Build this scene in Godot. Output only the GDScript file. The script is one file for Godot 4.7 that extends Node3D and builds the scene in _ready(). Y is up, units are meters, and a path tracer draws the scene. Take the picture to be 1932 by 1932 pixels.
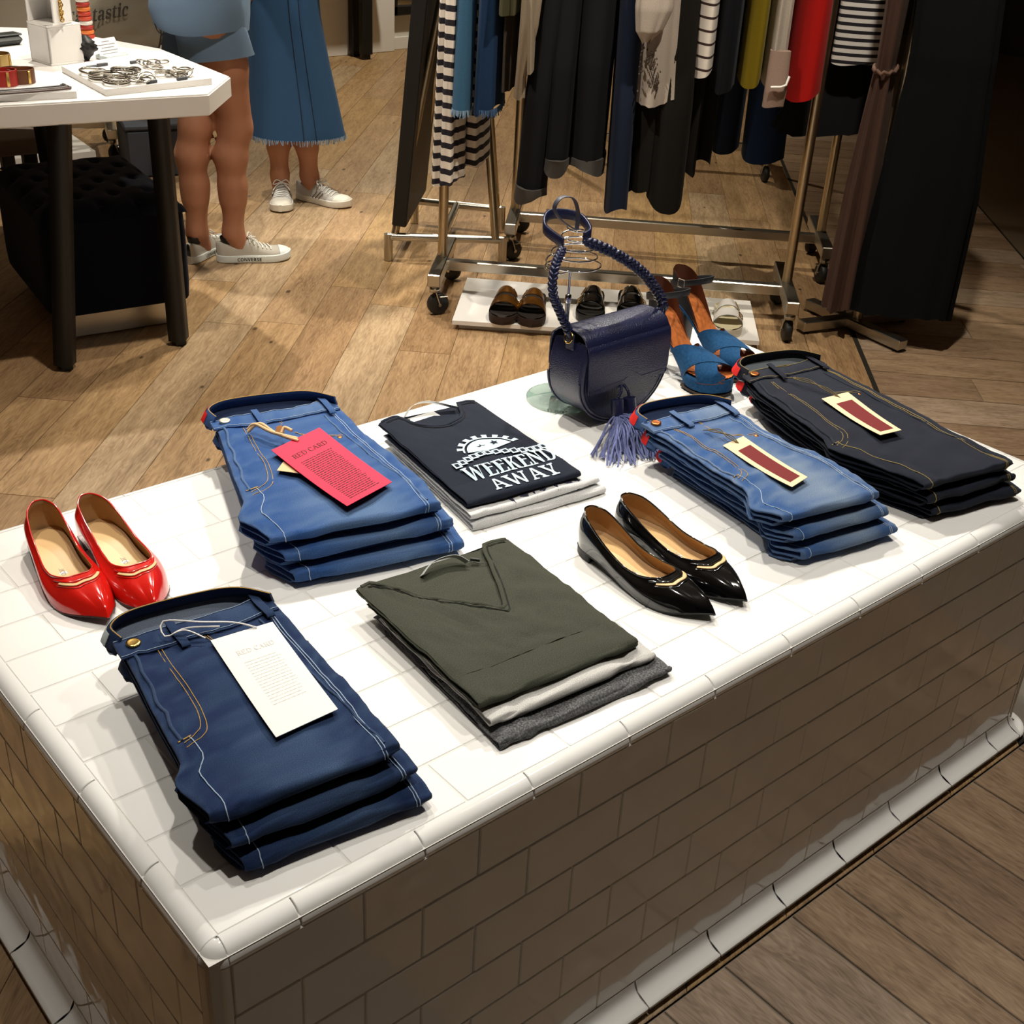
extends Node3D

# ---------------------------------------------------------------- geometry collector
class G:
	var v := PackedVector3Array()
	var nr := PackedVector3Array()
	var uv := PackedVector2Array()
	var cl := PackedColorArray()
	var ix := PackedInt32Array()

	func grid(P: Array, wrap := false, flip := false, col = null, us := 1.0, vs := 1.0) -> void:
		var ni := P.size()
		var nj: int = P[0].size()
		var base := v.size()
		var vol := 0.0
		var rows := []
		for i in ni:
			var a: PackedVector3Array = P[maxi(i - 1, 0)]
			var b: PackedVector3Array = P[mini(i + 1, ni - 1)]
			var p: PackedVector3Array = P[i]
			var cen := Vector3.ZERO
			if wrap:
				for q in p: cen += q
				cen /= nj
			var row := PackedVector3Array()
			for j in nj:
				var l: Vector3 = p[(j + nj - 1) % nj] if wrap else p[maxi(j - 1, 0)]
				var r: Vector3 = p[(j + 1) % nj] if wrap else p[mini(j + 1, nj - 1)]
				var n := (b[j] - a[j]).cross(r - l)
				if n.length_squared() < 1e-20:
					n = p[j] - cen if (p[j] - cen).length_squared() > 1e-12 else b[j] - a[j]
				n = n.normalized()
				vol += n.dot(p[j] - cen) if wrap else 0.0
				row.append(n)
			rows.append(row)
		var s := -1.0 if flip else 1.0
		if wrap: s = -1.0 if vol < 0.0 else 1.0
		var cols := nj + (1 if wrap else 0)
		for i in ni:
			for j in cols:
				var k := j % nj
				v.append(P[i][k])
				nr.append(rows[i][k] * s)
				uv.append(Vector2(us * j / (cols - 1.0), vs * i / maxf(ni - 1.0, 1.0)))
				if col == null: cl.append(Color.WHITE)
				elif col is Color: cl.append(col)
				else: cl.append(col[i][k])
		for i in ni - 1:
			for j in cols - 1:
				var q := base + i * cols + j
				if s > 0.0: ix.append_array([q, q + cols + 1, q + cols, q, q + 1, q + cols + 1])
				else: ix.append_array([q, q + cols, q + cols + 1, q, q + cols + 1, q + 1])

	func face(p: PackedVector3Array, out: Vector3, c := Color.WHITE, uvs := PackedVector2Array()) -> void:
		var base := v.size()
		var n := Vector3.ZERO
		for i in range(1, p.size() - 1): n += (p[i] - p[0]).cross(p[i + 1] - p[0])
		n = n.normalized()
		var fwd := n.dot(out) > 0.0
		if not fwd: n = -n
		for i in p.size():
			v.append(p[i]); nr.append(n); cl.append(c)
			uv.append(uvs[i] if uvs.size() else Vector2(p[i].x, p[i].z))
		for i in range(1, p.size() - 1):
			if fwd: ix.append_array([base, base + i + 1, base + i])
			else: ix.append_array([base, base + i, base + i + 1])

	func box(c: Vector3, s: Vector3, b := 0.0, col := Color.WHITE) -> void:
		var h := s * 0.5
		b = minf(b, minf(h.x, minf(h.y, h.z)) * 0.95)
		var pt := func(sx: float, sy: float, sz: float, ax: int) -> Vector3:
			return c + Vector3(sx * (h.x - (0.0 if ax == 0 else b)), sy * (h.y - (0.0 if ax == 1 else b)), sz * (h.z - (0.0 if ax == 2 else b)))
		for ax in 3:
			for s1 in [-1.0, 1.0]:
				var q := PackedVector3Array()
				for k in [[-1, -1], [-1, 1], [1, 1], [1, -1]]:
					var d := [0.0, 0.0, 0.0]
					d[ax] = s1; d[(ax + 1) % 3] = k[0]; d[(ax + 2) % 3] = k[1]
					q.append(pt.call(d[0], d[1], d[2], ax))
				var o := Vector3.ZERO
				o[ax] = s1
				face(q, o, col)
		if b <= 0.0: return
		for ax in 3:
			var a1 := (ax + 1) % 3
			var a2 := (ax + 2) % 3
			for s1 in [-1.0, 1.0]:
				for s2 in [-1.0, 1.0]:
					var q := PackedVector3Array()
					for e in [[-1.0, a1], [1.0, a1], [1.0, a2], [-1.0, a2]]:
						var d := [0.0, 0.0, 0.0]
						d[ax] = e[0]; d[a1] = s1; d[a2] = s2
						q.append(pt.call(d[0], d[1], d[2], e[1]))
					var o := Vector3.ZERO
					o[a1] = s1; o[a2] = s2
					face(q, o, col)
		for sx in [-1.0, 1.0]:
			for sy in [-1.0, 1.0]:
				for sz in [-1.0, 1.0]:
					face(PackedVector3Array([pt.call(sx, sy, sz, 0), pt.call(sx, sy, sz, 1), pt.call(sx, sy, sz, 2)]), Vector3(sx, sy, sz), col)

	func cap(ring: PackedVector3Array, out: Vector3, c := Color.WHITE) -> void:
		var m := Vector3.ZERO
		for q in ring: m += q
		m /= ring.size()
		for j in ring.size():
			face(PackedVector3Array([m, ring[j], ring[(j + 1) % ring.size()]]), out, c)

	func tube(path: PackedVector3Array, r, sides := 8, caps := true, ell := 1.0, col = null, closed := false, up := Vector3.ZERO) -> void:
		var n := path.size()
		var P := []
		var t0 := (path[1] - path[0]).normalized()
		var u := up if up != Vector3.ZERO else (Vector3.UP if absf(t0.y) < 0.9 else Vector3.RIGHT)
		u = (u - t0 * u.dot(t0)).normalized()
		for i in n:
			var a := path[(i + n - 1) % n] if closed else path[maxi(i - 1, 0)]
			var b := path[(i + 1) % n] if closed else path[mini(i + 1, n - 1)]
			var t := (b - a).normalized()
			u = (u - t * u.dot(t)).normalized()
			var w := t.cross(u)
			var rr: float = r if r is float else r[i]
			var ring := PackedVector3Array()
			for k in sides:
				var an := TAU * k / sides
				ring.append(path[i] + (u * cos(an) * ell + w * sin(an)) * rr)
			P.append(ring)
		if closed: P.append(P[0])
		grid(P, true, false, col if col is Color else null)
		if caps and not closed:
			var cc: Color = col if col is Color else Color.WHITE
			cap(P[0], path[0] - path[1], cc)
			cap(P[n - 1], path[n - 1] - path[n - 2], cc)

	func rod(a: Vector3, b: Vector3, r: float, sides := 10) -> void:
		tube(PackedVector3Array([a, b]), r, sides)

	func lathe(prof: PackedVector2Array, seg := 24, T := Transform3D()) -> void:
		var P := []
		for q in prof:
			var ring := PackedVector3Array()
			for k in seg:
				var an := TAU * k / seg
				ring.append(T * Vector3(q.x * cos(an), q.y, q.x * sin(an)))
			P.append(ring)
		var i0 := v.size()
		grid(P, true)
		# orient by the profile's turn: outward is away from the axis for a rising profile
		var out := 0.0
		for k in range(i0, v.size()):
			out += nr[k].dot(v[k] - T * Vector3.ZERO)

	func torus(R: float, r: float, T := Transform3D(), seg := 40, sides := 8) -> void:
		var path := PackedVector3Array()
		for k in seg: path.append(T * Vector3(R * cos(TAU * k / seg), 0, R * sin(TAU * k / seg)))
		tube(path, r, sides, false, 1.0, null, true)

	func extr(poly: PackedVector2Array, y0: float, y1: float, T := Transform3D(), us := 1.0, vs := 1.0, uo := Vector2.ZERO) -> void:
		# poly lies in X-Z (Vector2.y is z); the slab spans y0..y1
		var tri := Geometry2D.triangulate_polygon(poly)
		for s in [[y1, 1.0], [y0, -1.0]]:
			for k in range(0, tri.size(), 3):
				var q := PackedVector3Array()
				var t := PackedVector2Array()
				for m in 3:
					var p2 := poly[tri[k + m]]
					q.append(T * Vector3(p2.x, s[0], p2.y))
					t.append(Vector2(p2.x * us, p2.y * vs) + uo)
				face(q, T.basis * Vector3(0, s[1], 0), Color.WHITE, t)
		var cw := Geometry2D.is_polygon_clockwise(poly)
		for k in poly.size():
			var a := poly[k]
			var b := poly[(k + 1) % poly.size()]
			var d := (b - a)
			var o := Vector3(d.y, 0, -d.x) * (1.0 if not cw else -1.0)
			face(PackedVector3Array([T * Vector3(a.x, y0, a.y), T * Vector3(b.x, y0, b.y), T * Vector3(b.x, y1, b.y), T * Vector3(a.x, y1, a.y)]), T.basis * o, Color.WHITE,
				PackedVector2Array([Vector2(a.x * us, a.y * vs) + uo, Vector2(b.x * us, b.y * vs) + uo, Vector2(b.x * us, b.y * vs) + uo, Vector2(a.x * us, a.y * vs) + uo]))

	func xform(from: int, T: Transform3D) -> void:
		for k in range(from, v.size()):
			v[k] = T * v[k]
			nr[k] = (T.basis * nr[k]).normalized()

	func add(o: G, T := Transform3D()) -> void:
		var base := v.size()
		var f := v.size()
		v.append_array(o.v); nr.append_array(o.nr); uv.append_array(o.uv); cl.append_array(o.cl)
		for i in o.ix: ix.append(i + base)
		xform(f, T)

	func mesh() -> ArrayMesh:
		var a := []
		a.resize(Mesh.ARRAY_MAX)
		a[Mesh.ARRAY_VERTEX] = v; a[Mesh.ARRAY_NORMAL] = nr; a[Mesh.ARRAY_TEX_UV] = uv; a[Mesh.ARRAY_COLOR] = cl; a[Mesh.ARRAY_INDEX] = ix
		var m := ArrayMesh.new()
		m.add_surface_from_arrays(Mesh.PRIMITIVE_TRIANGLES, a)
		return m

# ---------------------------------------------------------------- objects
var taken := {}
var M := {}
var texs := {}
var rng := RandomNumberGenerator.new()
var nz := FastNoiseLite.new()
const PT := 0.535     # height of the plinth's top

func numbered(called: String) -> String:
	var k: int = taken.get(called, 0)
	taken[called] = k + 1
	return called if k == 0 else "%s_%03d" % [called, k]

func tag(o: Node, label: String, category: String, group := "") -> Node:
	o.set_meta("label", label); o.set_meta("category", category)
	if group: o.set_meta("group", group)
	return o

func thing(called: String, label: String, category: String, at := Vector3.ZERO, turn := 0.0, group := "") -> Node3D:
	var o := Node3D.new()
	o.name = numbered(called)
	o.position = at; o.rotation.y = turn
	tag(o, label, category, group)
	add_child(o)
	return o

func put(called: String, g, m: Material, parent: Node, at := Transform3D(), stuff := false) -> MeshInstance3D:
	var o := MeshInstance3D.new()
	o.name = numbered(called) if parent == self else called
	o.mesh = g.mesh() if g is G else g
	o.material_override = m
	o.transform = at
	o.cast_shadow = GeometryInstance3D.SHADOW_CASTING_SETTING_ON
	if stuff: o.set_meta("kind", "stuff")
	parent.add_child(o, true)
	return o

func struct(called: String, g, m: Material) -> MeshInstance3D:
	var o := put(called, g, m, self)
	o.set_meta("kind", "structure")
	return o

func structs(called: String) -> Node3D:
	var o := Node3D.new()
	o.name = numbered(called)
	o.set_meta("kind", "structure")
	add_child(o)
	return o

func dup(src: Node3D, called: String, label: String, at: Vector3, turn: float, group := "") -> Node3D:
	var o: Node3D = src.duplicate()
	o.name = numbered(called)
	add_child(o)
	o.position = at; o.rotation.y = turn
	o.set_meta("label", label)
	if group: o.set_meta("group", group)
	return o

# ---------------------------------------------------------------- materials
func hexc(h: String) -> Color:
	return Color.html(h)

func mat(c: Color, rough := 0.6, metal := 0.0, o := {}) -> StandardMaterial3D:
	var m := StandardMaterial3D.new()
	m.albedo_color = c; m.roughness = rough; m.metallic = metal
	for k in o: m.set(k, o[k])
	return m

func noise_tex(freq: float, sd: int, lo: float, hi: float, oct := 4, size := 256, kind := FastNoiseLite.TYPE_SIMPLEX_SMOOTH) -> NoiseTexture2D:
	var n := FastNoiseLite.new()
	n.noise_type = kind; n.frequency = freq; n.seed = sd; n.fractal_octaves = oct
	var t := NoiseTexture2D.new()
	t.width = size; t.height = size; t.seamless = true; t.noise = n
	var r := Gradient.new()
	r.set_color(0, Color(lo, lo, lo)); r.set_color(1, Color(hi, hi, hi))
	t.color_ramp = r
	return t

func bump_tex(freq: float, sd: int, oct := 3, size := 256) -> NoiseTexture2D:
	var n := FastNoiseLite.new()
	n.noise_type = FastNoiseLite.TYPE_SIMPLEX_SMOOTH; n.frequency = freq; n.seed = sd; n.fractal_octaves = oct
	var t := NoiseTexture2D.new()
	t.width = size; t.height = size; t.seamless = true; t.noise = n; t.as_normal_map = true; t.bump_strength = 6.0
	return t

# cloth of any colour: fine weave from a shared texture, set by a triplanar scale in repeats per metre
func cloth(c: Color, rep := 14.0, rough := 0.9, vc := false, tex := "weave", sheen := 0.25) -> StandardMaterial3D:
	var m := mat(c, rough)
	m.albedo_texture = texs[tex]
	m.uv1_triplanar = true
	m.uv1_scale = Vector3.ONE * rep
	m.vertex_color_use_as_albedo = vc
	m.rim_enabled = sheen > 0.0; m.rim = sheen; m.rim_tint = 0.6
	m.metallic_specular = 0.3
	return m

func wood_tex(sd: int, dark: Color, mid: Color, light: Color, knots: int) -> ImageTexture:
	var n := FastNoiseLite.new()
	n.noise_type = FastNoiseLite.TYPE_SIMPLEX_SMOOTH
	n.seed = sd; n.frequency = 0.012; n.fractal_octaves = 3
	var a := n.get_seamless_image(512, 512).get_data()
	n.seed = sd + 7; n.frequency = 0.06; n.fractal_octaves = 4
	var b := n.get_seamless_image(512, 512).get_data()
	var im := Image.create_empty(512, 512, false, Image.FORMAT_RGB8)
	var out := PackedByteArray()
	out.resize(512 * 512 * 3)
	var r := RandomNumberGenerator.new()
	r.seed = sd
	var kn := []
	for k in knots: kn.append([r.randf() * 512.0, r.randf() * 512.0, r.randf_range(2.5, 5.5)])
	for i in 512 * 512:
		var ring := absf(fposmod(a[i] / 255.0 * 7.0, 1.0) - 0.5) * 2.0
		var t := 0.25 + 0.3 * ring + 0.55 * (b[i] / 255.0 - 0.5) + 0.5 * (a[i] / 255.0 - 0.3)
		var c := dark.lerp(mid, clampf(t * 2.0, 0.0, 1.0)) if t < 0.5 else mid.lerp(light, clampf(t * 2.0 - 1.0, 0.0, 1.0))
		out[i * 3] = int(clampf(c.r, 0, 1) * 255.0); out[i * 3 + 1] = int(clampf(c.g, 0, 1) * 255.0); out[i * 3 + 2] = int(clampf(c.b, 0, 1) * 255.0)
	im.set_data(512, 512, false, Image.FORMAT_RGB8, out)
	for k in kn:
		for dy in range(-40, 41):
			for dx in range(-9, 10):
				var e := Vector2(dx / (k[2] * 0.5), dy / (k[2] * 2.2)).length()
				if e < 1.6:
					var x := posmod(int(k[0]) + dx, 512)
					var y := posmod(int(k[1]) + dy, 512)
					im.set_pixel(x, y, im.get_pixel(x, y).lerp(dark * 0.55, clampf(1.5 - e, 0.0, 0.85)))
	return ImageTexture.create_from_image(im)

func stripe_tex(c1: Color, c2: Color, share: float) -> ImageTexture:
	var im := Image.create_empty(8, 64, false, Image.FORMAT_RGB8)
	im.fill(c1)
	im.fill_rect(Rect2i(0, 0, 8, int(64 * share)), c2)
	return ImageTexture.create_from_image(im)

func make_materials() -> void:
	nz.noise_type = FastNoiseLite.TYPE_SIMPLEX_SMOOTH
	nz.seed = 5; nz.frequency = 1.0; nz.fractal_octaves = 2
	texs.weave = noise_tex(0.2, 3, 0.62, 1.0, 3)
	texs.denim = noise_tex(0.22, 11, 0.34, 1.0, 4)
	texs.heather = noise_tex(0.09, 17, 0.3, 1.0, 5)
	texs.suede = noise_tex(0.05, 19, 0.7, 1.0, 5)
	texs.glaze = bump_tex(0.012, 23, 2)
	texs.leather = bump_tex(0.16, 29, 3)
	M.tile = mat(hexc("f4f3f0"), 0.07, 0.0, {"normal_enabled": true, "normal_texture": texs.glaze, "normal_scale": 0.16, "uv1_triplanar": true, "uv1_world_triplanar": true, "uv1_scale": Vector3.ONE * 3.0})
	M.grout = mat(hexc("dddbd6"), 0.9)
	M.steel = mat(hexc("b9b4aa"), 0.28, 1.0, {"anisotropy_enabled": false})
	M.chrome = mat(hexc("e8e8ea"), 0.05, 1.0)
	M.nickel = mat(hexc("b7a88d"), 0.3, 1.0)
	M.gold = mat(hexc("d9b468"), 0.22, 1.0)
	M.copper = mat(hexc("b06a3c"), 0.35, 1.0)
	M.black = mat(hexc("0e0d0c"), 0.55)
	M.rubber = mat(hexc("161514"), 0.55)
	M.white = mat(hexc("ece9e6"), 0.35)
	M.wall = mat(hexc("d9d6cb"), 0.8)
	M.ceiling = mat(hexc("c9c4ba"), 0.9)
	M.darkwall = mat(hexc("3a332a"), 0.9)
	M.paper = mat(hexc("eceae6"), 0.8)
	M.kraft = mat(hexc("d9b98c"), 0.9)
	M.tan = mat(hexc("d8b27c"), 0.5)
	M.taninner = mat(hexc("b99264"), 0.6)
	M.pad = mat(hexc("e3bd85"), 0.45)
	M.thread = mat(hexc("c49a4a"), 0.9)
	M.palethread = mat(hexc("9fb2c9"), 0.9)
	M.navythread = mat(hexc("1b2238"), 0.9)
	M.skin = mat(hexc("b07a5e"), 0.55, 0.0, {"subsurf_scatter_enabled": true, "subsurf_scatter_strength": 0.08})
	M.ink = mat(hexc("2a1018"), 0.8)
	M.greyink = mat(hexc("8b8b90"), 0.7)
	M.red = mat(hexc("d81e1a"), 0.6)
	M.glass = mat(Color(0.86, 0.95, 0.92, 0.12), 0.02, 0.0, {"refraction_enabled": true, "refraction_scale": 0.05, "transparency": BaseMaterial3D.TRANSPARENCY_ALPHA})
	M.leather = mat(hexc("1d2140"), 0.33, 0.0, {"normal_enabled": true, "normal_texture": texs.leather, "normal_scale": 0.25, "uv1_triplanar": true, "uv1_scale": Vector3.ONE * 9.0})
	M.redpatent = mat(hexc("d11a12"), 0.16, 0.0, {"clearcoat_enabled": true, "clearcoat": 1.0, "clearcoat_roughness": 0.04})
	M.blackpatent = mat(hexc("08080a"), 0.12, 0.0, {"clearcoat_enabled": true, "clearcoat": 1.0, "clearcoat_roughness": 0.03})
	var ot := wood_tex(41, hexc("7d664c"), hexc("a58c6e"), hexc("c0a888"), 5)
	var ot2 := wood_tex(77, hexc("806a52"), hexc("aa9274"), hexc("c4ad8e"), 3)
	M.oak = []
	for k in 5:
		var q := mat([hexc("ffffff"), hexc("f2e6d8"), hexc("fff4e2"), hexc("e2d3c2"), hexc("f7ecd2")][k], 0.42)
		q.albedo_texture = ot if k % 2 == 0 else ot2
		q.metallic_specular = 0.4
		M.oak.append(q)
	var tt := wood_tex(141, hexc("75624f"), hexc("9c8671"), hexc("b5a08a"), 0)
	M.plank = []
	for k in 4:
		var q := mat([hexc("ffffff"), hexc("f0e6dc"), hexc("e4dacf"), hexc("fbf3e6")][k], 0.5)
		q.albedo_texture = tt
		M.plank.append(q)
	M.slab = mat(hexc("6b5b47"), 0.6)
	M.joint = mat(hexc("7c756b"), 0.9)
	M.oakjoint = mat(hexc("6e5236"), 0.9)
	M.trimmetal = mat(hexc("3c3a34"), 0.5, 0.6)

var cam: Camera3D
func px(p: Vector3) -> Vector2:
	var c := cam.transform.affine_inverse() * p
	if c.z > -0.05: return Vector2(-9999, -9999)
	return Vector2(966.0 - 2356.45 * c.x / c.z, 966.0 + 2356.45 * c.y / c.z)

func seen(p: Vector3, m := 350.0) -> bool:
	var q := px(p)
	return q.x > -m and q.y > -m and q.x < 1932.0 + m and q.y < 1932.0 + m

func spot(at: Vector3, aim: Vector3, energy: float, half: float, c := Color(1.0, 0.975, 0.93), soft := 0.035, blend := 0.6) -> void:
	var o := thing("ceiling_spotlight", "white ceiling spotlight hanging above %s" % ["the navy bag", "the navy printed tee", "the black patent flats", "the front corner jeans", "the red flats", "the near clothes rack", "the white shoe board", "the white jewellery table", "the far white wall", "the bare oak floor", "the person in the skirt"][taken.get("ceiling_spotlight", 0)], "spotlight", at, 0.0, "ceiling spotlights")
	var d := (aim - at).normalized()
	var b := Basis.looking_at(d, Vector3.RIGHT if absf(d.y) > 0.99 else Vector3.UP)
	var g := G.new()
	var T := Transform3D(b * Basis(Vector3.RIGHT, PI / 2), Vector3.ZERO)
	g.lathe(PackedVector2Array([Vector2(0.0, 0.1), Vector2(0.04, 0.1), Vector2(0.045, 0.09), Vector2(0.045, -0.03), Vector2(0.04, -0.03), Vector2(0.038, -0.02)]), 20, T)
	put("housing", g, M.white, o)
	var l := G.new()
	l.lathe(PackedVector2Array([Vector2(0.0, -0.018), Vector2(soft, -0.02)]), 20, T)
	put("lens", l, mat(Color.WHITE, 0.3, 0.0, {"emission_enabled": true, "emission": c, "emission_energy_multiplier": 6.0}), o)
	g = G.new()
	g.rod(b * Vector3(0, 0, 0.08), Vector3(0, 2.96 - at.y, 0.0), 0.012)
	put("stem", g, M.white, o)
	var s := SpotLight3D.new()
	s.name = "beam"
	s.light_color = c; s.light_energy = energy; s.spot_range = 14.0; s.spot_attenuation = 2.0
	s.spot_angle = half; s.spot_angle_attenuation = blend; s.shadow_enabled = true; s.light_size = soft
	o.add_child(s)
	s.transform = Transform3D(b, d * 0.05)

func _ready() -> void:
	# camera, surroundings and lamps
	cam = Camera3D.new()
	cam.name = "camera"
	cam.position = Vector3(-0.35903, 1.49219, 0.79229)
	cam.rotation = Vector3(-0.517443, -0.727526, 0.057497)
	cam.fov = 44.58125
	cam.near = 0.05; cam.far = 60.0
	add_child(cam)
	var we := WorldEnvironment.new()
	we.name = "surroundings"
	var e := Environment.new()
	e.background_mode = Environment.BG_COLOR
	e.background_color = Color(0, 0, 0)
	e.tonemap_mode = Environment.TONE_MAPPER_LINEAR
	e.tonemap_exposure = 0.8
	e.sdfgi_enabled = true; e.ssao_enabled = true; e.ssil_enabled = true
	we.environment = e
	add_child(we)
	rng.seed = 20
	make_materials()
	spot(Vector3(2.3, 2.85, -1.7), Vector3(0.95, PT, -0.5), 6.0, 19.0)
	spot(Vector3(1.2, 2.85, -2.0), Vector3(0.85, PT, -0.45), 3.6, 20.0)
	spot(Vector3(1.7, 2.85, 0.0), Vector3(1.5, 0.1, 0.1), 2.4, 40.0)
	spot(Vector3(0.35, 2.85, 0.015), Vector3(0.4, 0.1, 0.1), 2.3, 42.0)
	spot(Vector3(-0.01, 2.85, -1.1), Vector3(-0.1, 0.0, -0.9), 1.8, 38.0)
	spot(Vector3(3.3, 2.85, -3.3), Vector3(2.5, 0.4, -2.2), 6.0, 34.0, Color(1.0, 0.96, 0.87))
	spot(Vector3(2.2, 2.85, -0.9), Vector3(2.75, 0.3, -1.5), 5.2, 34.0, Color(1.0, 0.96, 0.88))
	spot(Vector3(1.5, 2.85, -3.6), Vector3(1.3, 0.7, -3.0), 6.0, 38.0, Color(1.0, 0.97, 0.92))
	spot(Vector3(4.2, 2.85, -5.2), Vector3(4.0, 0.2, -5.2), 7.0, 52.0, Color(1.0, 0.96, 0.87))
	spot(Vector3(1.1, 2.85, -1.9), Vector3(1.2, 0.0, -1.9), 4.4, 46.0, Color(1.0, 0.96, 0.89))
	spot(Vector3(2.2, 2.85, -2.6), Vector3(2.2, 0.2, -3.4), 5.0, 42.0, Color(1.0, 0.97, 0.9))
	build_shell()
	build_plinth()
	build_all()

# ---------------------------------------------------------------- room shell and floors
func build_shell() -> void:
	var x0 := -3.6
	var x1 := 9.0
	var z0 := -6.42
	var z1 := 3.6
	var g := G.new()
	g.box(Vector3((x0 + x1) / 2, 1.5, z0 - 0.1), Vector3(x1 - x0 + 0.4, 3.0, 0.2))
	struct("wall_back", g, M.wall)
	g = G.new()
	g.box(Vector3((x0 + x1) / 2, 1.5, z1 + 0.1), Vector3(x1 - x0 + 0.4, 3.0, 0.2))
	struct("wall_front", g, M.darkwall)
	g = G.new()
	g.box(Vector3(x0 - 0.1, 1.5, (z0 + z1) / 2), Vector3(0.2, 3.0, z1 - z0))
	struct("wall_left", g, M.wall)
	g = G.new()
	g.box(Vector3(x1 + 0.1, 1.5, (z0 + z1) / 2), Vector3(0.2, 3.0, z1 - z0))
	struct("wall_right", g, M.darkwall)
	g = G.new()
	g.box(Vector3((x0 + x1) / 2, 3.06, (z0 + z1) / 2), Vector3(x1 - x0 + 0.4, 0.12, z1 - z0 + 0.4))
	struct("ceiling", g, M.ceiling)
	g = G.new()
	g.box(Vector3(4.4, 0.04, z0 + 0.008), Vector3(3.0, 0.08, 0.016), 0.003)
	struct("baseboard_back", g, M.white)
	# floors: oak boards, wood-look planks, and the dark corridor beyond
	var r2 := sqrt(0.5)
	var oak := PackedVector2Array([Vector2(x0, z0), Vector2(1.66 - z0, z0), Vector2(1.60, 0.06), Vector2(-0.07, 0.06), Vector2(-0.07, z1), Vector2(x0, z1)])
	var strip := PackedVector2Array([Vector2(1.68 - z0, z0), Vector2(2.835 - z0, z0), Vector2(2.775, 0.06), Vector2(1.62, 0.06)])
	var front := PackedVector2Array([Vector2(-0.066, 0.062), Vector2(2.775, 0.062), Vector2(2.775, z1), Vector2(-0.066, z1)])
	var hall := PackedVector2Array([Vector2(2.845 - z0, z0), Vector2(x1 + 0.3, z0), Vector2(x1, z1), Vector2(2.785, z1), Vector2(2.785, 0.06)])
	var fo := structs("floor")
	g = G.new()
	g.extr(oak, -0.06, -0.004)
	put("subfloor", g, M.oakjoint, fo)
	var row := 0
	for k in range(-30, 12):
		var t0 := -0.602 + k * 0.16144
		var q := -1.0 + fposmod(k * 0.731, 1.0) * 1.4
		if k == 0: q = 0.17
		if k == -1: q = 2.894 - 1.55 * 2.0
		while q < 9.0:
			var ln := 1.55
			var q1 := q + ln
			var quad := PackedVector2Array()
			for c in [[q, t0], [q1, t0], [q1, t0 + 0.16144], [q, t0 + 0.16144]]:
				var m: float = 0.0006
				var cq: float = c[0] + (m if c[0] == q else -m)
				var ct: float = c[1] + (m if c[1] == t0 else -m)
				quad.append(Vector2((cq + ct) * r2, (ct - cq) * r2))
			lay(fo, "board", quad, oak, Vector2(r2, -r2), M.oak[rng.randi() % 5], 0.42, 3.6, rng)
			q = q1
	var fs := structs("floor")
	g = G.new()
	g.extr(strip, -0.06, -0.003)
	g.extr(front, -0.06, -0.003)
	put("subfloor", g, M.joint, fs)
	for k in range(-4, 30):
		var s0 := 2.535 + k * 0.1765
		var cut := 1.2 + fposmod(k * 0.37, 1.0) * 0.8
		for seg in [[0.9, cut], [cut, 2.3]]:
			var quad := PackedVector2Array()
			for c in [[s0 + 0.0018, seg[0] + 0.0012], [s0 + 0.1747, seg[0] + 0.0012], [s0 + 0.1747, seg[1] - 0.0012], [s0 + 0.0018, seg[1] - 0.0012]]:
				quad.append(Vector2((c[1] + c[0]) * r2, (c[1] - c[0]) * r2))
			lay(fs, "plank", quad, strip, Vector2(r2, r2), M.plank[rng.randi() % 4], 0.6, 3.5, rng)
	var xs := [-0.066, 0.10, 0.235, 0.37, 0.50, 0.635, 0.765, 0.9235, 1.034, 1.139, 1.289, 1.437, 1.59, 1.73, 1.87]
	for k in xs.size() - 1:
		var quad := PackedVector2Array([Vector2(xs[k] + 0.002, 0.064), Vector2(xs[k + 1] - 0.002, 0.064), Vector2(xs[k + 1] - 0.002, 1.3), Vector2(xs[k] + 0.002, 1.3)])
		lay(fs, "plank", quad, front, Vector2(0, 1), M.plank[rng.randi() % 4], 0.6, 3.5, rng)
	var fh := structs("floor")
	g = G.new()
	g.extr(hall, -0.06, -0.001)
	put("slab", g, M.slab, fh)
	g = G.new()
	for tr in [[1.66, 1.68], [2.835, 2.845]]:
		g.extr(PackedVector2Array([Vector2(tr[0] - z0, z0), Vector2(tr[1] - z0, z0), Vector2(tr[1] - 0.06, 0.06), Vector2(tr[0] - 0.06, 0.06)]), -0.05, 0.0008)
	struct("trim_1", g, M.trimmetal)
	# white panels, post and mirror on the far wall
	for k in 3:
		g = G.new()
		g.box(Vector3([3.62, 4.42, 5.9][k], 1.2, z0 + 0.03), Vector3([0.9, 0.62, 1.4][k], 2.4, 0.06), 0.004)
		struct("trim_%d" % (k + 2), g, M.white)
	var mr := thing("wall_mirror", "black-framed mirror hanging low on the far white wall", "mirror", Vector3(5.15, 0.22, z0 + 0.03))
	g = G.new()
	for q in [[0, 0.03, 0.9, 0.06], [0, 1.77, 0.9, 0.06], [-0.42, 0.9, 0.06, 1.8], [0.42, 0.9, 0.06, 1.8]]:
		g.box(Vector3(q[0], q[1], 0), Vector3(q[2], q[3], 0.05), 0.006)
	put("frame", g, M.black, mr)
	g = G.new()
	g.box(Vector3(0, 0.9, -0.005), Vector3(0.82, 1.72, 0.02))
	put("looking_glass", g, mat(hexc("e8e6dc"), 0.03, 1.0), mr)
	var tb := thing("console_table", "black-legged console table standing against the far white wall", "table", Vector3(4.12, 0, z0 + 0.22))
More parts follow.
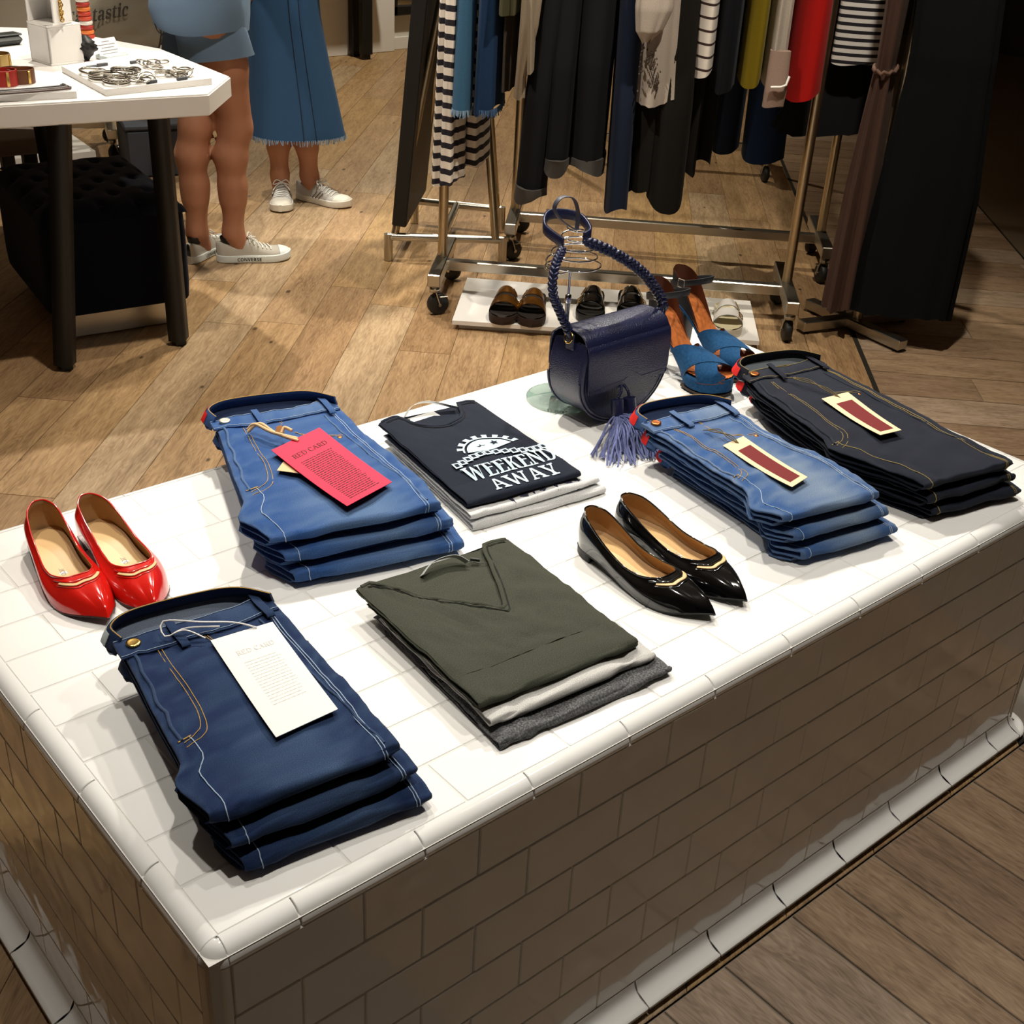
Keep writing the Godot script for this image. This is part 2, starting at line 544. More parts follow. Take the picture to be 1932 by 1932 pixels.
	for q in [[-0.45, -0.12], [0.27, -0.12], [-0.45, 0.12], [0.27, 0.0]]:
		g = G.new()
		g.box(Vector3(q[0], 0.44, q[1]), Vector3(0.075, 0.82, 0.05), 0.004)
		g.box(Vector3(q[0], 0.016, q[1]), Vector3(0.05, 0.03, 0.035), 0.003)
		put("leg", g, M.black, tb)
	g = G.new()
	g.box(Vector3(-0.1, 0.87, 0), Vector3(0.95, 0.05, 0.36), 0.005)
	put("tabletop", g, M.white, tb)

func lay(parent: Node3D, called: String, quad: PackedVector2Array, region: PackedVector2Array, along: Vector2, m: Material, us: float, vs: float, r: RandomNumberGenerator) -> void:
	var c := Vector2.ZERO
	for p in quad: c += p / quad.size()
	var off := Vector2(r.randf(), r.randf())
	var ok := false
	for p in quad + PackedVector2Array([c]):
		if seen(Vector3(p.x, 0, p.y), 150.0): ok = true
	if not ok: return
	var across := Vector2(-along.y, along.x)
	for piece in Geometry2D.intersect_polygons(quad, region):
		var loc := PackedVector2Array()
		for p in piece:
			var d: Vector2 = p - c
			loc.append(Vector2(d.dot(along), d.dot(across)))
		var g := G.new()
		# a thin eased edge: the top is a hair smaller than the body
		var tops := Geometry2D.offset_polygon(loc, -0.0008)
		if tops.size() != 1: continue
		g.extr(tops[0], -0.002, 0.0, Transform3D(), us, vs, off)
		g.extr(loc, -0.012, -0.0008, Transform3D(), us, vs, off)
		put(called, g, m, parent, Transform3D(Basis(Vector3(along.x, 0, along.y), Vector3.UP, Vector3(across.x, 0, across.y)), Vector3(c.x, 0, c.y)))

# ---------------------------------------------------------------- tiled plinth
func build_plinth() -> void:
	var P := 0.153
	var Q := 0.0768
	var V := 0.0797
	var R := 0.022
	var W := 10.5 * P
	var D := 11.0 * Q
	var o := thing("tiled_plinth", "long white tiled display plinth with rounded edges holding the folded jeans and shoes", "plinth")
	var g := G.new()
	var gt := PT - 0.0010
	g.box(Vector3(W / 2, (0.016 + gt) / 2, -D / 2), Vector3(W + 2 * R - 0.004, gt - 0.016, D + 2 * R - 0.004) - Vector3(0, 0.02, 0))
	g.box(Vector3(W / 2, gt - 0.015, -D / 2), Vector3(W, 0.03, D))
	put("core", g, M.grout, o)
	g = G.new()
	g.box(Vector3(W / 2, 0.012, -D / 2), Vector3(W + 0.05, 0.022, D + 0.05))
	put("toe_kick", g, mat(hexc("4a3a30"), 0.7), o)
	var cache := {}
	var gap := 0.0017
	var tile := func(a: Vector3, s: Vector3) -> void:
		var key := "%.4f %.4f %.4f" % [s.x, s.y, s.z]
		if not cache.has(key):
			var t := G.new()
			t.box(Vector3.ZERO, s, 0.0014)
			cache[key] = t.mesh()
		var tilt := Basis.from_euler(Vector3(rng.randf_range(-1, 1), rng.randf_range(-1, 1), rng.randf_range(-1, 1)) * 0.0022)
		put("tile", cache[key], M.tile, o, Transform3D(tilt, a))
	# the top: eleven rows, running bond
	for r in 11:
		var x := -P / 2 if r % 2 else 0.0
		while x < W - 0.01:
			var a := maxf(x, 0.0)
			var b := minf(x + P, W)
			tile.call(Vector3((a + b) / 2, PT - 0.004, -(r + 0.5) * Q), Vector3(b - a - gap, 0.008, Q - gap))
			x += P
	# the faces
	for r in 6:
		var yt := PT - 0.0961 - (r - 1) * V
		if r == 0: yt = PT - R
		var yb := PT - 0.0961 - r * V
		var x := 0.0015 - (P / 2 if r % 2 else 0.0)
		while x < W - 0.01:
			var a := maxf(x, 0.0)
			var b := minf(x + P, W)
			tile.call(Vector3((a + b) / 2, (yt + yb) / 2, R - 0.004), Vector3(b - a - gap, yt - yb - gap, 0.008))
			x += P
		var z := (P / 2 if r % 2 else 0.0) + 0.02
		while z > -D + 0.01:
			var a := minf(z, 0.0)
			var b := maxf(z - P, -D)
			for xx in [-R + 0.004, W + R - 0.004]:
				if a - b > 0.02: tile.call(Vector3(xx, (yt + yb) / 2, (a + b) / 2), Vector3(0.008, yt - yb - gap, a - b - gap))
			z -= P
	g = G.new()
	for r in 6:
		for k in 11:
			g.box(Vector3((k + 0.5) * P * 0.954, PT - 0.06 - r * V, -D - R + 0.004), Vector3(P * 0.954 - gap, V - gap, 0.008), 0.002)
	put("rear_tiling", g, M.tile, o, Transform3D(), true)
	# rounded edging, concave skirting and corner pieces; each length is its own piece
	var edge := func(at: Vector3, along: Vector3, out: Vector3, ln: float, cove: bool) -> void:
		var rows := []
		for k in 9:
			var an := PI / 2 * k / 8.0
			var q := (Vector2(R * sin(an), -R * (1.0 - cos(an))) if not cove else Vector2(R + 0.031 * (1.0 - cos(an)), -0.0245 * sin(an)))
			rows.append(q)
		if cove:
			rows.append(Vector2(R + 0.033, -0.0285)); rows.append(Vector2(0.0, -0.0285)); rows.append(Vector2(0.0, 0.0))
		else: rows.append(Vector2(0.0, -R)); rows.append(Vector2(0.0, 0.0))
		var e := G.new()
		var Pm := []
		var ends := [PackedVector3Array(), PackedVector3Array()]
		for q in rows:
			var p := PackedVector3Array()
			for s in [0.0, 0.0012, ln - 0.0012, ln]:
				var sh := 0.0008 if s == 0.0 or s == ln else 0.0
				p.append(along * s + out * (q.x - sh) + Vector3.UP * (q.y - (sh if not cove else 0.0)))
			Pm.append(p)
			ends[0].append(p[0]); ends[1].append(p[3])
		e.grid(Pm, false, along.cross(out).y > 0.0)
		e.cap(ends[0], -along); e.cap(ends[1], along)
		put("cove_tile" if cove else "bullnose_tile", e, M.tile, o, Transform3D(Basis(), at))
	for cv in [false, true]:
		var y := PT if not cv else PT - 0.4946
		for side in [[Vector3(0, y, 0), Vector3(1, 0, 0), Vector3(0, 0, 1), W, 0.0007 if cv else 0.0801], [Vector3(0, y, -D), Vector3(0, 0, 1), Vector3(-1, 0, 0), D, D - 0.1214 - 4 * P], [Vector3(W, y, 0), Vector3(0, 0, -1), Vector3(1, 0, 0), D, 0.1214], [Vector3(W, y, -D), Vector3(-1, 0, 0), Vector3(0, 0, -1), W, 0.08]]:
			var s := 0.0
			var n: float = side[4]
			while s < side[3] - 0.003:
				if n - s > 0.004: edge.call(side[0] + side[1] * (s + 0.0009), side[1], side[2], minf(n, side[3]) - s - 0.0018, cv)
				s = n
				n = minf(n + P, side[3])
	for c in [[0.0, 0.0, -1.0, 1.0], [W, 0.0, 1.0, 1.0], [0.0, -D, -1.0, -1.0], [W, -D, 1.0, -1.0]]:
		g = G.new()
		var rows := []
		for i in 9:
			var a := PI / 2 * i / 8.0
			var p := PackedVector3Array()
			for j in 9:
				var b := PI / 2 * j / 8.0
				p.append(Vector3(c[2] * R * sin(a) * cos(b), R * cos(a) - R, c[3] * R * sin(a) * sin(b)))
			rows.append(p)
		g.grid(rows, false, c[2] * c[3] > 0.0)
		put("corner_cap", g, M.tile, o, Transform3D(Basis(), Vector3(c[0], PT, c[1])))
		g = G.new()
		rows = []
		for y in [PT - R - 0.0015, 0.0405]:
			var p := PackedVector3Array()
			for j in 9:
				var b := PI / 2 * j / 8.0
				p.append(Vector3(c[2] * R * cos(b), y, c[3] * R * sin(b)))
			rows.append(p)
		g.grid(rows, false, c[2] * c[3] > 0.0)
		put("corner_tile", g, M.tile, o, Transform3D(Basis(), Vector3(c[0], 0, c[1])))
		g = G.new()
		rows = []
		for i in 10:
			var an := PI / 2 * i / 8.0
			var rr := R + 0.031 * (1.0 - cos(an)) if i < 9 else R + 0.033
			var yy := -0.0245 * sin(an) if i < 9 else -0.0285
			var p := PackedVector3Array()
			for j in 9:
				var b := PI / 2 * j / 8.0
				p.append(Vector3(c[2] * rr * cos(b), yy, c[3] * rr * sin(b)))
			rows.append(p)
		g.grid(rows, false, c[2] * c[3] > 0.0)
		put("cove_corner", g, M.tile, o, Transform3D(Basis(), Vector3(c[0], PT - 0.4946, c[1])))

# ---------------------------------------------------------------- ribbons, lettering, folded clothes
func arr(l: Array) -> PackedVector3Array:
	return PackedVector3Array(l)

func smooth_path(pts: Array, n: int, closed := false) -> PackedVector3Array:
	var c := Curve3D.new()
	var m := pts.size()
	for i in m + (1 if closed else 0):
		var a: Vector3 = pts[(i + m - 1) % m] if closed or i > 0 else pts[0]
		var b: Vector3 = pts[(i + 1) % m] if closed or i < m - 1 else pts[m - 1]
		var t := (b - a) / 6.0
		c.add_point(pts[i % m], -t, t)
	c.bake_interval = 0.002
	var ln := c.get_baked_length()
	var out := PackedVector3Array()
	for k in n: out.append(c.sample_baked(ln * k / (n - 1.0 if not closed else float(n)), true))
	return out

func ribbon(g: G, path: PackedVector3Array, h, th: float, up := Vector3.UP, col = null, lean := 0.0) -> void:
	var P := []
	var n := path.size()
	for i in n:
		var t := (path[mini(i + 1, n - 1)] - path[maxi(i - 1, 0)]).normalized()
		var w := t.cross(up).normalized()
		var q := up + w * lean
		var hh: float = h if h is float else h[i]
		var a := path[i] - w * th * 0.5
		var b := path[i] + w * th * 0.5
		P.append(arr([a, a + q * hh * 0.5, a + q * hh, b + q * hh, b + q * hh * 0.5, b]))
	g.grid(P, true, false, col)
	var cc: Color = col if col is Color else Color.WHITE
	g.cap(P[0], path[0] - path[1], cc); g.cap(P[n - 1], path[n - 1] - path[n - 2], cc)

func text_g(txt: String, h: float, map: Callable, font := "Droid Sans", wt := 400, wide := 0.0) -> G:
	var f := SystemFont.new()
	f.font_names = PackedStringArray([font]); f.font_weight = wt
	var tm := TextMesh.new()
	tm.font = f; tm.font_size = 48; tm.text = txt; tm.depth = 0.02; tm.curve_step = 2.0
	tm.pixel_size = 0.01
	var a := tm.get_mesh_arrays()
	var vs: PackedVector3Array = a[Mesh.ARRAY_VERTEX]
	var ii: PackedInt32Array = a[Mesh.ARRAY_INDEX]
	var hi := -1e9
	var lo := 1e9
	var lx := 1e9
	var hx := -1e9
	for p in vs:
		hi = maxf(hi, p.y); lo = minf(lo, p.y); lx = minf(lx, p.x); hx = maxf(hx, p.x)
	var s := h / maxf(hi - lo, 1e-6)
	var sxx := s if wide <= 0.0 else wide / maxf(hx - lx, 1e-6)
	var mx := (lx + hx) / 2
	var my := (lo + hi) / 2
	var g := G.new()
	for k in range(0, ii.size(), 3):
		if vs[ii[k]].z < 0.005 or vs[ii[k + 1]].z < 0.005 or vs[ii[k + 2]].z < 0.005: continue
		var tri := PackedVector3Array()
		var nn := Vector3.ZERO
		for m in 3:
			var p := vs[ii[k + m]]
			var r: Array = map.call(Vector2((p.x - mx) * sxx, (p.y - my) * s))
			tri.append(r[0]); nn += r[1]
		g.face(tri, nn)
	return g

func flat_map(o: Vector3, r: Vector3, u: Vector3) -> Callable:
	return func(p: Vector2) -> Array: return [o + r * p.x + u * p.y, r.cross(u)]

# A garment folded flat: a thick sheet swept along a folded centre line. Local axes: x across, z towards the front fold at 0, y up.
class Fold:
	var c := PackedVector2Array()   # (z, y)
	var n := PackedVector2Array()
	var t := 0.008
	var wf := 0.2
	var wr := 0.2
	var L := 0.4
	var top_n := 0
	var sd := 0.0
	var nz: FastNoiseLite
	var amp := 0.0016
	var edge_p := 5.0
	var skew := 0.0
	func make(layers: int) -> void:
		var y := t * (layers - 0.5)
		var dirn := 1.0
		var rr := t * 0.5
		var back := -L
		for l in layers:
			var a := back if dirn > 0 else -rr * 1.2
			var b := -rr * 1.2 if dirn > 0 else -L + rr + 0.012
			if l == layers - 1: b = -0.012 if dirn > 0 else -L * 0.9
			var m := 34 if l == 0 else 20
			for k in m + 1:
				var f := float(k) / m
				c.append(Vector2(lerpf(a, b, f), y))
			if l == 0: top_n = c.size()
			if l < layers - 1:
				var cz := b
				for k in range(1, 8):
					var an := PI * k / 8.0
					c.append(Vector2(cz + dirn * rr * 1.25 * sin(an), y - rr + rr * cos(an)))
				back = cz
			y -= t
			dirn = -dirn
		for i in c.size():
			var d := (c[mini(i + 1, c.size() - 1)] - c[maxi(i - 1, 0)]).normalized()
			n.append(Vector2(-d.y, d.x))
	var kl := []
	var kr := []
	func key(k: Array, z: float) -> float:
		var v := clampf(-z / L, 0.0, 1.0)
		for i in k.size() - 1:
			if v <= k[i + 1][0]: return lerpf(k[i][1], k[i + 1][1], smoothstep(0.0, 1.0, (v - k[i][0]) / (k[i + 1][0] - k[i][0])) * 0.5 + 0.5 * (v - k[i][0]) / (k[i + 1][0] - k[i][0]))
		return k[-1][1]
	func width(z: float) -> float:
		if kl.size(): return key(kr, z) - key(kl, z)
		return lerpf(wf, wr, clampf(-z / L, 0.0, 1.0))
	func cx(z: float) -> float:
		if kl.size(): return (key(kr, z) + key(kl, z)) * 0.5
		return skew * clampf(-z / L, 0.0, 1.0)
	# point on the outer face at path index i (may be fractional), u across in -1..1
	func at(fi: float, u: float, lift := 0.0) -> Vector3:
		var i := clampi(int(fi), 0, c.size() - 2)
		var f := fi - i
		var p := c[i].lerp(c[i + 1], f)
		var q := n[i].lerp(n[i + 1], f).normalized()
		var e := pow(maxf(0.0, 1.0 - pow(absf(u), edge_p)), 1.0 / 2.2)
		var x := cx(p.x) + u * width(p.x) * 0.5
		var d := t * 0.5 * e + disp(x, fi) + lift
		return Vector3(x, p.y + q.y * d, p.x + q.x * d)
	func nrm(fi: float) -> Vector3:
		var q := n[clampi(int(fi + 0.5), 0, n.size() - 1)]
		return Vector3(0, q.y, q.x)
	func disp(x: float, fi: float) -> float:
		return nz.get_noise_3d(x * 16.0, fi * 0.16, sd) * amp + nz.get_noise_3d(x * 45.0, fi * 0.5, sd + 9.0) * amp * 0.35
	func fz(z: float) -> float:   # path index on the top layer for a z
		return clampf((z + L) / (L - t * 0.6) * (top_n - 1), 0.0, top_n - 1.0)
	func sheet(colf: Callable, ns := 30) -> G:
		var g := G.new()
		var P := []
		var C := []
		for i in c.size():
			var ring := PackedVector3Array()
			var col := PackedColorArray()
			var w := width(c[i].x) * 0.5
			for k in ns:
				var a := TAU * k / ns
				var cu := cos(a)
				var su := sin(a)
				var u := signf(cu) * pow(absf(cu), 0.55)
				var e := signf(su) * pow(absf(su), 0.7)
				var x := cx(c[i].x) + u * w
				var d := t * 0.49 * e + disp(x, i)
				ring.append(Vector3(x, c[i].y + n[i].y * d, c[i].x + n[i].x * d))
				col.append(colf.call(u, float(i) / c.size(), x, c[i].x, i < top_n))
			P.append(ring); C.append(col)
		g.grid(P, true, false, C)
		g.cap(P[0], P[0][0] - P[1][0], C[0][0]); g.cap(P[-1], P[-1][0] - P[-2][0], C[-1][0])
		return g

func lin(h: String) -> Color:
	return Color.html(h).srgb_to_linear()

func denim_mat() -> StandardMaterial3D:
	if not M.has("denim"):
		M.denim = cloth(Color.WHITE, 17.0, 0.92, true, "denim", 0.2)
	return M.denim

# One pair of folded jeans. look: dark, light, fade, thread material, button material
func jeans(label: String, group: String, at: Vector3, turn: float, wf: float, wr: float, L: float, t: float, look: Dictionary, sd: int, top: bool, skew := 0.0) -> Array:
	var o := thing("folded_jeans", label, "jeans", at, turn, group)
	var f := Fold.new()
	f.t = t; f.wf = wf; f.wr = wr; f.L = L; f.sd = sd * 3.7; f.nz = nz; f.skew = skew
	f.amp = 0.0046
	f.kl = look.kl; f.kr = look.kr
	wr = f.width(-L); skew = f.cx(-L)
	f.make(3)
	var dk: Color = look.dark
	var lt: Color = look.light
	var fade: float = look.fade
	var cf := func(u: float, s: float, x: float, z: float, is_top: bool) -> Color:
		var v := z / L
		var m := exp(-pow((u - 0.1) / 0.52, 2.0))
		var k := fade * m * (0.35 + 0.65 * smoothstep(-0.75, -0.1, v)) if is_top else fade * m * 0.9
		if is_top:
			var wh := pow(maxf(0.0, sin(v * 58.0 + u * 3.0 + nz.get_noise_2d(u * 2.0, v * 5.0 + sd) * 3.0)), 3.0) * smoothstep(0.75, 0.2, absf(v + 0.5)) * (0.4 + 0.6 * absf(u))
			k += wh * fade * 0.35
		k += nz.get_noise_3d(x * 70.0, z * 40.0, sd) * 0.16 + nz.get_noise_3d(x * 260.0, z * 90.0, sd) * 0.10
		k += smoothstep(0.86, 0.98, absf(u)) * fade * 0.28
		return dk.lerp(lt, clampf(k, 0.0, 1.0))
	put("leg", f.sheet(cf), denim_mat(), o)
	var th: Material = look.thread
	var g := G.new()
	var pt: Material = M.palethread if look.get("pale", true) else th
	# inseam and outseam over the fold
	for u in [-0.80, 0.84]:
		var p := PackedVector3Array()
		for k in 26: p.append(f.at(lerpf(f.top_n * (0.62 if u < 0 else 0.05), f.top_n + 7.0, k / 25.0), u + (0.04 * sin(k * 0.25) if u < 0 else 0.0), 0.0004))
		g.tube(p, 0.0007, 5)
		if u > 0:
			var p2 := PackedVector3Array()
			for k in 26: p2.append(f.at(lerpf(f.top_n * 0.05, f.top_n + 7.0, k / 25.0), u - 0.035, 0.0003))
			g.tube(p2, 0.0006, 5)
	put("seam", g, pt, o)
	# waistband: front part lies on the top layer, the back part loops up behind it
	var col_of := func(k: float, x: float, z: float) -> Color:
		return dk.lerp(lt, clampf(k + nz.get_noise_3d(x * 90.0, z * 70.0, sd + 3.0) * 0.2, 0.0, 1.0))
	g = G.new()
	var P := []
	var C := []
	var zb := -L + 0.036
	for i in 21:
		var u := lerpf(-1.05, 0.97, i / 20.0)
		var bend := 0.012 * pow(maxf(0.0, (u - 0.1) / 0.9), 2.0)
		var ring := PackedVector3Array()
		var cr := PackedColorArray()
		for q in [[0.0, -0.001], [0.0, 0.0022], [-0.018, 0.0028], [-0.037, 0.0024], [-0.038, -0.003], [-0.02, -0.003]]:
			var z: float = zb + q[0] - bend
			var b := f.at(f.fz(z), clampf(u, -0.96, 0.96))
			ring.append(Vector3(f.cx(z) + u * f.width(z) * 0.5, b.y + q[1] + 0.0008, z))
			cr.append(col_of.call(fade * (0.25 + 0.35 * smoothstep(-0.3, 0.5, u) * smoothstep(1.0, 0.6, u)), u, q[0]))
		P.append(ring); C.append(cr)
	g.grid(P, true, false, C)
	g.cap(P[0], Vector3.LEFT, C[0][0]); g.cap(P[20], Vector3.RIGHT, C[20][0])
	var wb := put("waistband", g, denim_mat(), o)
	g = G.new()
	for e in [0.0022, 0.0345]:
		var p := PackedVector3Array()
		for i in 21: p.append(P[i][1].lerp(P[i][3], e / 0.037) + Vector3.UP * 0.0009)
		g.tube(p, 0.0005, 4)
	put("stitching", g, th if look.get("goldband", false) else pt, wb)
	# back of the waist
	var yb := t * 2.35
	var pb := smooth_path([Vector3(-wr * 0.52 + skew, yb - 0.006, -L + 0.006), Vector3(-wr * 0.55 + skew, yb, -L - 0.022), Vector3(-wr * 0.36 + skew, yb + 0.004, -L - 0.042), Vector3(0.02 + skew, yb + 0.004, -L - 0.04), Vector3(wr * 0.34 + skew, yb + 0.004, -L - 0.026), Vector3(wr * 0.50 + skew, yb + 0.002, -L + 0.004)], 30)
	g = G.new()
	ribbon(g, pb, 0.019, 0.004, Vector3.UP, dk.lerp(lt, fade * 0.12), 0.5)
	var bb := put("back_waistband", g, denim_mat(), o)
	g = G.new()
	var edge := PackedVector3Array()
	for i in 30:
		var tt := (pb[mini(i + 1, 29)] - pb[maxi(i - 1, 0)]).normalized()
		edge.append(pb[i] + (Vector3.UP + tt.cross(Vector3.UP).normalized() * 0.5) * 0.0192)
	g.tube(edge, 0.0007, 5)
	put("stitching", g, th, bb)
	# inside between front and back
	g = G.new()
	var rows := []
	for j in 5:
		var p := PackedVector3Array()
		for i in 30:
			var fr := Vector3(pb[i].x, yb - 0.006, -L + 0.004)
			p.append(pb[i].lerp(fr, j / 4.0) + Vector3(0, 0.001 - 0.004 * sin(PI * j / 4.0), 0))
		rows.append(p)
	g.grid(rows, false, true)
	put("inside", g, look.inside, o)
	if look.has("label"):
		g = G.new()
		var lp := PackedVector3Array()
		for i in range(2, 12):
			var tt := (pb[i + 1] - pb[i - 1]).normalized()
			var w := tt.cross(Vector3.UP).normalized()
			lp.append(pb[i] - w * 0.0028 + Vector3.UP * 0.002)
		ribbon(g, lp, 0.0145, 0.0012, Vector3.UP, null, 0.5)
		put("woven_label", g, look.label, o)
	# fly edge, pocket and hip details of the pair on top
	if top:
		var fa := func(u: float, v: float, lift := 0.0004) -> Vector3: return f.at(f.fz(v * L), u, lift)
		g = G.new()
		for off in [0.0, 0.045]:
			var p := PackedVector3Array()
			for q in smooth_path([Vector3(-0.62 + off, -0.89, 0), Vector3(-0.6 + off, -0.7, 0), Vector3(-0.58 + off, -0.52, 0), Vector3(-0.66 + off, -0.40 + off * 0.6, 0), Vector3(-0.88, -0.345 + off * 0.5, 0)], 24): p.append(fa.call(q.x, q.y))
			g.tube(p, 0.0005, 4)
		for off in [0.0, 0.03]:
			var p := PackedVector3Array()
			for q in smooth_path([Vector3(-0.05 + off, -0.9, 0), Vector3(0.02 + off, -0.79 + off * 0.3, 0), Vector3(0.25, -0.71 + off * 0.4, 0), Vector3(0.66, -0.69 + off * 0.4, 0)], 22): p.append(fa.call(q.x, q.y))
			g.tube(p, 0.0005, 4)
		g.tube(arr([fa.call(-0.93, -0.36), fa.call(-0.78, -0.375)]), 0.001, 4)
		put("stitching", g, th, o)
		g = G.new()
		var sp := PackedVector3Array()
		for q in smooth_path([Vector3(0.66, -0.89, 0), Vector3(0.7, -0.7, 0), Vector3(0.74, -0.45, 0), Vector3(0.82, -0.2, 0), Vector3(0.86, -0.03, 0)], 30): sp.append(fa.call(q.x, q.y, 0.0))
		g.tube(sp, 0.0016, 6, true, 1.0, dk.lerp(lt, 0.55 * fade + 0.2))
		put("side_seam", g, denim_mat(), o)
		g = G.new()
		var fl := PackedVector3Array()
		for k in 24: fl.append(fa.call(-0.9 + 0.015 * sin(k * 0.9), lerpf(-0.9, -0.36, k / 23.0), 0.0003))
		g.tube(fl, 0.0022, 6, true, 1.0, dk.lerp(lt, 0.45 * fade + 0.15))
		put("fly_edge", g, denim_mat(), o)
		g = G.new()
		var bp := P[2][2].lerp(P[2][3], 0.15) as Vector3
		g.lathe(PackedVector2Array([Vector2(0.0001, 0.003), Vector2(0.005, 0.0029), Vector2(0.0062, 0.0034), Vector2(0.0084, 0.003), Vector2(0.0088, 0.0014), Vector2(0.008, -0.001)]), 24, Transform3D(Basis(), bp + Vector3(0.0, 0.0005, 0)))
		put("button", g, look.button, o)
		g = G.new()
		g.lathe(PackedVector2Array([Vector2(0.0001, 0.0018), Vector2(0.002, 0.0016), Vector2(0.0036, 0.0012), Vector2(0.0042, 0.0)]), 14, Transform3D(Basis(), fa.call(0.6, -0.665, 0.0)))
		put("rivet", g, look.rivet, o)
		for lp in [[7, -0.34], [18, 0.78]]:
			var i: int = lp[0]
			g = G.new()
			var a: Vector3 = P[i][3] + Vector3(0, 0.003, -0.004)
			var b: Vector3 = P[i][2] + Vector3(0, 0.0042, 0)
			var c: Vector3 = P[i][1] + Vector3(0.002, 0.0032, 0.012)
			var d: Vector3 = P[i][1] + Vector3(0.002, 0.0004, 0.0145)
			var path := smooth_path([a, b, c, d], 12)
			var rows2 := []
			for k in 12: rows2.append(arr([path[k] + Vector3(-0.0055, 0, 0), path[k] + Vector3(-0.005, 0.0016, 0), path[k] + Vector3(0.005, 0.0016, 0), path[k] + Vector3(0.0055, 0, 0)]))
			g.grid(rows2, true, false, dk.lerp(lt, 0.3 * fade))
			g.cap(rows2[11], Vector3.BACK, dk)
			put("belt_loop", g, denim_mat(), o)
	return [o, f, P]

# A card hung by a string on the pair it lies on. c: corners as (x, y, z) in the order top-left, top-right, bottom-right, bottom-left
func hang_tag(label: String, c: Array, m: Material, curl: float, string_pts: Array, sm: Material, sr: float) -> Array:
	var at: Vector3 = c[0]
	var o := thing("hang_tag", label, "tag", at)
	var g := G.new()
	var top := []
	var bot := []
	for j in 13:
		var v := j / 12.0
		var a: Vector3 = (c[0] as Vector3).lerp(c[3], v) - at
		var b: Vector3 = (c[1] as Vector3).lerp(c[2], v) - at
		var lift := curl * pow(absf(v - 0.35) / 0.65, 2.0) if v > 0.35 else curl * 0.25 * (0.35 - v)
		var p := PackedVector3Array()
		var q := PackedVector3Array()
		for i in 7:
			var s := a.lerp(b, i / 6.0) + Vector3.UP * (lift * (1.0 - 0.35 * i / 6.0))
			p.append(s + Vector3.UP * 0.0008); q.append(s)
		top.append(p); bot.append(q)
	var ring := []
	for j in 13:
		var r := PackedVector3Array(top[j])
		var q := PackedVector3Array(bot[j])
		q.reverse()
		r.append_array(q)
		ring.append(r)
	g.grid(ring, true)
	g.cap(ring[0], ring[0][0] - ring[1][0]); g.cap(ring[12], ring[12][0] - ring[11][0])
	put("card", g, m, o)
	if string_pts.size():
		g = G.new()
		for sp in string_pts:
			var l := []
			for q in sp: l.append(q - at)
			g.tube(smooth_path(l, 28), sr, 6)
		put("string", g, sm, o)
	# a point on the card: x across 0..1, y down 0..1
	var onc := func(x: float, y: float, lift: float) -> Vector3:
		var fj := y * 12.0
		var j := clampi(int(fj), 0, 11)
		var fi := x * 6.0
		var i := clampi(int(fi), 0, 5)
		var a: Vector3 = (top[j][i] as Vector3).lerp(top[j][i + 1], fi - i)
		var b: Vector3 = (top[j + 1][i] as Vector3).lerp(top[j + 1][i + 1], fi - i)
		return a.lerp(b, fj - j) + Vector3.UP * lift
	return [o, onc]

func print_lines(onc: Callable, x0: float, x1: float, y0: float, y1: float, lines: int, th: float, r: RandomNumberGenerator) -> G:
	var g := G.new()
	for k in lines:
		var y := lerpf(y0, y1, k / (lines - 1.0))
		var x := x0
		var end := x1 - r.randf() * 0.06
		while x < end:
			var w := minf(r.randf_range(0.02, 0.085), end - x)
			g.face(arr([onc.call(x, y, 0.0003), onc.call(x + w, y, 0.0003), onc.call(x + w, y + th, 0.0003), onc.call(x, y + th, 0.0003)]), Vector3.UP)
			x += w + 0.012
	return g

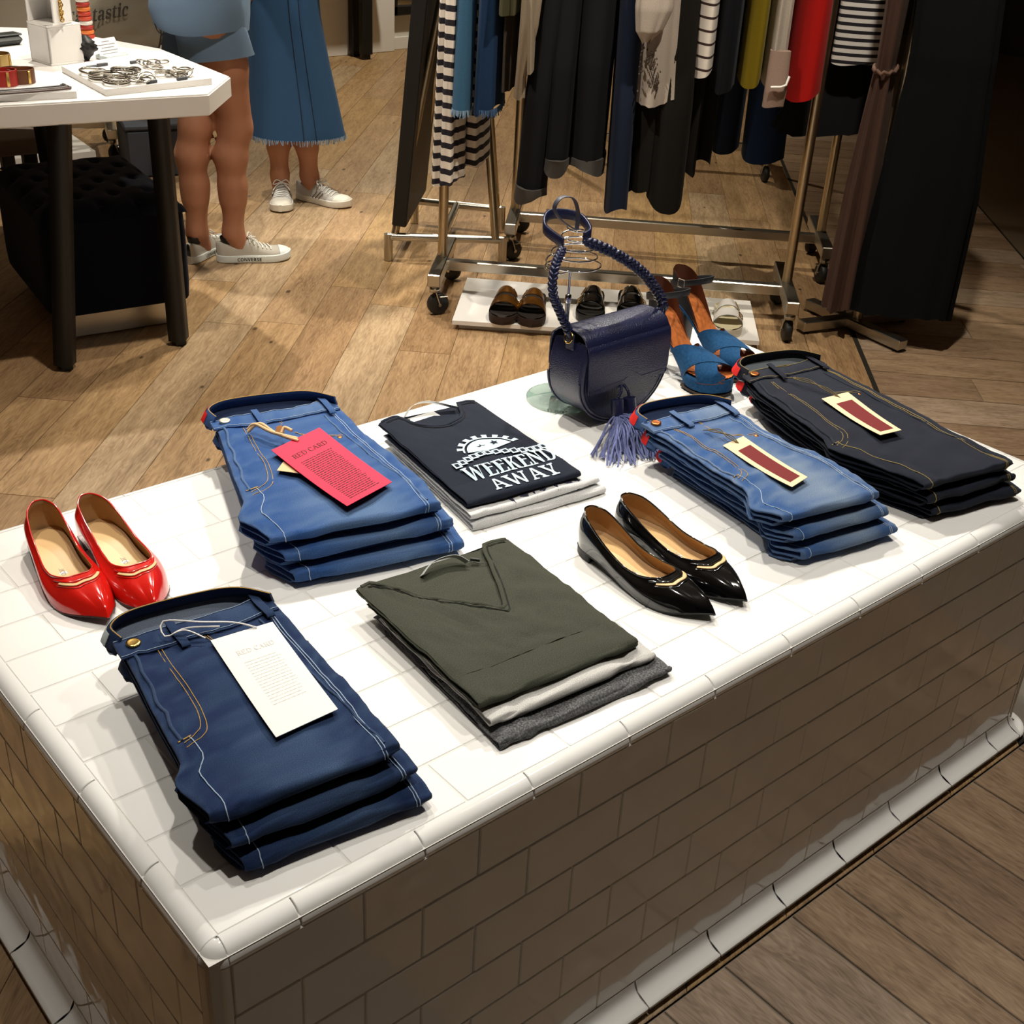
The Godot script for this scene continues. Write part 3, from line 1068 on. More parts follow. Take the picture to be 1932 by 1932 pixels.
# A folded knit top: body, neck opening and collar
func folded_tee(label: String, group: String, at: Vector3, turn: float, wf: float, wr: float, L: float, t: float, layers: int, m: Material, sd: int, neck = null, collar_m: Material = null, amp := 0.003) -> Array:
	var o := thing("folded_t_shirt", label, "t-shirt", at, turn, group)
	var f := Fold.new()
	f.t = t; f.wf = wf; f.wr = wr; f.L = L; f.sd = sd * 5.3; f.nz = nz; f.amp = amp; f.edge_p = 4.0
	f.make(layers)
	put("body", f.sheet(func(_u, _s, _x, _z, _t): return Color.WHITE, 36), m, o)
	if neck != null:
		# front panel with the neckline cut out of its far edge; the back of the neck shows behind it
		var nk: Callable = neck
		var g := G.new()
		var lo := []
		var rows := []
		for j in 17:
			var p := PackedVector3Array()
			for i in 41:
				var u := lerpf(-0.985, 0.985, i / 40.0)
				var z0: float = nk.call(u)
				var z := lerpf(z0, -L * 0.18, pow(j / 16.0, 0.8))
				var q := f.at(f.fz(z), u)
				var e := pow(1.0 - pow(absf(u), 8.0), 0.5) * (1.0 - pow(j / 16.0, 4.0))
				p.append(q + Vector3.UP * (0.0002 + 0.0048 * e + nz.get_noise_3d(u * 2.5, z * 16.0, sd + 40.0) * 0.0022 * e))
			rows.append(p)
		var under := PackedVector3Array()
		for i in 41: under.append(rows[0][i] - Vector3.UP * 0.0032 + Vector3(0, 0, 0.002))
		g.grid([under] + rows, false, false)
		var fixup := 0.0
		for k in range(41, g.v.size()): fixup += g.nr[k].y
		if fixup < 0.0:
			g = G.new()
			g.grid([under] + rows, false, true)
		put("front_panel", g, m, o)
		g = G.new()
		var rib := PackedVector3Array()
		for i in range(1, 40): rib.append(rows[0][i] + Vector3(0, -0.0004, 0.001))
		g.tube(rib, 0.0034, 8, true, 0.55)
		put("collar", g, collar_m if collar_m else m, o)
		g = G.new()
		for off in [0.010, 0.0125]:
			var st := PackedVector3Array()
			for i in range(2, 39):
				var u := lerpf(-0.985, 0.985, i / 40.0)
				var z: float = nk.call(u) + off * (1.0 + 0.2 * absf(u))
				var fj := pow(clampf((z - nk.call(u)) / (-L * 0.18 - nk.call(u)), 0.0, 1.0), 1.25) * 16.0
				var j := clampi(int(fj), 0, 15)
				st.append((rows[j][i] as Vector3).lerp(rows[j + 1][i], fj - j) + Vector3.UP * 0.0004)
			g.tube(st, 0.0005, 4)
		put("collar_stitching", g, mat(m.albedo_color * 0.45, 0.95), o)
	return [o, f]

# ---------------------------------------------------------------- shoes
func spline1(keys: Array, x: float) -> float:
	for i in keys.size() - 1:
		if x <= keys[i + 1][0]:
			var f := clampf((x - keys[i][0]) / (keys[i + 1][0] - keys[i][0]), 0.0, 1.0)
			var a: float = keys[maxi(i - 1, 0)][1]
			var b: float = keys[i][1]
			var c: float = keys[i + 1][1]
			var d: float = keys[mini(i + 2, keys.size() - 1)][1]
			return 0.5 * (2.0 * b + (c - a) * f + (2.0 * a - 5.0 * b + 4.0 * c - d) * f * f + (3.0 * b - a - 3.0 * c + d) * f * f * f)
	return keys[-1][1]

# pointed flat: heel at z = 0, toe at z = L
func flat_shoe(label: String, group: String, at: Vector3, turn: float, side: float, patent: Material, edge_m: Material) -> Node3D:
	var o := thing("pointed_flat_shoe", label, "shoe", at, turn, group)
	var L := 0.254
	var W := [[0.0, 0.004], [0.025, 0.0165], [0.09, 0.0255], [0.2, 0.0275], [0.38, 0.0285], [0.52, 0.0335], [0.66, 0.0385], [0.78, 0.0345], [0.88, 0.0235], [0.96, 0.0095], [1.0, 0.0015]]
	var cxf := func(t: float) -> float: return side * (0.007 * sin(PI * t) - 0.004 * smoothstep(0.7, 1.0, t))
	var ys := func(t: float) -> float: return 0.013 * smoothstep(0.5, 0.22, t) + 0.002 + 0.011 * pow(smoothstep(0.66, 1.0, t), 1.5)
	var outl := func(ph: float) -> Vector3:
		var t := 0.5 + 0.5 * cos(ph)
		return Vector3(cxf.call(t) + signf(sin(ph)) * spline1(W, t) * (1.0 if absf(sin(ph)) > 0.001 else 0.0), ys.call(t), t * L)
	var tz0 := 0.004
	var tz1 := L * 0.69
	var topl := func(ph: float) -> Vector3:
		var a := 0.5 + 0.5 * cos(ph)
		var z := lerpf(tz0, tz1, a)
		var t := z / L
		var half := spline1(W, t) * (0.93 - 0.1 * smoothstep(0.45, 0.7, t)) * pow(absf(sin(ph)), 0.42)
		var y := 0.032 + 0.031 * pow(smoothstep(0.5, 0.0, t), 1.4) + 0.006 * smoothstep(0.55, 0.69, t)
		return Vector3(cxf.call(t) + signf(sin(ph)) * half, y + ys.call(t) * 0.3, z)
	var K := 12
	var NP := 72
	var surf := func(ph: float, k: float) -> Vector3:
		var a: Vector3 = outl.call(ph)
		var b: Vector3 = topl.call(ph)
		var p := a.lerp(b, k)
		var toe := pow(maxf(0.0, cos(ph * 0.5)), 6.0) * smoothstep(1.4, 0.2, absf(ph if ph < PI else TAU - ph))
		var out := Vector3(sin(ph), 0.0, cos(ph) * 0.6)
		p += out * 0.0055 * sin(PI * minf(k * 1.1, 1.0)) * (1.0 - toe * 0.6)
		p.y += (0.009 * sin(PI * pow(k, 0.62)) * toe) + 0.004 * sin(PI * pow(k, 0.7)) * (1.0 - toe)
		return p
	var P := []
	var Pi := []
	for k in K + 1:
		var r := PackedVector3Array()
		var r2 := PackedVector3Array()
		for j in NP:
			var ph := TAU * j / NP
			var p: Vector3 = surf.call(ph, float(k) / K)
			r.append(p)
			var inw := Vector3(-sin(ph), -0.4 * maxf(0.0, cos(ph)), -cos(ph)) * 0.0022
			r2.append(p + inw * (1.0 if k < K else 0.5))
		P.append(r); Pi.append(r2)
	var g := G.new()
	g.grid(P, true)
	put("upper", g, patent, o)
	g = G.new()
	g.grid(Pi, true)
	put("lining", g, M.taninner, o)
	g = G.new()
	var rim := PackedVector3Array()
	for j in NP: rim.append(P[K][j] + (Pi[K][j] - P[K][j]) * 0.5 + Vector3(0, 0.0003, 0))
	g.tube(rim, 0.0013, 6, false, 1.0, null, true)
	put("topline_binding", g, patent, o)
	# insole and its pad
	for pad in 2:
		g = G.new()
		var rows := []
		for i in 25:
			var t := lerpf(0.02, 0.80, i / 24.0)
			var p := PackedVector3Array()
			for j in 11:
				var u := lerpf(-1.0, 1.0, j / 10.0)
				var wd := spline1(W, t) * 0.93
				var x: float = cxf.call(t) + u * wd
				if pad: x = cxf.call(t) + side * 0.002 + u * wd * (0.80 - 0.12 * sin(PI * smoothstep(0.2, 0.7, t))) 
				if pad and i == 0: x = cxf.call(t) + u * wd * 0.5
				p.append(Vector3(x, ys.call(t) + 0.006 + 0.0035 * pow(absf(u), 3.0) * (1.0 - pad) + pad * 0.0013, t * L + pad * 0.004))
			rows.append(p)
		g.grid(rows, false, false)
		if g.nr[100].y < 0.0:
			g = G.new(); g.grid(rows, false, true)
		put("insole" if pad == 0 else "insole_pad", g, M.taninner if pad == 0 else M.pad, o)
	# sole and heel block
	g = G.new()
	var s0 := []
	for q in [[0.96, 0.0], [1.0, 0.0], [1.01, -0.0022], [0.94, -0.0028]]:
		var r := PackedVector3Array()
		for j in NP:
			var ph := TAU * j / NP
			var p: Vector3 = outl.call(ph)
			var t := p.z / L
			r.append(Vector3(cxf.call(t) + (p.x - cxf.call(t)) * q[0], maxf(p.y + q[1], 0.0002), L / 2 + (p.z - L / 2) * q[0]))
		s0.append(r)
	g.grid(s0, true)
	g.cap(s0[3], Vector3.DOWN)
	put("sole", g, edge_m, o)
	g = G.new()
	var hb := []
	for q in [[0.0, 0.96], [0.010, 1.0], [0.0145, 1.0]]:
		var r := PackedVector3Array()
		for j in 24:
			var a := PI + PI * (j / 17.0 - 0.5) if j < 18 else 0.0
			if j < 18:
				var ph := PI * 0.73 + PI * 0.54 * j / 17.0
				var p: Vector3 = outl.call(ph)
				r.append(Vector3(p.x * q[1], q[0], p.z))
			else:
				var l: Vector3 = r[17]
				var f: Vector3 = r[0]
				r.append(Vector3(lerpf(l.x, f.x, (j - 17) / 7.0), q[0], lerpf(l.z, f.z, (j - 17) / 7.0)))
		hb.append(r)
	g.grid(hb, true)
	g.cap(hb[0], Vector3.DOWN); g.cap(hb[2], Vector3.UP)
	put("heel", g, edge_m, o)
	# slot with its tan lining, under a narrow strap across the throat
	var slot := PackedVector3Array()
	for j in 15:
		var ph := lerpf(-0.62, 0.62, j / 14.0)
		slot.append(surf.call(ph if ph >= 0.0 else ph + TAU, 0.80) + Vector3.UP * 0.0004)
	g = G.new()
	g.tube(slot, 0.0032, 8, true, 0.35)
	put("throat_slot", g, M.pad, o)
	for kk in [0.725, 0.875]:
		g = G.new()
		var bp := PackedVector3Array()
		for j in 17:
			var ph := lerpf(-0.72, 0.72, j / 16.0)
			bp.append(surf.call(ph if ph >= 0.0 else ph + TAU, kk) + Vector3.UP * 0.0002)
		g.tube(bp, 0.0013 if kk < 0.8 else 0.0022, 8, true, 0.7)
		put("throat_strap", g, patent, o)
	# maker's label along the insole
	var lt := 0.42
	var c := Vector3(cxf.call(lt) + side * 0.002, ys.call(lt) + 0.0079, lt * L)
	var dirz := (Vector3(cxf.call(0.52), ys.call(0.52), 0.52 * L) - Vector3(cxf.call(0.34), ys.call(0.34), 0.34 * L)).normalized()
	var rt := Vector3.UP.cross(dirz).normalized()
	g = G.new()
	var q4 := PackedVector3Array()
	for k in [[-1, -1], [1, -1], [1, 1], [-1, 1]]: q4.append(c + rt * 0.0052 * k[0] + dirz * 0.024 * k[1])
	g.face(q4, Vector3.UP)
	var lb := put("label_patch", g, mat(hexc("cfd3d6"), 0.4), o)
	put("lettering", text_g("PELLICO", 0.0062, flat_map(c + Vector3.UP * 0.0004, dirz, rt), "Droid Sans", 400), M.greyink, lb)
	return o

# high sandal with a platform: heel at z = 0, toe at z = L
func heel_sandal(label: String, group: String, at: Vector3, turn: float, side: float) -> Node3D:
	var o := thing("high_heeled_sandal", label, "shoe", at, turn, group)
	var L := 0.212
	var W := [[0.0, 0.006], [0.04, 0.02], [0.15, 0.0275], [0.35, 0.025], [0.5, 0.027], [0.68, 0.039], [0.82, 0.0405], [0.93, 0.031], [0.98, 0.018], [1.0, 0.005]]
	var cxf := func(t: float) -> float: return side * 0.006 * sin(PI * t)
	var yb := func(t: float) -> float: return 0.034 + 0.079 * smoothstep(0.66, 0.08, t) + 0.004 * smoothstep(0.85, 1.0, t)
	var th := func(t: float) -> float: return lerpf(0.006, 0.026, smoothstep(0.5, 0.72, t))
	var blue := cloth(hexc("1f5280"), 11.0, 0.95, false, "suede", 0.5)
	var dark := mat(hexc("17191d"), 0.6)
	var brown := mat(hexc("5c2f16"), 0.6)
	var orange := cloth(hexc("d0773c"), 9.0, 0.5, false, "suede", 0.0)
	var g := G.new()
	var rows := []
	for i in 33:
		var t := i / 32.0
		var r := PackedVector3Array()
		for q in [[-1, 0], [-1.02, -0.35], [-1.0, -0.9], [-0.9, -1], [0.0, -1], [0.9, -1], [1.0, -0.9], [1.02, -0.35], [1, 0], [0.5, -0.04], [-0.5, -0.04]]:
			r.append(Vector3(cxf.call(t) + q[0] * spline1(W, t), yb.call(t) + q[1] * th.call(t), t * L))
		rows.append(r)
	g.grid(rows, true)
	g.cap(rows[0], Vector3.FORWARD); g.cap(rows[32], Vector3.BACK)
	put("platform", g, blue, o)
	g = G.new()
	var fb := []
	for i in 41:
		var t := lerpf(0.01, 0.985, i / 40.0)
		var p := PackedVector3Array()
		for j in 13:
			var u := lerpf(-1.0, 1.0, j / 12.0)
			p.append(Vector3(cxf.call(t) + u * spline1(W, t) * 0.97, yb.call(t) + 0.0016 + 0.003 * pow(absf(u), 3.0) + nz.get_noise_2d(u * 3.0, t * 14.0) * 0.0012, t * L))
		fb.append(p)
	g.grid(fb, false, false)
	if g.nr[60].y < 0.0:
		g = G.new(); g.grid(fb, false, true)
	put("footbed", g, orange, o)
	g = G.new()
	rows = []
	for i in 9:
		var f := i / 8.0
		var r := PackedVector3Array()
		for k in 16:
			var a := TAU * k / 16
			r.append(Vector3(signf(cos(a)) * pow(absf(cos(a)), 0.6) * lerpf(0.0165, 0.023, f), lerpf(0.0, yb.call(0.1) - 0.006 - (0.012 * maxf(0.0, sin(a)) if i == 8 else 0.0), f), 0.026 + 0.003 * (1.0 - f) + signf(sin(a)) * pow(absf(sin(a)), 0.6) * lerpf(0.016, 0.023, f)))
		rows.append(r)
	g.grid(rows, true)
	g.cap(rows[0], Vector3.DOWN)
	put("heel", g, mat(hexc("2a1a12"), 0.4), o)
	# outsole under the platform
	g = G.new()
	var ol := PackedVector2Array()
	for k in 28:
		var t := lerpf(0.6, 0.99, k / 27.0)
		ol.append(Vector2(cxf.call(t) + spline1(W, t) * 1.0, t * L))
	for k in 28:
		var t := lerpf(0.99, 0.6, k / 27.0)
		ol.append(Vector2(cxf.call(t) - spline1(W, t) * 1.0, t * L))
	g.extr(ol, 0.0035, 0.0075)
	put("outsole", g, mat(hexc("3a2b22"), 0.6), o)
	# heel counter and its lining
	for inn in 2:
		g = G.new()
		rows = []
		for k in 7:
			var f := k / 6.0
			var r := PackedVector3Array()
			for j in 31:
				var a := lerpf(-1.0, 1.0, j / 30.0)
				var t := 0.46 * pow(absf(a), 1.7)
				var hgt := 0.062 * (1.0 - pow(absf(a), 2.2) * 0.96)
				var w: float = spline1(W, maxf(t, 0.002)) * (1.0 if absf(a) > 0.02 else 0.6) * (1.0 - 0.0016 * inn / 0.03)
				r.append(Vector3(cxf.call(t) + signf(a) * w * (1.0 - 0.08 * f), yb.call(t) - 0.003 * (1 - inn) + hgt * f, t * L - 0.004 * f + inn * 0.0016 - 0.002))
			rows.append(r)
		g.grid(rows, false, inn == 1)
		put("heel_counter" if inn == 0 else "counter_lining", g, dark if inn == 0 else brown, o)
	# crossing vamp straps with their lining
	for b in 2:
		var t0: float = [0.53, 0.93][b]
		var t1: float = [0.90, 0.55][b]
		for inn in 2:
			g = G.new()
			rows = []
			for i in 25:
				var a := i / 24.0
				var t := lerpf(t0, t1, a)
				var r := PackedVector3Array()
				for j in 9:
					var tt := clampf(t + lerpf(-0.115, 0.115, j / 8.0), 0.3, 0.99)
					var ang := PI * (1.0 - a)
					var hgt := lerpf(0.046, 0.028, smoothstep(0.55, 0.95, tt))
					var wv := spline1(W, tt) * 1.03
					var y: float = yb.call(tt) - 0.006 + hgt * pow(sin(ang), 0.8) + 0.0012 * (1 if b == 0 else 0)
					r.append(Vector3(cxf.call(tt) + cos(ang) * wv, y - inn * 0.0014, tt * L))
				rows.append(r)
			g.grid(rows, false, inn == 1)
			put("vamp_strap" if inn == 0 else "strap_lining", g, blue if inn == 0 else brown, o)
	# ankle strap and buckle
	var ap := []
	for k in 14:
		var a := TAU * k / 14
		ap.append(Vector3(cxf.call(0.12) + 0.029 * sin(a), 0.146 - 0.016 * cos(a), 0.037 - 0.046 * cos(a)))
	var path := smooth_path(ap, 44, true)
	path.append(path[0])
	g = G.new()
	ribbon(g, path, 0.0125, 0.002, Vector3.UP, null, -0.12)
	put("ankle_strap", g, dark, o)
	g = G.new()
	var bk := path[33] if side > 0 else path[33]
	for q in [[0, 0.0095, 0.016, 0.0018], [0, -0.0065, 0.016, 0.0018]]: g.box(bk + Vector3(-0.001, q[1] + 0.005, q[0]), Vector3(0.0022, q[3], q[2]), 0.0005)
	for z in [-0.008, 0.008]: g.box(bk + Vector3(-0.001, 0.0065, z), Vector3(0.0022, 0.0165, 0.0018), 0.0005)
	put("buckle", g, M.steel, o)
	return o

# two-strap slide: toe at z = L
func slide(label: String, group: String, at: Vector3, turn: float, side: float, strap_m: Material, sole_m: Material, bed_m: Material, buckle_m: Material) -> Node3D:
	var o := thing("slide_sandal", label, "sandal", at, turn, group)
	var L := 0.25
	var W := [[0.0, 0.008], [0.04, 0.025], [0.15, 0.034], [0.4, 0.034], [0.65, 0.046], [0.82, 0.047], [0.93, 0.037], [0.985, 0.019], [1.0, 0.005]]
	var cxf := func(t: float) -> float: return side * 0.006 * sin(PI * t)
	var g := G.new()
	var rows := []
	for i in 29:
		var t := i / 28.0
		var r := PackedVector3Array()
		for q in [[-1, 0.026], [-1.01, 0.012], [-0.97, 0.0], [0, 0.0], [0.97, 0.0], [1.01, 0.012], [1, 0.026], [0.9, 0.0275], [-0.9, 0.0275]]:
			r.append(Vector3(cxf.call(t) + q[0] * spline1(W, t), q[1], t * L))
		rows.append(r)
	g.grid(rows, true)
	g.cap(rows[0], Vector3.FORWARD); g.cap(rows[28], Vector3.BACK)
	put("sole", g, sole_m, o)
	g = G.new()
	rows = []
	for i in 25:
		var t := lerpf(0.015, 0.985, i / 24.0)
		var p := PackedVector3Array()
		for j in 9:
			var u := lerpf(-1.0, 1.0, j / 8.0)
			p.append(Vector3(cxf.call(t) + u * spline1(W, t) * 0.94, 0.0282 + 0.004 * pow(absf(u), 4.0), t * L))
		rows.append(p)
	g.grid(rows, false, false)
	if g.nr[40].y < 0.0:
		g = G.new(); g.grid(rows, false, true)
	put("footbed", g, bed_m, o)
	for b in [[0.44, 0.095], [0.70, 0.105]]:
		g = G.new()
		rows = []
		for i in 19:
			var a := PI * (1.0 - i / 18.0)
			var r := PackedVector3Array()
			for j in 7:
				var tt: float = b[0] + lerpf(-b[1], b[1], j / 6.0) + 0.03 * sin(a)
				r.append(Vector3(cxf.call(tt) + cos(a) * spline1(W, tt) * 1.02, 0.018 + lerpf(0.062, 0.048, smoothstep(0.4, 0.8, tt)) * pow(sin(a), 0.75), tt * L))
			rows.append(r)
		g.grid(rows, false, false)
		var dn := []
		for r in rows:
			var d := PackedVector3Array()
			for p in r: d.append(p - Vector3(0, 0.0022, 0) - Vector3((p.x - cxf.call(0.5)) * 0.05, 0, 0))
			dn.append(d)
		g.grid(dn, false, true)
		var st := put("strap", g, strap_m, o)
		g = G.new()
		var i2 := 4 if side < 0 else 14
		var c: Vector3 = rows[i2][3]
		var tx: Vector3 = (rows[i2 + 1][3] - rows[i2 - 1][3]).normalized()
		var tz: Vector3 = (rows[i2][6] - rows[i2][0]).normalized()
		var up := tz.cross(tx).normalized()
		if up.y < 0: up = -up
		var lp := []
		for q in [[-1, -1], [1, -1], [1, 1], [-1, 1]]: lp.append(c + up * 0.002 + tx * 0.009 * q[0] + tz * 0.016 * q[1])
		for k in 4: g.rod(lp[k], lp[(k + 1) % 4], 0.0014, 6)
		g.rod(c + up * 0.002 - tx * 0.009, c + up * 0.0025 + tx * 0.01, 0.001, 6)
		put("buckle", g, buckle_m, st)
	return o

# canvas shoe or sneaker worn by a person: heel at z = 0, toe at z = L (a part of the person)
func sneaker(parent: Node3D, T: Transform3D, side: float, kind: int) -> void:
	var L := 0.262
	var root := Node3D.new()
	root.name = "sneaker"
	root.transform = T
	parent.add_child(root, true)
	var canvas := cloth(hexc("e6e1d6") if kind == 0 else hexc("e9e6e2"), 12.0, 0.8)
	var rub := mat(hexc("dfe6e6") if kind == 0 else hexc("d9d4c8"), 0.5)
	var W := [[0.0, 0.010], [0.04, 0.024], [0.15, 0.032], [0.4, 0.033], [0.65, 0.044], [0.82, 0.045], [0.93, 0.036], [0.985, 0.019], [1.0, 0.006]]
	var cxf := func(t: float) -> float: return side * 0.006 * sin(PI * t)
	var g := G.new()
	var rows := []
	for i in 31:
		var t := i / 30.0
		var up := 0.006 * smoothstep(0.75, 1.0, t)
		var r := PackedVector3Array()
		for q in [[-0.96, 0.0], [-1.04, 0.004], [-1.04, 0.024], [-0.98, 0.027], [0.98, 0.027], [1.04, 0.024], [1.04, 0.004], [0.96, 0.0]]:
			r.append(Vector3(cxf.call(t) + q[0] * spline1(W, t), q[1] + up, -0.002 + t * (L + 0.004)))
		rows.append(r)
	g.grid(rows, true)
	g.cap(rows[0], Vector3.FORWARD); g.cap(rows[30], Vector3.BACK)
	put("sole", g, rub, root)
	var H := [[0.0, 0.072], [0.12, 0.070], [0.27, 0.064], [0.4, 0.078], [0.47, 0.072], [0.6, 0.055], [0.74, 0.046], [0.88, 0.043], [0.97, 0.036], [1.0, 0.026]]
	g = G.new()
	rows = []
	for i in 37:
		var t := i / 36.0
		var r := PackedVector3Array()
		for k in 15:
			var a := PI * k / 14.0
			r.append(Vector3(cxf.call(t) + signf(cos(a)) * pow(absf(cos(a)), 0.55) * spline1(W, t) * lerpf(0.96, 0.80, sin(a)), 0.022 + (spline1(H, t) - 0.022) * pow(sin(a), 0.75), t * L))
		rows.append(r)
	g.grid(rows, false, false)
	var sm := 0.0
	for k in g.nr.size(): sm += g.nr[k].y
	if sm < 0.0:
		g = G.new(); g.grid(rows, false, true)
	put("upper", g, canvas, root)
	g = G.new()
	var toe := []
	for r in rows.slice(30 if kind == 0 else 28):
		var q := PackedVector3Array()
		for p in r: q.append(Vector3(p.x * 1.03, p.y + 0.0015, p.z + 0.0015))
		toe.append(q)
	g.grid(toe, false, sm < 0.0)
	put("toe_cap", g, rub, root)
	g = G.new()
	for k in 6:
		var i := 15 + k * 2
		var r: PackedVector3Array = rows[i]
		var r2: PackedVector3Array = rows[i + 1]
		var p := arr([r[4] + Vector3(0, 0.002, 0), r[6] + Vector3(0, 0.0035, 0), r2[8] + Vector3(0, 0.0035, 0), r2[10] + Vector3(0, 0.002, 0)])
		g.tube(p, 0.0026, 6)
	var top: Vector3 = rows[15][7] + Vector3(0, 0.006, 0)
	for s in [-1.0, 1.0]:
		g.tube(smooth_path([top, top + Vector3(s * 0.02, 0.012, 0.008), top + Vector3(s * 0.034, -0.004, 0.02), top + Vector3(s * 0.012, 0.0, 0.012), top], 16), 0.0022, 6)
		g.tube(smooth_path([top, top + Vector3(s * 0.02, -0.006, 0.03), top + Vector3(s * 0.034, -0.024, 0.036)], 10), 0.0022, 6)
	put("laces", g, mat(hexc("e9e9e4"), 0.8), root)
	if kind == 0:
		for s in [-1.0, 1.0]:
			var mp := func(p: Vector2) -> Array:
				var t := clampf(0.42 + s * p.x * -1.0 / L, 0.0, 1.0)
				return [Vector3(cxf.call(t) + s * (spline1(W, t) * 1.045 + 0.0006), 0.013 + p.y, t * L), Vector3(s, 0, 0)]
			put("lettering", text_g("CONVERSE", 0.0125, mp, "Droid Sans", 800), M.black, root)
		g = G.new()
		g.lathe(PackedVector2Array([Vector2(0.0001, 0.062), Vector2(0.02, 0.062), Vector2(0.026, 0.07), Vector2(0.029, 0.088), Vector2(0.027, 0.09)]), 18, Transform3D(Basis().scaled(Vector3(1, 1, 1.45)), Vector3(0, 0, 0.055)))
		put("sock", g, M.black, root)
	else:
		g = G.new()
		for s in [-1.0, 1.0]:
			for k in 3:
				var t := 0.38 + k * 0.065
				var p := PackedVector3Array()
				for j in 6:
					var f := j / 5.0
					var tt := t + 0.09 * f
					p.append(Vector3(cxf.call(tt) + s * spline1(W, tt) * lerpf(0.985, 0.86, f), lerpf(0.026, 0.052, f), tt * L))
				g.tube(p, 0.004, 6, true, 0.35)
		put("side_stripes", g, mat(hexc("8d8780"), 0.3, 0.6), root)

# ---------------------------------------------------------------- navy bag and its stand
func braid(g: G, path: PackedVector3Array, amp: float, r: float, turns: float, sides := 7) -> void:
	var n := path.size()
	var u := Vector3(0, 0, 1)
	for s in 3:
		var p := PackedVector3Array()
		u = Vector3(0, 0, 1)
		for i in n:
			var t := (path[mini(i + 1, n - 1)] - path[maxi(i - 1, 0)]).normalized()
			u = (u - t * u.dot(t)).normalized()
			var w := t.cross(u)
			var a := TAU * turns * i / n + TAU * s / 3.0
			var e := smoothstep(0.0, 0.06, i / float(n)) * smoothstep(1.0, 0.94, i / float(n))
			p.append(path[i] + (w * sin(a) + u * sin(2.0 * a) * 0.55) * amp * (0.35 + 0.65 * e))
		g.tube(p, r, sides, true, 0.8)

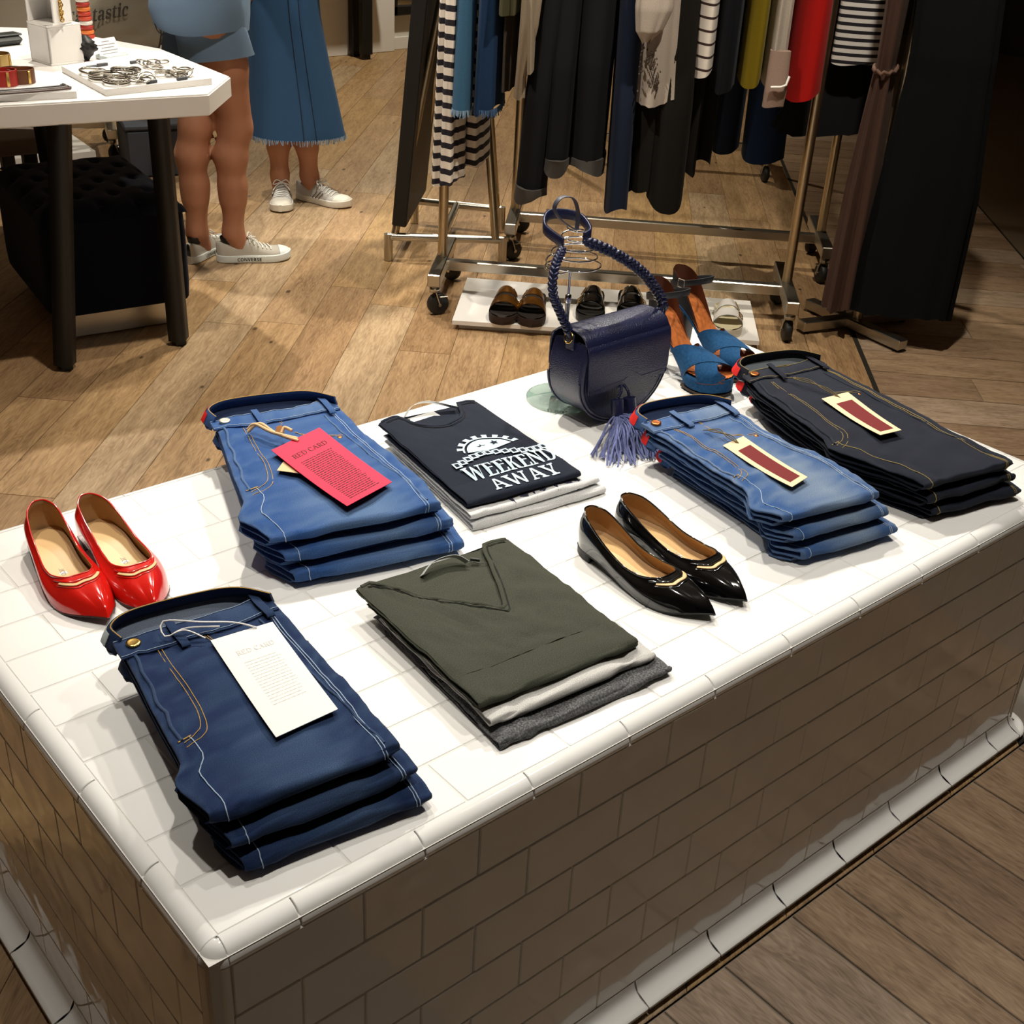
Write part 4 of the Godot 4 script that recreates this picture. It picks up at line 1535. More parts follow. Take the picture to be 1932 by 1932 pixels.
func build_bag() -> void:
	var c := Vector3(1.137, PT + 0.0005, -0.652)
	var o := thing("shoulder_bag", "navy leather saddle bag with plaited handle and two suede tassels", "handbag", c)
	var w := 0.108
	var hh := 0.163
	var d := 0.044
	var out := PackedVector2Array()
	for k in 40:
		var a := PI + PI * k / 39.0
		out.append(Vector2(cos(a) * w, 0.092 + sin(a) * 0.091 * (1.0 + 0.0 * a)))
	for k in 7:
		var f := (k + 1) / 8.0
		out.append(Vector2(w - 0.014 * f * f, 0.092 + (hh - 0.092) * f))
	out.append(Vector2(w - 0.02, hh)); out.append(Vector2(0, hh + 0.002)); out.append(Vector2(-w + 0.02, hh))
	for k in 7:
		var f := 1.0 - (k + 1) / 8.0
		out.append(Vector2(-w + 0.014 * f * f, 0.092 + (hh - 0.092) * f))
	var rows := []
	for q in [[-d, 0.93], [-d + 0.003, 0.985], [-d + 0.008, 1.0], [-d * 0.3, 0.985], [d * 0.4, 0.985], [d - 0.008, 1.0], [d - 0.003, 0.985], [d, 0.94]]:
		var r := PackedVector3Array()
		for p in out: r.append(Vector3(p.x * q[1], 0.08 + (p.y - 0.08) * q[1], q[0]))
		rows.append(r)
	var g := G.new()
	g.grid(rows, true)
	g.cap(rows[0], Vector3.FORWARD); g.cap(rows[7], Vector3.BACK)
	put("body", g, M.leather, o)
	for sgn in [-1.0, 1.0]:
		g = G.new()
		var p := PackedVector3Array()
		for q in out.slice(0, 41): p.append(Vector3(q.x, 0.08 + (q.y - 0.08), sgn * (d - 0.0035)))
		g.tube(p, 0.0022, 6)
		var p2 := PackedVector3Array()
		for q in out.slice(0, 41): p2.append(Vector3(q.x * 0.9, 0.085 + (q.y - 0.085) * 0.9, sgn * (d + 0.0004)))
		g.tube(p2, 0.0005, 5)
		put("piping", g, M.leather, o)
	# flap: over the top and down the front
	var prof := smooth_path([Vector3(0, 0.10, -d - 0.003), Vector3(0, 0.15, -d - 0.002), Vector3(0, hh + 0.010, -d + 0.014), Vector3(0, hh + 0.016, 0.0), Vector3(0, hh + 0.012, d - 0.012), Vector3(0, 0.15, d + 0.0035), Vector3(0, 0.11, d + 0.006), Vector3(0, 0.072, d + 0.007)], 34)
	rows = []
	for i in 34:
		var t := (prof[mini(i + 1, 33)] - prof[maxi(i - 1, 0)]).normalized()
		var nn := Vector3(0, t.z, -t.y) * -1.0
		if nn.y < 0 and i > 8 and i < 22: nn = -nn
		var wid := 0.1 - 0.003 * smoothstep(24.0, 33.0, float(i))
		var rr := PackedVector3Array()
		var cut := 0.006 if i >= 32 else 0.0
		for x in [-wid + cut, -wid + 0.004, 0.0, wid - 0.004, wid - cut]: rr.append(prof[i] + Vector3(x, 0, 0) + nn * (0.0 if absf(x) > wid - 0.002 else 0.0008))
		for x in [wid - cut, 0.0, -wid + cut]: rr.append(prof[i] + Vector3(x, 0, 0) - nn * 0.0026)
		rows.append(rr)
	g = G.new()
	g.grid(rows, true)
	g.cap(rows[0], Vector3.DOWN); g.cap(rows[33], Vector3.DOWN)
	var fl := put("flap", g, M.leather, o)
	g = G.new()
	var zf := d + 0.0092
	g.tube(arr([Vector3(-0.086, 0.081, zf), Vector3(-0.012, 0.083, zf), Vector3(-0.004, 0.087, zf)]), 0.0011, 6)
	g.tube(arr([Vector3(0.086, 0.081, zf), Vector3(0.030, 0.081, zf), Vector3(0.022, 0.087, zf), Vector3(0.014, 0.091, zf - 0.0005)]), 0.0011, 6)
	g.tube(arr([Vector3(-0.096, 0.10, zf - 0.003), Vector3(-0.096, 0.075, zf - 0.001), Vector3(-0.09, 0.0725, zf - 0.001), Vector3(0.09, 0.0725, zf - 0.001), Vector3(0.096, 0.075, zf - 0.001), Vector3(0.096, 0.10, zf - 0.003)]), 0.001, 6)
	put("flap_piping", g, M.leather, fl)
	for s in [-1.0, 1.0]:
		g = G.new()
		g.torus(0.0095, 0.0016, Transform3D(Basis(Vector3(0, 0, 1), PI / 2 + s * 0.3), Vector3(s * 0.104, hh + 0.002, 0.0)), 24, 6)
		put("ring", g, M.gold, o)
		g = G.new()
		g.box(Vector3(s * 0.099, hh - 0.006, 0), Vector3(0.006, 0.03, 0.02), 0.002)
		put("side_tab", g, M.leather, o)
	# plaited handle, wound once round the stand
	var b := c
	var left := smooth_path([Vector3(1.038, 0.703, -0.652) - b, Vector3(1.018, 0.742, -0.658) - b, Vector3(1.004, 0.782, -0.668) - b, Vector3(1.020, 0.818, -0.684) - b, Vector3(1.062, 0.836, -0.712) - b], 90)
	g = G.new()
	braid(g, left, 0.0052, 0.0044, 7.0)
	put("handle", g, M.leather, o)
	var wrap := smooth_path([Vector3(1.062, 0.836, -0.712) - b, Vector3(1.052, 0.853, -0.75) - b, Vector3(1.085, 0.866, -0.775) - b, Vector3(1.132, 0.860, -0.755) - b, Vector3(1.125, 0.846, -0.714) - b, Vector3(1.10, 0.842, -0.702) - b], 40)
	g = G.new()
	ribbon(g, wrap, 0.017, 0.005, Vector3.UP)
	put("handle_band", g, M.leather, o)
	var right := smooth_path([Vector3(1.098, 0.846, -0.70) - b, Vector3(1.146, 0.824, -0.676) - b, Vector3(1.205, 0.784, -0.66) - b, Vector3(1.252, 0.735, -0.655) - b, Vector3(1.264, 0.708, -0.652) - b, Vector3(1.243, 0.698, -0.65) - b], 120)
	g = G.new()
	braid(g, right, 0.0062, 0.0052, 9.0)
	put("handle", g, M.leather, o)
	# tassels: cords, caps, suede fringe splayed on the tiles
	var suede := cloth(hexc("7f88bd"), 12.0, 0.95, true, "suede", 0.6)
	for k in 2:
		var x: float = [-0.036, -0.006][k]
		var top := Vector3(-0.018 + 0.006 * k, 0.075, d + 0.009)
		var capt := Vector3(x, 0.056 - 0.004 * k, d + 0.02)
		g = G.new()
		braid(g, smooth_path([top, top.lerp(capt, 0.5) + Vector3(0.002, 0, 0.002), capt], 30), 0.0017, 0.0016, 3.0, 5)
		var tz := put("tassel_cord", g, M.leather, o)
		var ax := Vector3(-0.1 + 0.08 * k, -1.0, 0.28).normalized()
		g = G.new()
		g.tube(arr([capt, capt + ax * 0.031]), 0.0115, 20)
		put("tassel_cap", g, M.leather, o)
		g = G.new()
		for s in 74:
			var a := rng.randf() * TAU
			var r0 := sqrt(rng.randf())
			var st := capt + ax * 0.029 + (Vector3(cos(a), 0, 0.5 * sin(a))) * 0.010 * r0
			var fan := lerpf(-1.0, 1.0, rng.randf())
			var endx := x - 0.055 + fan * 0.062 + 0.02 * k
			var ez := d + rng.randf_range(0.10, 0.165) - absf(fan) * 0.03
			var en := Vector3(endx, 0.0025 + rng.randf() * 0.004, ez)
			var md := st.lerp(en, 0.45) + Vector3(rng.randf_range(-0.008, 0.008), 0.013 + rng.randf() * 0.008, 0.004)
			var md2 := st.lerp(en, 0.75) + Vector3(rng.randf_range(-0.009, 0.009), 0.004 + rng.randf() * 0.006, 0.0)
			var v := rng.randf_range(0.75, 1.35)
			g.tube(smooth_path([st, md, md2, en], 12), 0.0017, 5, true, 0.5, Color(v, v, v * 1.04), false, Vector3(rng.randf() - 0.5, rng.randf(), rng.randf() - 0.5).normalized())
		put("fringe", g, suede, o, Transform3D(), true)
	# stand
	var sb := Vector3(1.104, PT, -0.734)
	var s := thing("ring_display_stand", "chrome spiral-topped display stand with round glass foot behind the navy bag", "display stand", sb)
	g = G.new()
	g.lathe(PackedVector2Array([Vector2(0.0, 0.0), Vector2(0.062, 0.0), Vector2(0.064, 0.001), Vector2(0.064, 0.006), Vector2(0.062, 0.007), Vector2(0.0, 0.007)]), 48)
	put("glass_foot", g, M.glass, s)
	g = G.new()
	g.rod(Vector3(0, 0.007, 0), Vector3(0, 0.195, 0), 0.0042, 14)
	put("sleeve", g, M.steel, s)
	g = G.new()
	g.rod(Vector3(0, 0.19, 0), Vector3(-0.0, 0.246, 0), 0.0022, 12)
	g.lathe(PackedVector2Array([Vector2(0.004, 0.188), Vector2(0.0056, 0.19), Vector2(0.0056, 0.202), Vector2(0.003, 0.204)]), 16)
	put("rod", g, M.chrome, s)
	g = G.new()
	var sp := PackedVector3Array([Vector3(0, 0.246, 0)])
	for k in 150:
		var f := k / 149.0
		var a := PI * 0.95 + f * TAU * 5.2
		var rr := lerpf(0.056, 0.014, pow(f, 1.15)) * smoothstep(-0.06, 0.05, f)
		sp.append(Vector3(0.004 + rr * cos(a), 0.247 + 0.079 * f, rr * 0.9 * sin(a)))
	g.tube(sp, 0.0016, 7)
	put("spiral", g, M.chrome, s)
	g = G.new()
	var lp := smooth_path([Vector3(0.004, 0.32, 0.0), Vector3(-0.030, 0.342, -0.002), Vector3(-0.046, 0.364, -0.002), Vector3(-0.034, 0.381, 0), Vector3(-0.008, 0.376, 0.002), Vector3(0.006, 0.35, 0.002), Vector3(0.008, 0.32, 0.0)], 40)
	var rr2 := []
	for i in 40:
		var t := (lp[mini(i + 1, 39)] - lp[maxi(i - 1, 0)]).normalized()
		var nn := Vector3(t.y, -t.x, 0).normalized()
		var z := Vector3(0, 0, 0.0045)
		rr2.append(arr([lp[i] - z - nn * 0.0009, lp[i] + z - nn * 0.0009, lp[i] + z + nn * 0.0009, lp[i] - z + nn * 0.0009]))
	g.grid(rr2, true)
	put("hanging_loop", g, mat(hexc("3c3f4e"), 0.5), s)

# ---------------------------------------------------------------- racks, stands and hanging clothes
const R0 := Vector3(2.137, 0.0, -2.469)
func rk(u: float, y: float, z: float) -> Vector3:   # rack axes to the world
	return R0 + Vector3(u * 0.70711 - z * 0.70711, y, u * 0.70711 + z * 0.70711)

func caster(parent: Node3D, at: Vector3, yaw: float) -> void:
	var T := Transform3D(Basis(Vector3.UP, yaw), at)
	var g := G.new()
	g.lathe(PackedVector2Array([Vector2(0.0001, -0.013), Vector2(0.030, -0.013), Vector2(0.036, -0.009), Vector2(0.037, 0.0), Vector2(0.036, 0.009), Vector2(0.030, 0.013), Vector2(0.0001, 0.013)]), 22, Transform3D(Basis(Vector3.RIGHT, Vector3.BACK, Vector3.DOWN), Vector3(0.012, 0.037, 0)))
	var c := put("caster", g, M.rubber, parent, T)
	g = G.new()
	for s in [-1.0, 1.0]:
		g.tube(arr([Vector3(0.012, 0.037, s * 0.017), Vector3(0.003, 0.066, s * 0.017), Vector3(0.0, 0.082, s * 0.012)]), 0.005, 6, true, 0.5)
	g.lathe(PackedVector2Array([Vector2(0.0001, 0.104), Vector2(0.014, 0.104), Vector2(0.018, 0.09), Vector2(0.018, 0.08), Vector2(0.0001, 0.078)]), 14)
	g.rod(Vector3(0.012, 0.037, -0.021), Vector3(0.012, 0.037, 0.021), 0.006, 8)
	g.box(Vector3(0.028, 0.062, 0.0), Vector3(0.03, 0.005, 0.03), 0.002)
	put("fork", g, M.steel, c)

func make_rack(label: String, u0: float, u1: float, z: float, top: float) -> Node3D:
	var o := thing("clothes_rack", label, "clothes rack", rk(0, 0, 0), -PI / 4, "wheeled steel garment racks")
	for u in [u0, u1]:
		var g := G.new()
		g.box(Vector3(u, 0.124, z), Vector3(0.042, 0.042, 0.42), 0.003)
		put("foot", g, M.steel, o)
		for s in [-1.0, 1.0]: caster(o, Vector3(u, 0, z + s * 0.18), 0.5 * s + u)
		g = G.new()
		g.rod(Vector3(u, 0.13, z), Vector3(u, top, z), 0.0165, 14)
		put("post", g, M.nickel, o)
	var g2 := G.new()
	g2.box(Vector3((u0 + u1) / 2, 0.115, z), Vector3(u1 - u0, 0.034, 0.034), 0.003)
	put("lower_rail", g2, M.steel, o)
	g2 = G.new()
	g2.rod(Vector3(u0 - 0.02, top, z), Vector3(u1 + 0.02, top, z), 0.0165, 14)
	put("hanging_rail", g2, M.nickel, o)
	return o

# rows: [y, centre x, centre z, half width x, half depth z], from the hem up; ripple folds of depth amp at the hem
func garment(called: String, label: String, cat: String, group: String, at: Vector3, turn: float, rows: Array, folds: int, amp: float, m: Material, o_in: Node3D = null, pitch := 0.0, ph := 0.0, hem := 0.0, hook := 0.0) -> Node3D:
	var o: Node3D = o_in if o_in else thing(called, label, cat, at, turn, group)
	var g := G.new()
	var P := []
	var N := 26
	var S := 40
	var uvs := []
	for i in N:
		var f := i / (N - 1.0) * (rows.size() - 1.0)
		var k := mini(int(f), rows.size() - 2)
		var t := smoothstep(0.0, 1.0, f - k) * 0.5 + (f - k) * 0.5
		var q := []
		for c in 5: q.append(lerpf(rows[k][c], rows[k + 1][c], t))
		var r := PackedVector3Array()
		var fall := 1.0 - i / (N - 1.0)
		for j in S:
			var a := TAU * j / S
			var w := 1.0 + amp * (0.15 + 0.85 * fall) * (sin(a * folds + ph + fall * 0.7) + 0.5 * sin(a * (folds * 2 + 1) + ph * 2.0)) 
			var y: float = q[0] + hem * fall * fall * sin(a * 2.0 + ph) + 0.004 * fall * sin(a * folds + ph)
			r.append(Vector3(q[1] + signf(cos(a)) * pow(absf(cos(a)), 0.8) * q[3] * w, y, q[2] + signf(sin(a)) * pow(absf(sin(a)), 0.8) * q[4] * w))
		P.append(r)
	g.grid(P, true)
	if pitch > 0.0:
		for k in g.v.size(): g.uv[k] = Vector2(g.uv[k].x, g.v[k].y / pitch)
	var inner := []
	for i in 5:
		var r := PackedVector3Array()
		var c := Vector3.ZERO
		for p in P[i]: c += p / S
		for p in P[i]: r.append(p + (c - p) * 0.06)
		inner.append(r)
	g.grid(inner, true)
	var top := PackedVector3Array(P[N - 1])
	g.cap(top, Vector3.UP)
	put("cloth" if o_in == null else called, g, m, o)
	if hook > 0.0:
		g = G.new()
		var tp: Array = rows[rows.size() - 1]
		var y0: float = tp[0]
		g.tube(smooth_path([Vector3(tp[1], y0 - 0.03, tp[2] - tp[4] * 0.9), Vector3(tp[1], y0 + 0.015, tp[2] - 0.05), Vector3(tp[1], y0 + 0.035, tp[2]), Vector3(tp[1], y0 + 0.015, tp[2] + 0.05), Vector3(tp[1], y0 - 0.03, tp[2] + tp[4] * 0.9)], 20), 0.008, 8)
		g.tube(smooth_path([Vector3(tp[1], y0 + 0.03, tp[2]), Vector3(tp[1], hook - 0.02, tp[2]), Vector3(tp[1], hook + 0.012, tp[2] - 0.022), Vector3(tp[1], hook + 0.021, tp[2] + 0.002), Vector3(tp[1], hook + 0.008, tp[2] + 0.022)], 20), 0.002, 6)
		put("hanger", g, M.black, o)
	return o

func fringe_of(o: Node3D, rows: Array, m: Material, n: int) -> void:
	var g := G.new()
	var q: Array = rows[0]
	for k in n:
		var a := TAU * k / n + rng.randf() * 0.02
		var p := Vector3(q[1] + signf(cos(a)) * pow(absf(cos(a)), 0.8) * q[3], q[0] + 0.006, q[2] + signf(sin(a)) * pow(absf(sin(a)), 0.8) * q[4])
		g.tube(arr([p, p + Vector3(rng.randf_range(-0.004, 0.004), -rng.randf_range(0.014, 0.026), rng.randf_range(-0.004, 0.004))]), 0.0016, 4, false)
	put("frayed_hem", g, m, o, Transform3D(), true)

func build_racks() -> void:
	make_rack("wheeled steel clothes rack nearest the white shoe board, with striped dress and trousers", 0.02, 1.178, 0.0, 1.52)
	make_rack("second wheeled steel clothes rack behind the trousers, with the black pleated skirt", 0.215, 1.37, -0.62, 1.52)
	make_rack("farthest wheeled clothes rack, only a caster showing under the blue jeans hems", 0.25, 1.29, -2.03, 1.52)
	var grp := "clothes on the near wheeled rack"
	var bw := mat(Color.WHITE, 0.9)
	bw.albedo_texture = stripe_tex(hexc("e2d8cc"), hexc("1b1620"), 0.44)
	var R := func(called: String, label: String, cat: String, u: float, hemy: float, th: float, m: Material, folds: int, amp: float, zf := 0.2, zb := -0.2, skew := 0.1, pitch := 0.0, topw := 0.03, ph := 0.0, hem := 0.0, zoff := 0.0) -> Array:
		var zc: float = (zf + zb) / 2
		var hd: float = (zf - zb) / 2
		var rows := [[hemy, u, zc + zoff, th, hd], [lerpf(hemy, 1.4, 0.5), u, zc * 0.6 + zoff, lerpf(th, topw, 0.5), hd * 0.98], [1.36, u, zoff, topw, hd * 0.95], [1.42, u, zoff, topw * 0.6, 0.09]]
		var o := garment(called, label, cat, grp, rk(0, 0, 0), -PI / 4, rows, folds, amp, m, null, pitch, ph, hem, 1.528)
		return [o, rows]
	R.call("striped_dress", "black and cream striped jersey dress, first on the near rack beside the mirror", "dress", 0.045, 0.435, 0.045, bw, 5, 0.16, 0.2, -0.02, 0.1, 0.0392, 0.03, 0.4, 0.008)
	R.call("striped_dress_hem", "lower striped jersey hem showing behind the first striped dress", "dress", 0.112, 0.462, 0.04, bw, 4, 0.1, 0.06, -0.2, 0.1, 0.0392, 0.02, 1.4)
	var ld := cloth(hexc("3f6a8c"), 9.0, 0.9)
	var dd := cloth(hexc("1d3a60"), 9.0, 0.9)
	var fr := mat(hexc("7e9ab5"), 0.9)
	var a: Array = R.call("denim_skirt", "light blue denim skirt with a frayed hem on the near rack", "skirt", 0.092, 0.668, 0.028, ld, 2, 0.05, 0.24, 0.1)
	fringe_of(a[0], a[1], fr, 70)
	a = R.call("denim_skirt", "dark blue denim skirt with a frayed hem beside the light one", "skirt", 0.164, 0.672, 0.042, dd, 3, 0.08, 0.23, -0.12, 0.1, 0.0, 0.03, 0.0, 0.01)
	fringe_of(a[0], a[1], mat(hexc("3f608a"), 0.9), 120)
	var grey := cloth(hexc("4a4138"), 10.0)
	R.call("grey_top", "grey-brown top with a long narrow sleeve next to the dark denim skirt", "top", 0.226, 0.73, 0.019, grey, 3, 0.15, 0.2, -0.15)
	R.call("olive_top", "olive grey cropped top above the grey-brown sleeve", "top", 0.224, 0.95, 0.034, cloth(hexc("58543c"), 10.0), 3, 0.15, 0.24, -0.15, 0.1, 0.0, 0.03)
	var sheer := cloth(hexc("b3a28c"), 10.0)
	var so := garment("beige_blouse", "thin beige blouse with a long tapering sleeve on the near rack", "blouse", grp, rk(0, 0, 0), -PI / 4, [[0.80, 0.30, 0.05, 0.022, 0.17], [1.0, 0.29, 0.05, 0.025, 0.18], [1.36, 0.275, 0.0, 0.028, 0.17], [1.42, 0.275, 0.0, 0.02, 0.09]], 4, 0.2, sheer, null, 0.0, 0.3, 0.02, 1.528)
	garment("sleeve", "", "", "", Vector3.ZERO, 0.0, [[0.715, 0.266, 0.2, 0.016, 0.016], [0.78, 0.268, 0.2, 0.014, 0.02], [0.92, 0.285, 0.2, 0.026, 0.03], [1.02, 0.29, 0.19, 0.03, 0.03], [1.3, 0.28, 0.14, 0.03, 0.04]], 3, 0.12, sheer, so)
	var bk := cloth(hexc("15151a"), 10.0, 0.9, false, "weave", 0.1)
	var bk2 := cloth(hexc("1a1714"), 10.0, 0.9, false, "weave", 0.1)
	var cuffm := cloth(hexc("55524f"), 10.0)
	var trous := func(label: String, legs: Array, m: Material, cuff: bool) -> void:
		var o := thing("trousers", label, "trousers", rk(0, 0, 0), -PI / 4, grp)
		for l in legs:
			garment("leg", "", "", "", Vector3.ZERO, 0.0, [[l[1], l[0], l[3], l[2], 0.11], [l[1] + 0.3, l[0] + l[4] * 0.3, l[3] * 0.8, l[2] * 1.06, 0.12], [1.0, l[0] + l[4] * 0.7, l[3] * 0.4, l[2] * 1.1, 0.14], [1.40, l[0] + l[4], 0.0, l[2] * 0.9, 0.13]], 2, 0.07, m, o, 0.0, l[0] * 20.0, 0.012)
			if cuff: garment("cuff", "", "", "", Vector3.ZERO, 0.0, [[l[1] - 0.004, l[0], l[3], l[2] * 1.06, 0.116], [l[1] + 0.034, l[0] + l[4] * 0.03, l[3], l[2] * 1.06, 0.116]], 2, 0.07, cuffm, o, 0.0, l[0] * 20.0, 0.012)
		var g := G.new()
		var l0: Array = legs[0]
		g.tube(smooth_path([Vector3(l0[0] + l0[4], 1.43, -0.12), Vector3(l0[0] + l0[4], 1.45, 0.0), Vector3(l0[0] + l0[4], 1.43, 0.12)], 8), 0.006, 6)
		g.tube(smooth_path([Vector3(l0[0] + l0[4], 1.45, 0.0), Vector3(l0[0] + l0[4], 1.51, 0.0), Vector3(l0[0] + l0[4], 1.545, -0.02), Vector3(l0[0] + l0[4], 1.53, 0.022)], 14), 0.002, 6)
		put("hanger", g, M.black, o)
	trous.call("black trousers with turned-up grey cuffs and one leg hanging low by the steel post", [[0.316, 0.425, 0.046, 0.16, 0.05]], bk, true)
	trous.call("black trousers with two turned-up grey cuffs in the middle of the near rack", [[0.392, 0.518, 0.038, 0.16, 0.01], [0.485, 0.522, 0.054, 0.14, 0.0]], bk, true)
	trous.call("navy blue wide trousers in the middle of the near rack", [[0.585, 0.405, 0.036, 0.16, -0.01], [0.628, 0.45, 0.03, 0.05, -0.02]], cloth(hexc("1c2740"), 10.0), false)
	trous.call("black wide trousers under the cream eyelet top", [[0.665, 0.475, 0.045, 0.12, 0.0], [0.735, 0.428, 0.055, 0.16, -0.01]], bk2, false)
	var cream := cloth(hexc("c9bbaf"), 10.0, 0.9)
	var crows := [[0.74, 0.672, 0.06, 0.074, 0.2], [0.86, 0.672, 0.05, 0.07, 0.19], [1.36, 0.672, 0.0, 0.05, 0.18], [1.42, 0.672, 0.0, 0.03, 0.09]]
	var ct := garment("eyelet_top", "cream cotton top with punched eyelets and a scalloped hem", "top", grp, rk(0, 0, 0), -PI / 4, crows, 7, 0.1, cream, null, 0.0, 0.8, 0.014, 1.528)
	garment("sleeve", "", "", "", Vector3.ZERO, 0.0, [[0.912, 0.628, 0.27, 0.012, 0.02], [0.94, 0.632, 0.27, 0.036, 0.03], [1.0, 0.64, 0.26, 0.052, 0.036], [1.3, 0.65, 0.16, 0.05, 0.05]], 4, 0.12, cream, ct, 0.0, 0.2, 0.006)
	var g := G.new()
	for k in 60:
		var uu := rng.randf_range(0.615, 0.68)
		var yy := rng.randf_range(0.765, 0.89)
		g.box(Vector3(uu, yy, 0.262 + 0.004 * sin(uu * 90.0) - absf(uu - 0.665) * 0.35), Vector3(0.004, 0.0045, 0.02), 0.0015)
	put("eyelets", g, mat(hexc("4b4038"), 0.9), ct, Transform3D(), true)
	var bs := mat(Color.WHITE, 0.9)
	bs.albedo_texture = stripe_tex(hexc("ddd5cd"), hexc("35201f"), 0.2)
	R.call("striped_t_shirt", "white t-shirt with thin brown stripes right of the eyelet top", "t-shirt", 0.803, 0.815, 0.036, bs, 2, 0.06, 0.22, -0.2, 0.1, 0.036, 0.03, 0.6, 0.006)
	R.call("navy_top", "plain dark navy top between the thin-striped t-shirt and the mustard top", "top", 0.872, 0.772, 0.036, cloth(hexc("10131c"), 10.0), 3, 0.08, 0.21, -0.2, 0.1, 0.0, 0.035, 0.2, 0.006)
	trous.call("dark brown trousers hanging behind the thin-striped t-shirt", [[0.80, 0.50, 0.03, 0.0, 0.0], [0.85, 0.52, 0.03, -0.06, 0.0]], bk2, false)
	R.call("mustard_top", "mustard yellow top left of the white blouse", "top", 0.950, 0.797, 0.034, cloth(hexc("8a7712"), 10.0), 2, 0.08, 0.22, -0.2, 0.1, 0.0, 0.034, 0.9, 0.008)
	var wo: Array = R.call("white_blouse", "sheer white blouse with a rolled cuff between mustard and red tops", "blouse", 1.018, 0.80, 0.032, cloth(hexc("d8cdc0"), 10.0), 3, 0.1, 0.22, -0.18, 0.1, 0.0, 0.03, 0.1, 0.012)
	garment("sleeve", "", "", "", Vector3.ZERO, 0.0, [[0.745, 1.018, 0.215, 0.03, 0.016], [0.79, 1.02, 0.215, 0.032, 0.02], [0.9, 1.02, 0.2, 0.03, 0.02]], 2, 0.05, cloth(hexc("b59a8c"), 10.0), wo[0])
	g = G.new()
	g.tube(arr([Vector3(1.002, 0.803, 0.242), Vector3(1.03, 0.806, 0.246), Vector3(1.045, 0.812, 0.242), Vector3(1.052, 0.835, 0.232)]), 0.004, 6)
	put("rolled_cuff", g, M.white, wo[0])
	R.call("red_top", "bright red sleeveless top at the right end of the near rack", "top", 1.112, 0.765, 0.056, cloth(hexc("d01a15"), 10.0), 2, 0.05, 0.2, -0.2, 0.1, 0.0, 0.045, 0.3, 0.01)
	# on the second rack
	grp = "clothes on the second wheeled rack"
	var ns := mat(Color.WHITE, 0.9)
	ns.albedo_texture = stripe_tex(hexc("d9d5d2"), hexc("1a1720"), 0.46)
	garment("striped_t_shirt", "t-shirt with narrow black and white stripes tucked above the black pleated skirt", "t-shirt", grp, rk(0, 0, 0), -PI / 4, [[0.80, 1.322, -0.3, 0.072, 0.03], [1.0, 1.325, -0.3, 0.074, 0.04], [1.36, 1.32, -0.42, 0.06, 0.08], [1.42, 1.32, -0.6, 0.03, 0.05]], 2, 0.06, ns, null, 0.0235, 0.3, 0.004, 1.528)
	garment("pleated_skirt", "black pleated skirt flaring below the narrow-striped t-shirt", "skirt", grp, rk(0, 0, 0), -PI / 4, [[0.555, 1.29, -0.42, 0.178, 0.09], [0.7, 1.305, -0.42, 0.13, 0.07], [0.86, 1.32, -0.42, 0.075, 0.05], [1.42, 1.32, -0.6, 0.05, 0.05]], 14, 0.06, bk, null, 0.0, 0.0, 0.012, 1.528)
	garment("blue_jeans", "dark blue jeans with raw hems hanging on the second rack", "jeans", grp, rk(0, 0, 0), -PI / 4, [[0.412, 1.105, -0.58, 0.072, 0.1], [0.8, 1.10, -0.6, 0.07, 0.12], [1.40, 1.08, -0.62, 0.06, 0.13]], 2, 0.05, cloth(hexc("1c3356"), 9.0), null, 0.0, 0.5, 0.006, 1.528)
	garment("blue_jeans", "narrow dark jeans hanging left of the wider blue pair on the second rack", "jeans", grp, rk(0, 0, 0), -PI / 4, [[0.435, 0.965, -0.6, 0.05, 0.1], [0.8, 0.97, -0.6, 0.05, 0.12], [1.40, 0.97, -0.62, 0.045, 0.13]], 2, 0.05, cloth(hexc("141d30"), 9.0), null, 0.0, 0.9, 0.006, 1.528)
	garment("brown_trousers", "dark brown trousers hanging on the second rack behind the loop of ribbon", "trousers", grp, rk(0, 0, 0), -PI / 4, [[0.43, 0.86, -0.6, 0.05, 0.1], [0.8, 0.86, -0.6, 0.05, 0.12], [1.40, 0.86, -0.62, 0.045, 0.13]], 2, 0.05, bk2, null, 0.0, 0.2, 0.006, 1.528)
	# mirror on a tube frame
	var mo := thing("standing_mirror", "tall black-backed mirror leaning on a bronze tube frame at the left end of the racks", "mirror", rk(0, 0, 0), -PI / 4)
	g = G.new()
	g.box(Vector3(0, 0.85, -0.2), Vector3(0.052, 1.6, 0.5), 0.004)
	put("frame", g, M.black, mo, Transform3D(Basis(Vector3(0, 0, 1), -0.085), Vector3(-0.185, 0.085, -0.36)))
	g = G.new()
	g.box(Vector3(-0.028, 0.85, -0.2), Vector3(0.006, 1.5, 0.42), 0.001)
	put("looking_glass", g, mat(hexc("dcdcd8"), 0.03, 1.0), mo, Transform3D(Basis(Vector3(0, 0, 1), -0.085), Vector3(-0.185, 0.085, -0.36)))
	for q in [[-0.2, -0.34, 0.0, -0.5], [-0.2, -0.80, 0.0, -0.62], [0.165, -0.38, 0.02, -0.5], [0.13, -0.78, 0.02, -0.62]]:
		g = G.new()
		g.rod(Vector3(q[0], 0.095, q[1]), Vector3(q[2], 1.25, q[3]), 0.0145, 12)
		put("leg", g, M.nickel, mo)
	for q in [[Vector3(-0.225, 0.09, -0.33), Vector3(0.195, 0.09, -0.39)], [Vector3(-0.2, 0.09, -0.81), Vector3(0.15, 0.09, -0.78)], [Vector3(-0.03, 0.09, -0.36), Vector3(-0.03, 0.09, -0.8)], [Vector3(-0.05, 1.25, -0.5), Vector3(-0.05, 1.25, -0.62)]]:
		g = G.new()
		g.rod(q[0], q[1], 0.0145, 12)
		put("base_tube", g, M.steel, mo)
